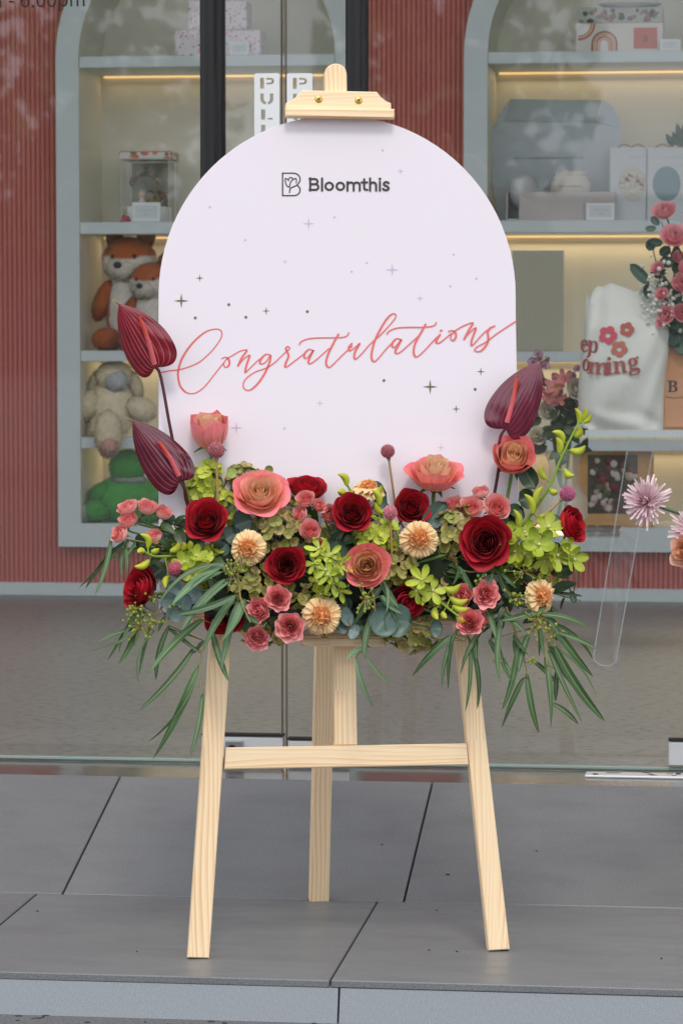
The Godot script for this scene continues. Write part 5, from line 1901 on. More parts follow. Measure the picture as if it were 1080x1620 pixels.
func make_sprigs() -> void:
	var green := lin(66, 102, 60)
	var pale := lin(92, 128, 92)
	willow_sprig("narrow leaved eucalyptus sprig sticking out at the far left", [[300, 880], [240, 860], [178, 850]], [[197, 857, 135, 932], [176, 852, 151, 941], [200, 860, 194, 914], [215, 856, 200, 880]], 0.06, 0.08, green)
	willow_sprig("seeded eucalyptus sprig drooping under the far left red rose", [[300, 925], [262, 955], [238, 985], [232, 1000]], [[220, 960, 188, 1050, 12, -0.12], [228, 968, 212, 1024], [238, 990, 220, 1070], [215, 995, 154, 1018], [262, 975, 250, 1000]], 0.08, 0.09, green,
		[[215, 962, 34, 26, 16], [240, 945, 30, 30, 18], [222, 990, 42, 40, 26], [246, 985, 34, 26, 14], [275, 965, 20, 24, 10]])
	willow_sprig("pale broad eucalyptus sprig over the left easel leg", [[374, 882], [378, 925], [382, 952], [396, 985]], [[354, 893, 272, 957, 15, 0.05], [356, 917, 287, 998, 12, 0.06], [372, 942, 278, 972, 12, -0.06], [372, 944, 323, 1027, 15, 0.04], [377, 952, 350, 1060, 13, 0.05], [385, 948, 348, 1017, 16, -0.12], [388, 972, 411, 986, 10], [350, 905, 300, 930, 10]], 0.115, 0.135, pale,
		[[368, 905, 32, 40, 26], [382, 892, 26, 24, 12]])
	willow_sprig("long eucalyptus sprig hanging lowest at the left", [[338, 980], [326, 1015], [316, 1048], [319, 1100]], [[266, 993, 320, 1035], [268, 990, 247, 1077, 10], [320, 980, 237, 1064, 15, 0.05], [308, 1023, 218, 1126, 11, -0.05], [312, 1057, 241, 1202, 15, -0.03], [320, 1097, 300, 1198, 10, -0.06], [337, 1002, 362, 1078, 13, 0.05], [322, 1015, 306, 1035, 8]], 0.075, 0.085, green)
	willow_sprig("short eucalyptus sprig in the middle over the easel clamp", [[586, 930], [592, 955], [590, 990], [570, 1030]], [[602, 930, 557, 992, 14, 0.06], [594, 962, 576, 1044, 14, 0.03], [600, 918, 631, 962, 12, 0.04], [604, 942, 630, 992, 11, -0.1], [574, 1026, 548, 1044, 10], [562, 1042, 592, 1120, 9, 0.06], [580, 1040, 616, 1082, 6], [570, 990, 574, 1035, 10]], 0.12, 0.1, pale,
		[[577, 948, 26, 50, 26]])
	willow_sprig("eucalyptus sprig over the right easel leg", [[745, 985], [740, 1000], [735, 1015]], [[712, 1006, 651, 1070, 13, 0.05], [723, 996, 699, 1088, 9, 0.08], [742, 1012, 735, 1127, 9, -0.03], [753, 1005, 754, 1044, 10], [768, 963, 784, 1010, 11], [775, 985, 728, 1068, 9, 0.1], [700, 1010, 688, 1030, 9]], 0.1, 0.1, green)
	willow_sprig("eucalyptus leaves between the lower right pink roses and the largest red rose", [[765, 900], [745, 905], [725, 900]], [[723, 896, 750, 937, 14, 0.05], [726, 897, 715, 925, 10], [787, 902, 821, 964, 12, 0.06], [778, 900, 770, 925, 9]], 0.1, 0.1, green,
		[[760, 915, 24, 20, 6]])
	willow_sprig("long leaved seeded eucalyptus sprig fanning down at the right", [[845, 930], [858, 975], [862, 1010], [864, 1050]], [[863, 960, 792, 982, 14, -0.05], [857, 972, 934, 996, 13, -0.08], [864, 974, 938, 1071, 13, 0.05], [878, 1000, 944, 1028, 9], [877, 1022, 957, 1142, 16, 0.05], [868, 1030, 920, 1143, 11, 0.03], [862, 1040, 870, 1154, 13, -0.02], [873, 1113, 914, 1146, 10, -0.06], [880, 1060, 878, 1110, 9], [868, 1020, 930, 1110, 13, 0.05]], 0.1, 0.12, green,
		[[850, 985, 34, 44, 28], [872, 1005, 22, 30, 14], [820, 945, 44, 30, 24], [828, 905, 50, 30, 20]])
	willow_sprig("second eucalyptus sprig hanging between the right leg and the fan", [[800, 960], [815, 1000], [828, 1040], [834, 1070]], [[833, 1066, 852, 1160, 12, 0.03], [827, 1073, 792, 1153, 12, 0.06], [818, 1020, 793, 1124, 12, -0.06], [836, 1003, 820, 1064, 13, 0.06], [794, 980, 790, 1080, 11, 0.08], [773, 1012, 809, 1064, 11, 0.03], [842, 1045, 884, 1088, 10, -0.05], [853, 990, 860, 1038, 10], [812, 1005, 838, 1040, 10], [795, 968, 830, 1000, 12]], 0.085, 0.1, green,
		[[783, 1045, 18, 16, 8], [842, 1045, 16, 16, 8]])
	willow_sprig("thin dark sprig pointing right past the sideways carnation", [[840, 925], [880, 940], [918, 950]], [[883, 938, 921, 943, 6], [892, 945, 886, 965, 5], [860, 935, 900, 930, 8]], 0.07, 0.07, lin(40, 66, 46))

# ================= goods in the shop =================
func shelf_y(k: int) -> float:
	return on_z(230, [88.0, 351.0, 555.0, 692.0][k], WALL_Z + 0.06).y

func px_len(n: float, z: float) -> float:
	return n * (-z * 1.008) / FOCAL

func carton(called: String, label: String, category: String, u0: float, u1: float, v_top: float, base: float, z: float, deep: float, m: Material, group := "", turn := 0.0) -> Node3D:
	var a := on_z(u0, v_top, z)
	var b := on_z(u1, v_top, z)
	var w := b.x - a.x
	var h := a.y - base
	var root := thing(called, label, category, Transform3D(Basis(Vector3.UP, turn), Vector3((a.x + b.x) * 0.5, base, z - deep * 0.5)), group)
	var g := Geo.new()
	g.box(Vector3(0, h * 0.5, 0), Vector3(w, h, deep), 0.0025)
	obj("carton", g, m, root)
	root.set_meta("w", w)
	root.set_meta("h", h)
	return root

func flat_patch(called: String, root: Node3D, x: float, y: float, w: float, h: float, z: float, m: Material, round := 0.0) -> MeshInstance3D:
	var g := Geo.new()
	var pts := []
	if round > 0.0:
		for k in 24:
			pts.append(Vector3(x + cos(TAU * k / 24.0) * w * 0.5, y + sin(TAU * k / 24.0) * h * 0.5, z))
	else:
		pts = [Vector3(x - w * 0.5, y - h * 0.5, z), Vector3(x + w * 0.5, y - h * 0.5, z), Vector3(x + w * 0.5, y + h * 0.5, z), Vector3(x - w * 0.5, y + h * 0.5, z)]
	g.poly(pts, Vector3(0, 0, 1))
	return obj(called, g, m, root)

func scribble(root: Node3D, x0: float, x1: float, y: float, amp: float, z: float, m: Material, wid: float, turns := 16.0) -> void:   # handwriting too small to read
	var g := Geo.new()
	var pts := PackedVector2Array()
	var ws := PackedFloat32Array()
	for k in 90:
		var f := k / 89.0
		pts.append(Vector2(lerpf(x0, x1, f) + amp * 0.5 * cos(f * TAU * turns), y + amp * sin(f * TAU * turns) * (0.5 + 0.5 * sin(f * 37.0))))
		ws.append(wid)
	g.stroke(pts, ws, z)
	obj("script_line", g, m, root)

func price_card(u0: float, u1: float, v0: float, base: float, z: float, label: String) -> void:
	var root := carton("price_card", label, "card", u0, u1, v0, base, z, 0.008, M("white_card"), "small white cards in front of the goods")
	var w: float = root.get_meta("w")
	var h: float = root.get_meta("h")
	flat_patch("card_print", root, 0, h * 0.52, w * 0.78, h * 0.66, 0.0046, plain("card_print", Color8(206, 218, 220), 0.5))
	scribble(root, -w * 0.25, w * 0.25, h * 0.6, h * 0.02, 0.0052, plain("faint_ink", Color8(150, 160, 166), 0.6), 0.0008)
	scribble(root, -w * 0.1, w * 0.1, h * 0.38, h * 0.02, 0.0052, plain("faint_ink", Color8(150, 160, 166), 0.6), 0.0008, 8.0)

func blossom_mat() -> StandardMaterial3D:
	if mats.has("blossom_paper"):
		return mats["blossom_paper"]
	var im := Image.create(256, 256, false, Image.FORMAT_RGB8)
	im.fill(Color8(226, 222, 226))
	var r := RandomNumberGenerator.new()
	r.seed = 31
	for k in 90:
		var c: Color = [Color8(206, 120, 142), Color8(196, 96, 124), Color8(120, 150, 152), Color8(222, 164, 176), Color8(90, 124, 130)][k % 5]
		var x := r.randi_range(0, 255)
		var y := r.randi_range(0, 255)
		var n := r.randi_range(4, 12)
		for dy in range(-n, n):
			for dx in range(-n, n):
				var d := sqrt(float(dx * dx + dy * dy * 1.4))
				if d < n * (0.75 + 0.25 * sin(atan2(dy, dx) * 5.0)):
					im.set_pixel((x + dx + 256) % 256, (y + dy + 256) % 256, c.lightened(0.25 * d / n))
	var m := plain("blossom_paper", Color.WHITE, 0.6)
	m.albedo_texture = ImageTexture.create_from_image(im)
	m.uv1_scale = Vector3(8, 8, 8)
	return m

func plush_ball(root: Node3D, called: String, at: Vector3, r: Vector3, col: Color, bs := Basis(), tint = null, parent: Node3D = null) -> MeshInstance3D:
	var g := Geo.new()
	var sd := rng.randf() * 50.0
	g.grid(34, 24, func(s: float, q: float) -> Array:
		var a := TAU * s
		var b := PI * (q - 0.5)
		var d := Vector3(cos(b) * cos(a), sin(b), -cos(b) * sin(a))
		var bump := 1.0 + 0.02 * sin(d.x * 9.0 + sd) * sin(d.y * 8.0 + sd)
		if s > 0.001 and s < 0.999:
			bump += rng.randf_range(-0.022, 0.022)
		var c: Color = (tint.call(d) if tint != null else col) * rng.randf_range(0.86, 1.1)
		c.a = 1.0
		return [at + bs * (d * r * bump), c])
	for j in 700:
		var y := 1.0 - 2.0 * (j + 0.5) / 700.0
		var az := j * 2.39996
		var d := Vector3(sqrt(1 - y * y) * cos(az), y, sqrt(1 - y * y) * sin(az))
		var p := at + bs * (d * r)
		var n := (bs * d).normalized()
		var t := n.cross(Vector3(rng.randfn(), rng.randfn(), rng.randfn()).normalized()).normalized()
		var c: Color = (tint.call(d) if tint != null else col) * rng.randf_range(0.8, 1.25)
		c.a = 1.0
		g.poly([p - t * 0.002, p + t * 0.002, p + n * rng.randf_range(0.004, 0.009) + Vector3(0, -0.003, 0) + n.cross(t) * rng.randf_range(-0.004, 0.004)], n, [], c)
	return obj(called, g, tinted("plush_fur", 0.95, Color.BLACK, 0.3), parent if parent else root)

func make_fox(u: float, head_v: float, base: float, z: float, size: float, label: String, turn: float) -> void:
	var c := on_z(u, head_v, z)
	var root := thing("plush_fox", label, "soft toy", Transform3D(Basis(Vector3.UP, turn), Vector3(c.x, base, z)), "brown and white plush foxes on the shelf")
	var hy := (c.y - base) / size
	var S := size
	var brown := lin(176, 88, 38)
	var white := lin(214, 208, 196)
	var head_tint := func(d: Vector3) -> Color:
		return white if d.y < 0.12 - 0.35 * maxf(0.0, d.z) * 0.2 + 0.12 * absf(d.x) and d.z > -0.3 else brown
	var hd := plush_ball(root, "head", Vector3(0, hy, 0) * S, Vector3(0.088, 0.076, 0.07) * S, brown, Basis(), head_tint)
	plush_ball(root, "muzzle", Vector3(-0.008, hy - 0.024, 0.045) * S, Vector3(0.05, 0.036, 0.04) * S, white, Basis(), null, hd)
	for s in [-1.0, 1.0]:
		plush_ball(root, "ear", Vector3(s * 0.052, hy + 0.075, -0.01) * S, Vector3(0.026, 0.042, 0.014) * S, brown * 0.8, Basis(Vector3.BACK, -s * 0.25), null, hd)
	var g := Geo.new()
	g.ball(Vector3(-0.012, hy - 0.014, 0.086) * S, Vector3(0.014, 0.011, 0.009) * S, 12, 8, Basis(), lin(18, 16, 16))
	obj("nose", g, tinted("toy_nose", 0.3), hd)
	for s in [-1.0, 1.0]:
		g = Geo.new()
		g.ball(Vector3(s * 0.036, hy + 0.014, 0.062) * S, Vector3.ONE * 0.007 * S, 10, 7, Basis(), lin(14, 12, 12))
		obj("eye", g, tinted("toy_nose", 0.3), hd)
	var body_tint := func(d: Vector3) -> Color:
		return white if absf(d.x) < 0.72 and d.z > 0.0 else brown
	plush_ball(root, "body", Vector3(0, hy * 0.46, -0.005) * S, Vector3(0.078, hy * 0.48, 0.062) * S, white, Basis(), body_tint)
	for s in [-1.0, 1.0]:
		plush_ball(root, "arm", Vector3(s * 0.082, hy * 0.56, 0.02) * S, Vector3(0.027, 0.066, 0.028) * S, brown, Basis(Vector3.BACK, s * 0.35))
		plush_ball(root, "leg", Vector3(s * 0.055, 0.036, 0.055) * S, Vector3(0.036, 0.036, 0.06) * S, brown, Basis(Vector3.UP, s * 0.4))

func make_shelf_goods() -> void:
	var zf := WALL_Z + 0.06
	# top shelf, left: three blossom boxes
	carton("blossom_box", "white gift box with pink blossom print, lower left behind the black tube", "gift box", 277, 340, 48, shelf_y(0), zf - 0.04, 0.12, blossom_mat(), "blossom printed gift boxes stacked on the top shelf")
	carton("blossom_box", "white gift box with pink blossom print, lower right of its stack", "gift box", 343, 412, 48, shelf_y(0), zf - 0.04, 0.12, blossom_mat(), "blossom printed gift boxes stacked on the top shelf")
	var low := on_z(300, 48, zf - 0.04).y + 0.001
	carton("blossom_box", "white gift box with pink blossom print on top of the other two", "gift box", 298, 390, 2, low, zf - 0.045, 0.11, blossom_mat(), "blossom printed gift boxes stacked on the top shelf")
	price_card(362, 394, 66, shelf_y(0), zf - 0.02, "white card before the blossom boxes on the top shelf")
	# second shelf, left: clear box with a little couple and dried flowers
	var z := zf - 0.10
	var a := on_z(191, 252, z)
	var b := on_z(267, 252, z)
	var w := b.x - a.x
	var base := shelf_y(1)
	var h := a.y - base
	var dome := thing("flower_display_box", "clear display box with flower printed lid holding a little couple and dried flowers", "display box", Transform3D(Basis(), Vector3((a.x + b.x) * 0.5, base, z - w * 0.5)))
	var g := Geo.new()
	g.box(Vector3(0, h * 0.5, 0), Vector3(w, h - 0.002, w), 0.0)
	obj("clear_case", g, M("clear_glass"), dome)
	for sx in [-1.0, 1.0]:
		for sz in [-1.0, 1.0]:
			g = Geo.new()
			g.box(Vector3(sx * w * 0.5, h * 0.5, sz * w * 0.5), Vector3(0.003, h - 0.004, 0.003), 0.0)
			obj("case_edge", g, plain("case_edge", Color8(176, 186, 176), 0.3), dome)
	g = Geo.new()
	g.box(Vector3(0, h * 0.5, -w * 0.44), Vector3(w * 0.9, h * 0.96, 0.002), 0.0)
	obj("backing", g, plain("olive_card", Color8(150, 152, 128), 0.7), dome)
	g = Geo.new()
	g.box(Vector3(0.002, h + 0.012, 0), Vector3(w + 0.012, 0.026, w + 0.012), 0.003)
	var im := Image.create(128, 64, false, Image.FORMAT_RGB8)
	im.fill(Color8(214, 216, 206))
	var r := RandomNumberGenerator.new()
	r.seed = 5
	for k in 26:
		var cc: Color = [Color8(214, 138, 84), Color8(200, 84, 118), Color8(96, 118, 72), Color8(206, 112, 96)][k % 4]
		var x := r.randi_range(0, 127)
		var y := r.randi_range(0, 63)
		var n := r.randi_range(5, 11)
		for dy in range(-n, n):
			for dx in range(-n, n):
				if dx * dx + dy * dy * 1.5 < n * n:
					im.set_pixel((x + dx + 128) % 128, (y + dy + 64) % 64, cc)
	var lidm := plain("lid_print", Color.WHITE, 0.6)
	lidm.albedo_texture = ImageTexture.create_from_image(im)
	lidm.uv1_scale = Vector3(6, 12, 1)
	obj("lid", g, lidm, dome)
	g = Geo.new()
	for k in 110:
		var ang := lerpf(-0.4, 2.6, rng.randf())
		var q := Vector3(-0.012 + cos(ang + 0.6) * 0.042, h * 0.62 + sin(ang + 0.6) * 0.035, rng.randf_range(-0.02, 0.02))
		if k > 56:
			q = Vector3(rng.randf_range(0.0, 0.06), h * rng.randf_range(0.28, 0.5), rng.randf_range(-0.03, 0.02))
		g.ball(q, Vector3.ONE * rng.randf_range(0.005, 0.010), 7, 5, Basis(), [lin(96, 96, 70), lin(150, 140, 70), lin(128, 84, 84), lin(150, 130, 150)][k % 4], 0.2, k)
	var df := obj("dried_flowers", g, tinted("dried_flower", 0.9), dome)
	df.set_meta("kind", "stuff")
	g = Geo.new()
	g.box(Vector3(0, h * 0.13, 0), Vector3(w * 0.8, h * 0.26, w * 0.7), 0.002)
	obj("plinth", g, M("white_card"), dome)
	for s in 2:
		var x: float = [-0.022, 0.006][s]
		g = Geo.new()
		g.lathe(Vector3(x, h * 0.26, 0.012), [Vector2(0.0, 0.0), Vector2(0.014, 0.0), Vector2(0.010, 0.018), Vector2(0.006, 0.03), Vector2(0.0, 0.032)], 16, Basis(), [lin(210, 200, 204), lin(60, 84, 60)][s])
		g.ball(Vector3(x, h * 0.26 + 0.040, 0.012), Vector3.ONE * 0.0105, 12, 9, Basis(), lin(216, 178, 158))
		g.ball(Vector3(x, h * 0.26 + 0.044, 0.009), Vector3(0.0115, 0.0095, 0.0105), 12, 9, Basis(), [lin(170, 164, 170), lin(58, 46, 40)][s])
		obj("figurine", g, tinted("figurine", 0.5), dome)
	price_card(209, 254, 320, base, zf - 0.03, "white card before the clear display box")
	g = Geo.new()
	for k in 14:
		g.ball(Vector3(rng.randf_range(-0.014, 0.014), rng.randf_range(0.004, 0.018), rng.randf_range(-0.01, 0.01)), Vector3.ONE * 0.006, 7, 5, Basis(), lin(196, 96, 112) * rng.randf_range(0.8, 1.2), 0.3, k)
	var pa := on_z(198, 340, zf - 0.04)
	var pm := obj("pink_rosette", g, tinted("dried_flower", 0.9))
	pm.position = Vector3(pa.x, base, pa.z)
	tag(pm, "pink fabric rosette left of the card before the clear box", "rosette")
	# third shelf: two foxes
	make_fox(205, 413, shelf_y(2), zf - 0.13, 1.0, "larger brown and white plush fox at the left of its shelf", -0.12)
	make_fox(240, 447, shelf_y(2), zf - 0.07, 0.82, "smaller brown and white plush fox half behind the board", -0.25)
	# fourth shelf: cream lamb
	var cr := lin(226, 214, 182)
	var pale := lin(192, 196, 198)
	z = zf - 0.11
	var c := on_z(182, 595, z)
	base = shelf_y(3)
	var lamb := thing("plush_lamb", "cream plush lamb with its foot hanging over the shelf edge", "soft toy", Transform3D(Basis(), Vector3(c.x, base, z)))
	var hy := c.y - base
	var head := plush_ball(lamb, "head", Vector3(0, hy, 0.01), Vector3(0.058, 0.05, 0.055), cr)
	plush_ball(lamb, "face", Vector3(0.012, hy - 0.012, 0.042), Vector3(0.038, 0.034, 0.03), pale, Basis(), null, head)
	for s in [-1.0, 1.0]:
		plush_ball(lamb, "ear", Vector3(s * 0.066, hy - 0.028, 0.0), Vector3(0.02, 0.046, 0.014), cr, Basis(Vector3.BACK, s * 0.3), null, head)
	plush_ball(lamb, "body", Vector3(-0.008, hy * 0.47, 0.0), Vector3(0.076, hy * 0.5, 0.065), cr)
	plush_ball(lamb, "arm", Vector3(-0.08, hy * 0.5, 0.03), Vector3(0.036, 0.052, 0.04), cr, Basis(Vector3.BACK, -0.4))
	plush_ball(lamb, "arm", Vector3(0.09, hy * 0.46, 0.03), Vector3(0.05, 0.036, 0.04), cr, Basis(Vector3.BACK, -0.4))
	plush_ball(lamb, "leg", Vector3(-0.02, 0.03, 0.07), Vector3(0.044, 0.044, 0.07), cr)
	var foot := plush_ball(lamb, "leg", Vector3(0.006, 0.012, 0.14), Vector3(0.042, 0.075, 0.04), cr)
	plush_ball(lamb, "sole", Vector3(0.012, -0.022, 0.163), Vector3(0.026, 0.032, 0.02), lin(222, 176, 160), Basis(), null, foot)
	# bottom: green frog-like toy
	var gr := lin(72, 156, 66)
	z = zf - 0.12
	base = on_z(160, 828, zf).y
	c = on_z(200, 738, z)
	hy = c.y - base
	var toy := thing("plush_turtle", "green plush toy with grey collar sitting on the niche floor", "soft toy", Transform3D(Basis(), Vector3(c.x, base, z)))
	plush_ball(toy, "head", Vector3(0.006, hy, 0.01), Vector3(0.058, 0.055, 0.05), gr)
	plush_ball(toy, "collar", Vector3(0.01, hy - 0.042, 0.01), Vector3(0.058, 0.016, 0.05), lin(158, 166, 158))
	plush_ball(toy, "body", Vector3(0, hy * 0.40, 0.0), Vector3(0.115, hy * 0.44, 0.08), gr)
	plush_ball(toy, "arm", Vector3(-0.075, hy * 0.52, 0.04), Vector3(0.04, 0.03, 0.03), gr, Basis(Vector3.BACK, 0.5))
	plush_ball(toy, "leg", Vector3(-0.09, 0.036, 0.05), Vector3(0.05, 0.036, 0.05), gr)
	plush_ball(toy, "leg", Vector3(0.08, 0.036, 0.05), Vector3(0.05, 0.036, 0.05), gr)
	plush_ball(toy, "paw", Vector3(-0.125, 0.032, 0.07), Vector3(0.024, 0.03, 0.03), lin(176, 182, 170))
	make_right_niche(zf)

func make_right_niche(zf: float) -> void:
	# top shelf: rainbow print box with a clear packet of dried flowers on it
	var base := shelf_y(0)
	var rb := carton("rainbow_box", "white gift box printed with a rainbow and a coral square on the top shelf", "gift box", 910, 1048, 37, base, zf - 0.05, 0.14, plain("box_white", Color8(216, 214, 206), 0.6))
	var w: float = rb.get_meta("w")
	var h: float = rb.get_meta("h")
	var cols := [Color8(150, 72, 66), Color8(206, 160, 108), Color8(186, 96, 84), Color8(196, 150, 90)]
	for k in 4:
		var g := Geo.new()
		var pts := PackedVector2Array()
		var ws := PackedFloat32Array()
		var rr := h * (0.42 - 0.085 * k)
		pts.append(Vector2(-w * 0.17 - rr, 0.004))
		for j in 17:
			var a := PI - PI * j / 16.0
			pts.append(Vector2(-w * 0.17 + cos(a) * rr, h * 0.28 + sin(a) * rr))
		pts.append(Vector2(-w * 0.17 + rr, 0.004))
		for p in pts:
			ws.append(h * 0.06)
		g.stroke(pts, ws, 0.0705)
		obj("rainbow_band", g, plain("rainbow_%d" % k, cols[k], 0.6), rb)
		g = Geo.new()
		pts = PackedVector2Array()
		ws = PackedFloat32Array()
		if k > 1:
			for j in 9:
				var a := -PI / 2 * j / 8.0
				pts.append(Vector2(-w * 0.46 + cos(a) * h * (0.52 - 0.1 * (k - 2)), h * 0.97 + sin(a) * h * (0.52 - 0.1 * (k - 2))))
				ws.append(h * 0.07)
			g.stroke(pts, ws, 0.0705)
			obj("corner_arc", g, plain("rainbow_%d" % (k + 2 - 2), cols[k], 0.6), rb)
	flat_patch("coral_square", rb, w * 0.30, h * 0.47, w * 0.27, h * 0.72, 0.0708, plain("coral_print", Color8(196, 98, 82), 0.6))
	text_on("B", "Droid Serif", rb, Vector3(w * 0.30, h * 0.45, 0.0712), h * 0.2, M("charcoal_ink"), "square_letter")
	var top := on_z(950, 37, zf - 0.05).y + 0.001
	var pk := carton("dried_flower_packet", "clear topped packet of dried flowers lying on the rainbow box", "packet", 912, 1048, 12, top, zf - 0.06, 0.11, plain("packet_card", Color8(168, 176, 170), 0.5))
	var ph: float = pk.get_meta("h")
	var pw: float = pk.get_meta("w")
	var g := Geo.new()
	for k in 50:
		g.ball(Vector3(rng.randf_range(-0.46, 0.46) * pw, rng.randf_range(0.15, 0.85) * ph, 0.056), Vector3(0.008, 0.006, 0.003) * rng.randf_range(0.6, 1.3), 7, 5, Basis(), [lin(150, 130, 110), lin(70, 80, 74), lin(196, 190, 180), lin(140, 110, 100)][k % 4], 0.3, k)
	var fl := obj("dried_flowers", g, tinted("dried_flower", 0.9), pk)
	fl.set_meta("kind", "stuff")
	g = Geo.new()
	g.lathe(Vector3.ZERO, [Vector2(0.0, 0.0), Vector2(0.05, 0.0), Vector2(0.095, 0.012), Vector2(0.1, 0.014), Vector2(0.094, 0.016), Vector2(0.05, 0.004), Vector2(0.0, 0.003)], 32)
	var dish := obj("white_dish", g, M("white_card"))
	dish.position = Vector3(on_z(995, 12, zf - 0.1).x, on_z(995, 12, zf - 0.06).y + 0.001, zf - 0.115)
	tag(dish, "shallow white dish on top of the flower packet, cut by the photo's edge", "dish")
	price_card(1043, 1076, 62, base, zf - 0.02, "white card beside the rainbow box on the top shelf")
	# second shelf: open grey gift box
	base = shelf_y(1)
	var z := zf - 0.05
	var grey := plain("grey_card", Color8(178, 188, 192), 0.65)
	var taupe := plain("taupe_card", Color8(186, 182, 178), 0.65)
	var c0 := on_z(800, 304, z)
	var c1 := on_z(973, 304, z)
	var bw := c1.x - c0.x
	var bh := c0.y - base
	var o := Vector3((c0.x + c1.x) * 0.5, base, z)
	var gb := thing("open_gift_box", "open grey gift box with upright lid, bonnet and cloth pouch inside", "gift box", Transform3D(Basis(), o))
	g = Geo.new()
	g.box(Vector3(0.02, bh * 0.5, 0), Vector3(bw - 0.04, bh, 0.004), 0.001)
	obj("front_wall", g, taupe, gb)
	for s in [-1.0, 1.0]:
		g = Geo.new()
		g.box(Vector3(s * (bw * 0.5 - 0.002) + (0.0 if s > 0 else -0.0), bh * 0.5, -0.07), Vector3(0.004, bh, 0.136), 0.001)
		obj("side_wall", g, taupe, gb)
	g = Geo.new()
	g.box(Vector3(0, 0.004, -0.07), Vector3(bw - 0.01, 0.006, 0.13), 0.001)
	obj("bottom", g, taupe, gb)
	var P := func(u: float, v: float, zz: float) -> Vector2:
		var q := on_z(u, v, zz)
		return Vector2(q.x - o.x, q.y - o.y)
	var zl := z - 0.14
	g = Geo.new()
	g.extrude(PackedVector2Array([P.call(790, 350, zl), P.call(970, 350, zl), P.call(982, 300, zl), P.call(982, 205, zl), P.call(950, 193, zl), P.call(796, 193, zl), P.call(778, 205, zl), P.call(778, 290, zl)]), -0.143, -0.139, 0.0006)
	var lid := obj("lid", g, grey, gb)
	g = Geo.new()
	g.extrude(PackedVector2Array([P.call(797, 192, zl), P.call(941, 193, zl), P.call(951, 159, zl), P.call(806, 157, zl)]), -0.137, -0.134, 0.0006)
	obj("lid_flap", g, plain("grey_card_flap", Color8(160, 172, 174), 0.65), lid)
	g = Geo.new()
	g.extrude(PackedVector2Array([P.call(778, 203, zl), P.call(796, 193, zl), P.call(805, 158, zl), P.call(790, 180, zl)]), -0.138, -0.135, 0.0006)
	g.extrude(PackedVector2Array([P.call(943, 193, zl), P.call(982, 204, zl), P.call(980, 188, zl), P.call(968, 168, zl), P.call(953, 159, zl)]), -0.138, -0.135, 0.0006)
	obj("corner_flap", g, grey, lid)
	var s0: Vector2 = P.call(812, 250, zl)
	var s1: Vector2 = P.call(922, 250, zl)
	text_on("here's to new beginnings and precious moments", "Droid Serif", lid, Vector3((s0.x + s1.x) * 0.5, s0.y, -0.1385), 0.0085, plain("dark_ink", Color8(70, 78, 88), 0.6), "lid_words", s1.x - s0.x)
	g = Geo.new()
	var bq: Vector2 = P.call(828, 303, z - 0.07)
	g.ball(Vector3(bq.x, bq.y, -0.07), Vector3(0.046, 0.056, 0.04), 20, 14, Basis(), lin(190, 192, 194), 0.02, 3.0)
	obj("bonnet", g, tinted("soft_cloth", 0.9), gb)
	g = Geo.new()
	bq = P.call(902, 296, z - 0.05)
	g.ball(Vector3(bq.x, bq.y, -0.05), Vector3(0.064, 0.05, 0.03), 26, 18, Basis(), lin(206, 202, 190), 0.05, 8.0)
	g.ball(Vector3(bq.x, bq.y + 0.04, -0.05), Vector3(0.05, 0.016, 0.024), 20, 10, Basis(), lin(206, 202, 190), 0.16, 2.0)
	var pouch := obj("pouch", g, tinted("soft_cloth", 0.9), gb)
	scribble(pouch, bq.x - 0.035, bq.x + 0.035, bq.y + 0.002, 0.003, -0.019, plain("dark_ink", Color8(70, 78, 88), 0.6), 0.0009, 12.0)
	price_card(926, 972, 321, base, zf - 0.03, "white card before the open grey gift box")
	# two grey boxes with round windows
	for k in 2:
		var u0: float = [964.0, 1023.0][k]
		var bx := carton("window_gift_box", ["grey gift box with a round window showing cream flowers", "grey gift box with a round teal window, partly behind the rose bouquet"][k], "gift box", u0, u0 + [58.5, 62.0][k], 233, base, zf - [0.07, 0.06][k], 0.09, plain("grey_box", Color8(200, 206, 208), 0.6), "grey gift boxes with round windows")
		w = bx.get_meta("w")
		h = bx.get_meta("h")
		var disc := flat_patch("round_window", bx, w * [0.12, 0.0][k], h * 0.5, 0.086, 0.108, 0.0455, plain(["window_cream", "window_teal"][k], [Color8(196, 192, 178), Color8(112, 142, 148)][k], 0.35), 1.0)
		if k == 0:
			g = Geo.new()
			for j in 26:
				var a := rng.randf() * TAU
				var rr := sqrt(rng.randf())
				g.ball(Vector3(w * 0.12 + cos(a) * rr * 0.036, h * 0.5 + sin(a) * rr * 0.046, 0.046), Vector3(0.008, 0.008, 0.003), 8, 5, Basis(), [lin(206, 202, 190), lin(186, 182, 166), lin(160, 100, 96)][0 if j < 14 else (1 if j < 22 else 2)], 0.3, j)
			obj("pressed_flowers", g, tinted("dried_flower", 0.9), disc).set_meta("kind", "stuff")
		scribble(bx, w * 0.02, w * 0.38, h * 0.86, 0.003, 0.0458, M("white_card"), 0.0022, 9.0)
		g = Geo.new()
		var hp := []
		for j in 11:
			var f := j / 10.0
			hp.append(Vector3(lerpf(-w * 0.3, w * 0.42, f), h + 0.002 + 0.009 * absf(sin(f * PI * 2.0)), 0.0))
		g.tube(hp, ramp_list(11, 0.0016, 0.0016), 6)
		obj("cord_handle", g, plain("brown_cord", Color8(110, 78, 60), 0.8), bx)
	# small pot of green leaves at the back right of the second shelf
	var pot := thing("leafy_pot", "small pot of dark green leaves behind the round window boxes", "plant", Transform3D(Basis(), Vector3(on_z(1082, 230, zf - 0.22).x, base, zf - 0.25)))
	g = Geo.new()
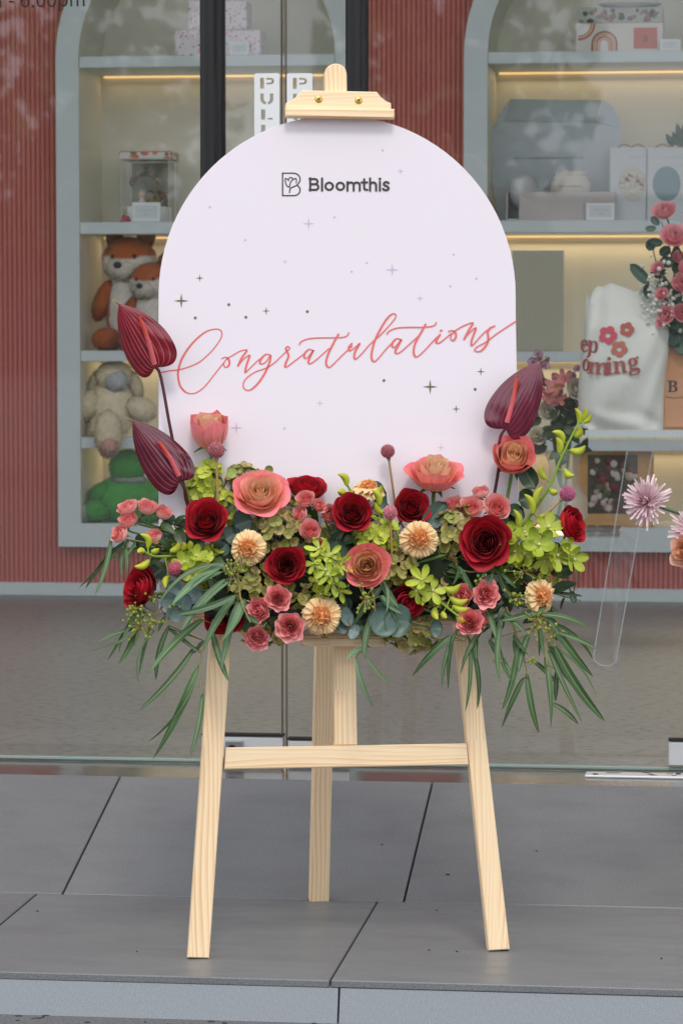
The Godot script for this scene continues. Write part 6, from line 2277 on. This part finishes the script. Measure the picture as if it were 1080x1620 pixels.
	g.lathe(Vector3.ZERO, [Vector2(0, 0), Vector2(0.03, 0), Vector2(0.04, 0.17), Vector2(0.036, 0.17), Vector2(0.0, 0.165)], 20)
	obj("pot", g, M("white_card"), pot)
	for j in 26:
		g = Geo.new()
		var p0 := Vector3(0, 0.17, 0)
		var p1 := Vector3(rng.randf_range(-0.06, 0.06), rng.randf_range(0.2, 0.32), rng.randf_range(-0.04, 0.05))
		pointed_leaf(g, p0.lerp(p1, 0.6), p1, 0.022, Vector3(0.2, 0.3, 1), lin(34, 86, 60), lin(50, 110, 76))
		g.tube([p0, p0.lerp(p1, 0.62)], [0.0012, 0.001], 5, ramp_cols(2, lin(50, 80, 50), lin(50, 80, 50)))
		obj("leaf", g, petal_mat("leaf"), pot)
	# third shelf: ribbed glass panel
	base = shelf_y(2)
	var ga := on_z(809, 396, zf - 0.06)
	var gbx := on_z(891, 396, zf - 0.06)
	var pan := thing("ribbed_glass_panel", "frosted ribbed glass panel standing on the third shelf", "glass panel", Transform3D(Basis(), Vector3((ga.x + gbx.x) * 0.5, base, zf - 0.07)))
	g = Geo.new()
	var gw := gbx.x - ga.x
	var gh := ga.y - base
	g.box(Vector3(0, gh * 0.5, -0.012), Vector3(gw, gh, 0.006), 0.001)
	var ribm := plain("ribbed_acrylic", Color8(190, 190, 170), 0.3)
	for k in 22:
		var x := -gw * 0.5 + gw * (k + 0.5) / 22.0
		g.tube([Vector3(x, 0.002, -0.007), Vector3(x, gh - 0.002, -0.007)], [gw / 44.0, gw / 44.0], 10)
	obj("ribbing", g, ribm, pan).set_meta("kind", "stuff")
	# bottom: craft box with a window onto a dried bouquet
	base = on_z(900, 836, zf).y
	var kraft := plain("kraft_card", Color8(196, 150, 96), 0.7)
	var kb := carton("craft_bouquet_box", "tan craft box with a window onto a dried pink bouquet on the niche floor", "gift box", 905, 1032, 712, on_z(900, 836, zf).y, zf - 0.06, 0.12, kraft)
	w = kb.get_meta("w")
	h = kb.get_meta("h")
	flat_patch("window", kb, 0.0, h * 0.56, w * 0.62, h * 0.76, 0.061, plain("box_window", Color8(70, 64, 56), 0.25))
	g = Geo.new()
	for j in 60:
		var p := Vector3(rng.randf_range(-0.27, 0.27) * w, h * rng.randf_range(0.22, 0.9), 0.063)
		g.ball(p, Vector3(0.011, 0.011, 0.004) * rng.randf_range(0.6, 1.2), 8, 5, Basis(), [lin(132, 62, 74), lin(178, 150, 140), lin(110, 52, 62), lin(196, 188, 176), lin(92, 92, 70)][j % 5], 0.3, j)
	obj("dried_bouquet", g, tinted("dried_flower", 0.9), kb).set_meta("kind", "stuff")

func text_on(words: String, face: String, parent: Node3D, at: Vector3, tall: float, m: Material, called: String, wide := 0.0, turn := 0.0) -> MeshInstance3D:
	var tm := TextMesh.new()
	var f := SystemFont.new()
	f.font_names = PackedStringArray([face])
	f.font_weight = 700 if face == "Droid Serif" and tall > 0.02 else 400
	tm.font = f
	tm.text = words
	tm.font_size = 48
	tm.depth = 0.02
	tm.pixel_size = 0.01
	var box := tm.get_aabb()
	var sc := tall / 0.35
	if wide > 0.0:
		sc = wide / box.size.x
	var o := MeshInstance3D.new()
	o.name = called
	o.mesh = tm
	o.material_override = m
	parent.add_child(o, true)
	o.transform = Transform3D(Basis(Vector3.BACK, turn) * Basis().scaled(Vector3(sc, sc, 0.02)), at)
	return o

func small_bloom(root: Node3D, at: Vector3, face: Vector3, r: float, inner: Color, outer: Color, called: String) -> void:
	var g := Geo.new()
	for ring in 3:
		for j in 5 - ring:
			rose_petal(g, r, [0.7, 0.5, 0.26][ring], [0.8, 0.92, 1.0][ring], [1.25, 1.05, 0.7][ring], [0.8, 0.5, 0.2][ring], [1.0, 1.1, 1.5][ring], TAU * (j + 0.5 * ring) / (5 - ring), inner, outer, 7, 5, 0.5)
	obj(called, g, petal_mat("soft"), root, Transform3D(upright(face, rng.randf() * 6.0), at - face * r * 0.4))

func make_table_goods() -> void:
	# clear acrylic side table
	var zt := -7.95
	var top := on_z(1000, 676, zt).y
	var left := on_z(930, 676, zt).x
	var acr := plain("clear_acrylic", Color(0.95, 0.98, 1.0, 0.012), 0.03)
	acr.transparency = BaseMaterial3D.TRANSPARENCY_ALPHA
	var root := thing("acrylic_table", "clear acrylic side table with splayed legs under the tote bag", "table", Transform3D(Basis(), Vector3(left + 0.3, FLOOR_Y, zt)))
	var th := top - FLOOR_Y
	var g := Geo.new()
	g.box(Vector3(0, th - 0.009, 0), Vector3(0.6, 0.018, 0.36), 0.004)
	obj("table_top", g, acr, root)
	g = Geo.new()
	g.box(Vector3(0, th - 0.009, 0.181), Vector3(0.6, 0.016, 0.002), 0.0)
	obj("polished_edge", g, plain("acrylic_edge", Color8(190, 204, 208), 0.15), root)
	for q in [[-0.16, -0.255, 0.06], [0.2, 0.27, 0.06]]:
		g = Geo.new()
		var u0 := Vector3(q[0], th - 0.018, q[2])
		var u1 := Vector3(q[1], 0.002, q[2] * 1.3)
		var up := (u0 - u1).normalized()
		var bs := Basis(Vector3(0, 0, 1).cross(up).normalized() * -1.0, up, Vector3(0, 0, 1))
		bs.x = up.cross(Vector3(0, 0, 1)).normalized()
		bs.z = bs.x.cross(up)
		var hl := (u0 - u1).length() * 0.5
		var line := PackedVector2Array([Vector2(-0.032, hl), Vector2(0.032, hl)])
		var rim := []
		for j in 13:
			var t := -PI * j / 12.0
			line.append(Vector2(0.029 * cos(t), -hl + 0.02 + 0.02 * sin(t)))
		var lx := Transform3D(bs, (u0 + u1) * 0.5)
		g.extrude(line, -0.009, 0.009, 0.003, false, Vector2.ZERO, Color.WHITE, lx)
		var lg := obj("leg", g, acr, root)
		for j in range(1, line.size() + 1):
			var p2 := line[j % line.size()]
			rim.append(lx * Vector3(p2.x, p2.y, 0.0085))
		g = Geo.new()
		g.tube(rim, ramp_list(rim.size(), 0.0011, 0.0011), 6)
		obj("polished_edge", g, plain("acrylic_edge", Color8(200, 212, 214), 0.15), lg)
	# canvas bag
	var zb := zt + 0.05
	var a := on_z(917, 672, zb)
	var b := on_z(1054, 672, zb)
	var bw := b.x - a.x
	var bh := on_z(985, 455, zb).y - top
	var bag := thing("canvas_bag", "white canvas drawstring bag printed with three flowers and keep blooming", "bag", Transform3D(Basis(), Vector3((a.x + b.x) * 0.5, top, zb)))
	g = Geo.new()
	var cloth := lin(212, 216, 210)
	g.grid(56, 44, func(s: float, q: float) -> Array:
		var ang := TAU * s
		var ca := cos(ang)
		var sa := sin(ang)
		var sx := signf(ca) * pow(absf(ca), 0.55)
		var sz := signf(sa) * pow(absf(sa), 0.75)
		var full := 1.0 - 0.10 * pow(absf(2.0 * q - 0.85), 3.0)
		var hx := bw * 0.5 * (1.0 - 0.06 * sin(PI * q * 2.0 + 0.3) * signf(ca) - 0.05 * smoothstep(0.75, 1.0, q) * (1.0 if ca > 0 else 0.2)) * full
		var hz := 0.062 * (0.35 + 0.9 * sin(PI * clampf(q * 0.8 + 0.12, 0, 1))) * (1.0 - 0.75 * smoothstep(0.7, 1.0, q))
		var y := bh * q
		y -= bh * 0.06 * smoothstep(0.6, 1.0, q) * (-ca * 0.4 + 0.5 * sin(ca * 5.0) + 0.25 * sin(ca * 13.0))
		var fold := 0.012 * sin(ang * 7.0 + q * 3.0) * smoothstep(0.6, 1.0, q) + 0.004 * sin(q * 18.0 + ca * 6.0) * smoothstep(0.75, 0.95, q) + 0.0035 * sin(ca * 9.0 - q * 14.0) + 0.009 * sin(q * 30.0 + ca * 5.0) * (1.0 - smoothstep(0.0, 0.2, q))
		return [Vector3(sx * hx, y, sz * (hz + fold)), cloth], true)
	var body := obj("body", g, tinted("soft_cloth", 0.9), bag)
	g = Geo.new()
	var pts := []
	for j in 12:
		pts.append(Vector3(bw * (0.34 - 0.012 * j), bh * (0.66 - 0.03 * j + 0.1 * sin(j * 0.26)), 0.052 + 0.006 * sin(j * 0.7)))
	g.tube(pts, ramp_list(12, 0.0022, 0.0022), 6, ramp_cols(12, lin(210, 208, 196), lin(210, 208, 196)))
	obj("drawstring", g, tinted("soft_cloth", 0.9), bag)
	var zp := 0.0
	var surf := func(x: float, y: float) -> float:
		var q := clampf(y / bh, 0.0, 1.0)
		var full := 1.0 - 0.10 * pow(absf(2.0 * q - 0.85), 3.0)
		var hx := bw * 0.5 * (1.0 - 0.06 * sin(PI * q * 2.0 + 0.3) * signf(x)) * full
		var ca := signf(x) * pow(clampf(absf(x) / hx, 0.0, 0.97), 1.0 / 0.55)
		var hz := 0.062 * (0.35 + 0.9 * sin(PI * clampf(q * 0.8 + 0.12, 0, 1)))
		return pow(sqrt(1.0 - ca * ca), 0.75) * (hz + 0.0035 * sin(ca * 9.0 - q * 14.0))
	var Q := func(u: float, v: float) -> Vector3:
		var p := on_z(u, v, zb + 0.07)
		var x := p.x - bag.position.x
		var y := p.y - bag.position.y
		return Vector3(x, y, (surf.call(x, y) as float) + 0.004 + zp)
	for f in [[961, 530, 14.5, Color8(206, 84, 104), 0.3], [991, 521, 11.5, Color8(186, 96, 88), 0.1], [979, 552, 13, Color8(190, 112, 92), 0.5]]:
		g = Geo.new()
		var cc: Vector3 = Q.call(f[0], f[1])
		var rr: float = f[2] * 0.00165
		var ring := []
		for j in 60:
			var t := TAU * j / 60.0
			ring.append([Vector2.from_angle(t) * rr * (0.74 + 0.26 * pow(absf(cos(2.5 * t + f[4])), 0.7)), Vector2.from_angle(t) * rr * 0.3])
		for j in 60:
			var p0: Array = ring[j]
			var p1: Array = ring[(j + 1) % 60]
			g.poly([cc + Vector3(p0[0].x, p0[0].y, 0), cc + Vector3(p1[0].x, p1[0].y, 0), cc + Vector3(p1[1].x, p1[1].y, 0), cc + Vector3(p0[1].x, p0[1].y, 0)], Vector3(0, 0, 1))
		zp += 0.0003
		obj("printed_flower", g, plain("print_%d" % f[0], f[3], 0.8), bag)
	var rust := plain("rust_print", Color8(158, 82, 76), 0.8)
	var print_letter := func(l: Array) -> void:
		var p: Vector3 = Q.call(l[1], l[2])
		var t := text_on(l[0], "Droid Serif", bag, p + Vector3(0, 0, 0.0012), 0.042, rust, "letter", 0.0, l[3])
		var slope: float = ((surf.call(p.x + 0.012, p.y) as float) - (surf.call(p.x - 0.012, p.y) as float)) / 0.024
		t.basis = Basis(Vector3.UP, -atan(slope)) * t.basis
	var words := [["e", 923, 544.5, -0.05], ["p", 937, 546, -0.1]]
	for l in words:
		print_letter.call(l)
	var low := [["o", 926, 575, -0.2], ["m", 946, 580, -0.08], ["i", 963, 580, 0.0], ["n", 980, 578, 0.08], ["g", 1001, 573, 0.18]]
	for l in low:
		print_letter.call(l)
	# brown paper carrier with the rose bouquet
	var zc := zt + 0.0
	a = on_z(1048, 660, zc + 0.06)
	var bq := thing("rose_bouquet", "pink rose bouquet with eucalyptus and baby's breath in a brown paper bag", "bouquet", Transform3D(Basis(), Vector3(a.x + 0.085, top, zc)))
	g = Geo.new()
	var ph := on_z(1060, 545, zc + 0.06).y - top
	g.box(Vector3(0, ph * 0.5, 0), Vector3(0.17, ph, 0.12), 0.004)
	obj("paper_bag", g, plain("brown_paper", Color8(192, 142, 106), 0.8), bq)
	text_on("B", "Droid Serif", bq, Vector3(-0.062, ph * 0.50, 0.0606), 0.03, M("charcoal_ink"), "bag_letter")
	scribble(bq, -0.08, -0.03, ph * 0.37, 0.003, 0.0606, M("charcoal_ink"), 0.0012, 7.0)
	var B := func(u: float, v: float, dz: float) -> Vector3:
		return on_z(u, v, zc + dz) - bq.position
	var stem_foot := Vector3(0, ph * 0.7, 0)
	for q in [[1050, 335, 15, 0.06, -0.2, 0.5], [1066, 374, 17, 0.10, 0.1, 0.3], [1040, 424, 9, 0.1, -0.4, 0.4], [1046, 466, 9, 0.12, -0.3, 0.2], [1054, 498, 11, 0.12, -0.3, -0.1], [1044, 511, 6, 0.12, -0.5, -0.2], [1077, 450, 13, 0.12, 0.2, 0.2], [1074, 408, 10, 0.08, 0.2, 0.5], [1078, 495, 12, 0.1, 0.1, 0.0], [1090, 430, 16, 0.1, 0.4, 0.2]]:
		var p: Vector3 = B.call(q[0], q[1], q[3])
		small_bloom(bq, p, Vector3(q[4], q[5] + 0.25, 0.8).normalized(), q[2] * 0.0021, lin(236, 146, 158), lin(244, 172, 180), "rose_head")
		g = Geo.new()
		g.tube(smooth3([p, (p + stem_foot) * 0.5 + Vector3(0.02, 0.02, -0.02), stem_foot], 3), ramp_list(7, 0.0022, 0.003), 6, ramp_cols(7, lin(80, 106, 54), lin(70, 94, 50)))
		obj("stem", g, petal_mat("stem"), bq)
	for j in 44:
		g = Geo.new()
		var p0: Vector3 = B.call(rng.randfn(1066, 16), rng.randfn(470, 42), rng.randf_range(0.0, 0.06))
		var p1 := p0 + Vector3(rng.randf_range(-1, 0.6), rng.randf_range(-0.8, 0.8), rng.randf_range(0, 0.5)).normalized() * rng.randf_range(0.03, 0.05)
		var c := lin(40, 66, 42).lerp(lin(96, 128, 62), rng.randf())
		pointed_leaf(g, p0, p1, 0.02, toward(rng.randf_range(-0.4, 0.4), 0.4, 1), c, c * 1.25)
		obj("leaf", g, petal_mat("leaf"), bq)
	for q in [[1012, 434, -0.7, 0.7, 9, 22], [1022, 460, -0.2, -1.0, 7, 11], [1028, 388, 0.3, 0.8, 8, 10], [1055, 415, 0.7, -0.2, 9, 12], [1036, 384, -1, 0.1, 7, 11], [1050, 398, 0.8, 0.5, 8, 11], [1068, 470, 0.5, 0.5, 11, 11], [1060, 530, 0.5, -0.6, 14, 20], [1076, 545, 0.2, -1, 12, 18], [1035, 350, -0.6, 0.6, 6, 9], [1028, 362, -0.8, -0.1, 5, 9], [1045, 480, 0.2, 0.3, 10, 12], [1072, 515, 0.2, 0.2, 12, 14]]:
		g = Geo.new()
		round_leaf(g, B.call(q[0], q[1], 0.07), toward(rng.randf_range(-0.4, 0.4), 0.2, 1), Vector3(q[2], q[3], 0.1), q[4] * 0.00165, q[5] * 0.00165, lin(58, 86, 76), lin(86, 112, 96))
		obj("leaf", g, petal_mat("leaf"), bq)
	for q in [[[1060, 540], [1040, 430], [1030, 385]], [[1070, 520], [1050, 440], [1018, 445]], [[1075, 500], [1060, 400], [1045, 350]], [[1062, 540], [1040, 470], [1022, 462]]]:
		g = Geo.new()
		var sp := []
		for w in q:
			sp.append(B.call(w[0], w[1], 0.065))
		sp = smooth3(sp, 4)
		g.tube(sp, ramp_list(sp.size(), 0.0025, 0.0012), 5, ramp_cols(sp.size(), lin(86, 80, 60), lin(76, 92, 66)))
		obj("twig", g, petal_mat("stem"), bq)
	g = Geo.new()
	for j in 150:
		var p: Vector3 = B.call(rng.randfn(1040, 13), rng.randfn(478, 26), rng.randf_range(0.06, 0.13))
		g.ball(p, Vector3.ONE * rng.randf_range(0.003, 0.0062), 7, 5, Basis(), lin(214, 218, 208), 0.2, j)
	obj("baby_breath", g, tinted("dried_flower", 0.9), bq).set_meta("kind", "stuff")
	# glass vase of mixed flowers on a clear plinth
	var zv := -8.0
	var v0 := on_z(890, 835, zv)
	var pl := thing("acrylic_plinth", "low clear acrylic plinth under the glass vase", "plinth", Transform3D(Basis(), Vector3(v0.x, FLOOR_Y, zv)))
	g = Geo.new()
	var plh := v0.y - FLOOR_Y
	g.box(Vector3(0, plh - 0.008, 0), Vector3(0.3, 0.014, 0.26), 0.003)
	for s in [-1.0, 1.0]:
		g.box(Vector3(s * 0.142, (plh - 0.016) * 0.5, 0), Vector3(0.012, plh - 0.018, 0.25), 0.002)
	obj("slab", g, acr, pl)
	var vs := thing("flower_vase", "ribbed glass vase of white roses, pink lilies and wax flowers inside the shop", "vase", Transform3D(Basis(), Vector3(v0.x, v0.y + 0.001, zv)))
	var vh := on_z(890, 715, zv).y - v0.y
	g = Geo.new()
	var prof := []
	for j in 17:
		var f := j / 16.0
		prof.append(Vector2(lerpf(0.062, 0.036, smoothstep(0.35, 0.62, f)) + 0.012 * smoothstep(0.8, 1.0, f) - 0.02 * (1.0 - smoothstep(0.0, 0.12, f)), vh * f))
	g.grid(96, 16, func(s: float, q: float) -> Array:
		var p: Vector2 = prof[int(round(q * 16))]
		var rr := p.x * (1.0 + 0.02 * sin(s * TAU * 32.0))
		return [Vector3(rr * cos(s * TAU), p.y, -rr * sin(s * TAU)), Color.WHITE])
	var vg := plain("vase_glass", Color(0.86, 0.94, 0.9, 0.22), 0.05)
	vg.transparency = BaseMaterial3D.TRANSPARENCY_ALPHA
	obj("glass", g, vg, vs)
	g = Geo.new()
	for j in 12:
		var an := rng.randf() * TAU
		g.tube([Vector3(cos(an) * 0.03, 0.012, sin(an) * 0.03), Vector3(-cos(an) * 0.012, vh * 0.6, -sin(an) * 0.012), Vector3(-cos(an) * 0.03, vh + 0.05, -sin(an) * 0.03)], [0.0028, 0.0026, 0.0024], 6, ramp_cols(3, lin(60, 104, 60), lin(70, 110, 60)))
	obj("stems", g, petal_mat("stem"), vs).set_meta("kind", "stuff")
	var V := func(u: float, v: float, dz: float) -> Vector3:
		return on_z(u, v, zv + dz) - vs.position
	for q in [[912, 616, 19, 0.05], [866, 652, 17, 0.05], [848, 690, 15, 0.05], [900, 640, 12, 0.0]]:
		small_bloom(vs, V.call(q[0], q[1], q[3]), Vector3(0.25, 0.4, 0.8).normalized(), q[2] * 0.00165, lin(206, 206, 176), lin(222, 220, 206), "white_rose")
	for q in [[880, 612, 20], [868, 628, 18], [890, 600, 16], [884, 632, 16]]:
		var mesh := floret_mesh(q[2] * 0.00165, 6, 0.26, 0.5, lin(206, 150, 96), lin(190, 110, 124))
		obj("lily_bloom", mesh, petal_mat("leaf"), vs, Transform3D(upright(Vector3(rng.randf_range(-0.4, 0.4), 0.4, 0.8).normalized(), rng.randf() * 6.0), V.call(q[0], q[1], 0.05)))
	var wax := []
	for j in 3:
		wax.append(floret_mesh(0.012, 5, 0.45, 0.3, lin(110, 60, 80), lin(160, 124, 142)))
	for j in 44:
		var q: Array = [[838, 575], [850, 568], [858, 580], [935, 592], [925, 600], [940, 604], [905, 588], [846, 572], [862, 574], [930, 608], [856, 700]][j % 11]
		obj("wax_flower", wax[j % 3], petal_mat("leaf"), vs, Transform3D(upright(Vector3(rng.randf_range(-0.5, 0.5), 0.4, 0.8).normalized(), rng.randf() * 6.0), V.call(q[0] + rng.randf_range(-9, 9), q[1] + rng.randf_range(-9, 9), rng.randf_range(0.0, 0.07))))
	for j in 70:
		g = Geo.new()
		var p0: Vector3 = V.call(rng.randfn(885, 22), rng.randfn(665, 26), rng.randf_range(-0.05, 0.05))
		var p1 := p0 + Vector3(rng.randf_range(-1, 1), rng.randf_range(-0.7, 0.9), rng.randf_range(0, 0.5)).normalized() * rng.randf_range(0.03, 0.055)
		var c := lin(34, 58, 36).lerp(lin(66, 98, 50), rng.randf())
		pointed_leaf(g, p0, p1, 0.024, toward(rng.randf_range(-0.4, 0.4), 0.4, 1), c, c * 1.3)
		obj("leaf", g, petal_mat("leaf"), vs)
	for q in [[935, 595], [850, 570], [910, 620], [870, 640], [846, 700]]:
		g = Geo.new()
		var tp: Vector3 = V.call(q[0], q[1], 0.02)
		g.tube(smooth3([tp, tp * 0.5 + Vector3(0, vh * 0.6, 0), Vector3(0, vh, 0)], 3), ramp_list(7, 0.0014, 0.0024), 5, ramp_cols(7, lin(70, 92, 54), lin(70, 92, 54)))
		obj("twig", g, petal_mat("stem"), vs)
	make_neighbour_stand()

func make_neighbour_stand() -> void:
	# a second arrangement stands just right of the frame; two of its flowers reach into it
	var k := -0.03
	var foot := on_y(1230, 1440, 0.0)
	var hub2 := spot(1190, 850, k)
	var st := thing("flower_pedestal", "pale wooden pedestal of a second arrangement just right of the photo's edge", "pedestal", Transform3D(Basis(Vector3.UP, 0.2), foot))
	var g := Geo.new()
	var hh := hub2.y - foot.y
	g.box(Vector3(0, hh * 0.5 - 0.02, 0), Vector3(0.14, hh - 0.04, 0.14), 0.004)
	obj("post", g, M("pine"), st)
	g = Geo.new()
	g.box(Vector3(0, hh - 0.02, 0), Vector3(0.2, 0.05, 0.2), 0.006)
	obj("foam_tray", g, plain("wet_foam", Color8(24, 38, 22), 0.95), st)
	# pale pink spider chrysanthemums
	for q in [[1018, 792, 92, -0.55, 0.25, "pale pink spider chrysanthemum reaching in from the right"], [1096, 838, 90, -0.1, 0.2, "pale pink spider chrysanthemum cut by the right edge of the photo"]]:
		var R: float = q[2] * 0.5 * 0.00105
		var face := toward(q[3], q[4], 0.75)
		var c := spot(q[0], q[1], k + 0.03)
		var fl := thing("chrysanthemum", q[5], "chrysanthemum", Transform3D(upright(face), c - face * R * 0.4), "pale pink spider chrysanthemums at the right")
		g = Geo.new()
		for j in 130:
			var f := (j + 0.5) / 130.0
			var a := j * 2.39996
			var tilt := lerpf(1.45, -0.15, pow(f, 0.7))
			var L := R * lerpf(0.5, 1.0, f) * rng.randf_range(0.85, 1.08)
			var c0 := lin(236, 200, 212).lerp(lin(252, 236, 240), f) * rng.randf_range(0.9, 1.05)
			c0.a = 1.0
			var curl := rng.randf_range(-0.2, 0.35)
			var aa := a + rng.randf_range(-0.08, 0.08)
			g.grid(3, 6, func(s: float, t: float) -> Array:
				var u := (2 * s - 1) * R * 0.055 * (0.5 + 0.6 * sin(PI * clampf(t, 0, 0.94)))
				var t2 := tilt + curl * t
				var rr := L * t * cos(t2)
				var h := R * 0.15 + L * t * sin(t2) + absf(2 * s - 1) * R * 0.03
				return [Vector3(rr * cos(aa) - u * sin(aa), h, rr * sin(aa) + u * cos(aa)), c0])
		obj("petals", g, petal_mat("soft"), fl).set_meta("kind", "stuff")
		stem_to(fl, hub2, 0.0026, lin(88, 112, 84), Vector3.ZERO)
	var cc := spot(1080, 872, k + 0.05)
	var face := toward(-0.7, 0.1, 0.7)
	var pe := [lin(246, 190, 150), lin(248, 200, 170), lin(246, 186, 150), lin(246, 196, 172)]
	rose(1082, 872, k + 0.04, 56, face, 0.7, pe, "peach rose cut by the right edge under the pink chrysanthemum", "", {"stem_end": hub2, "sepals": false, "name": "peach_rose"})
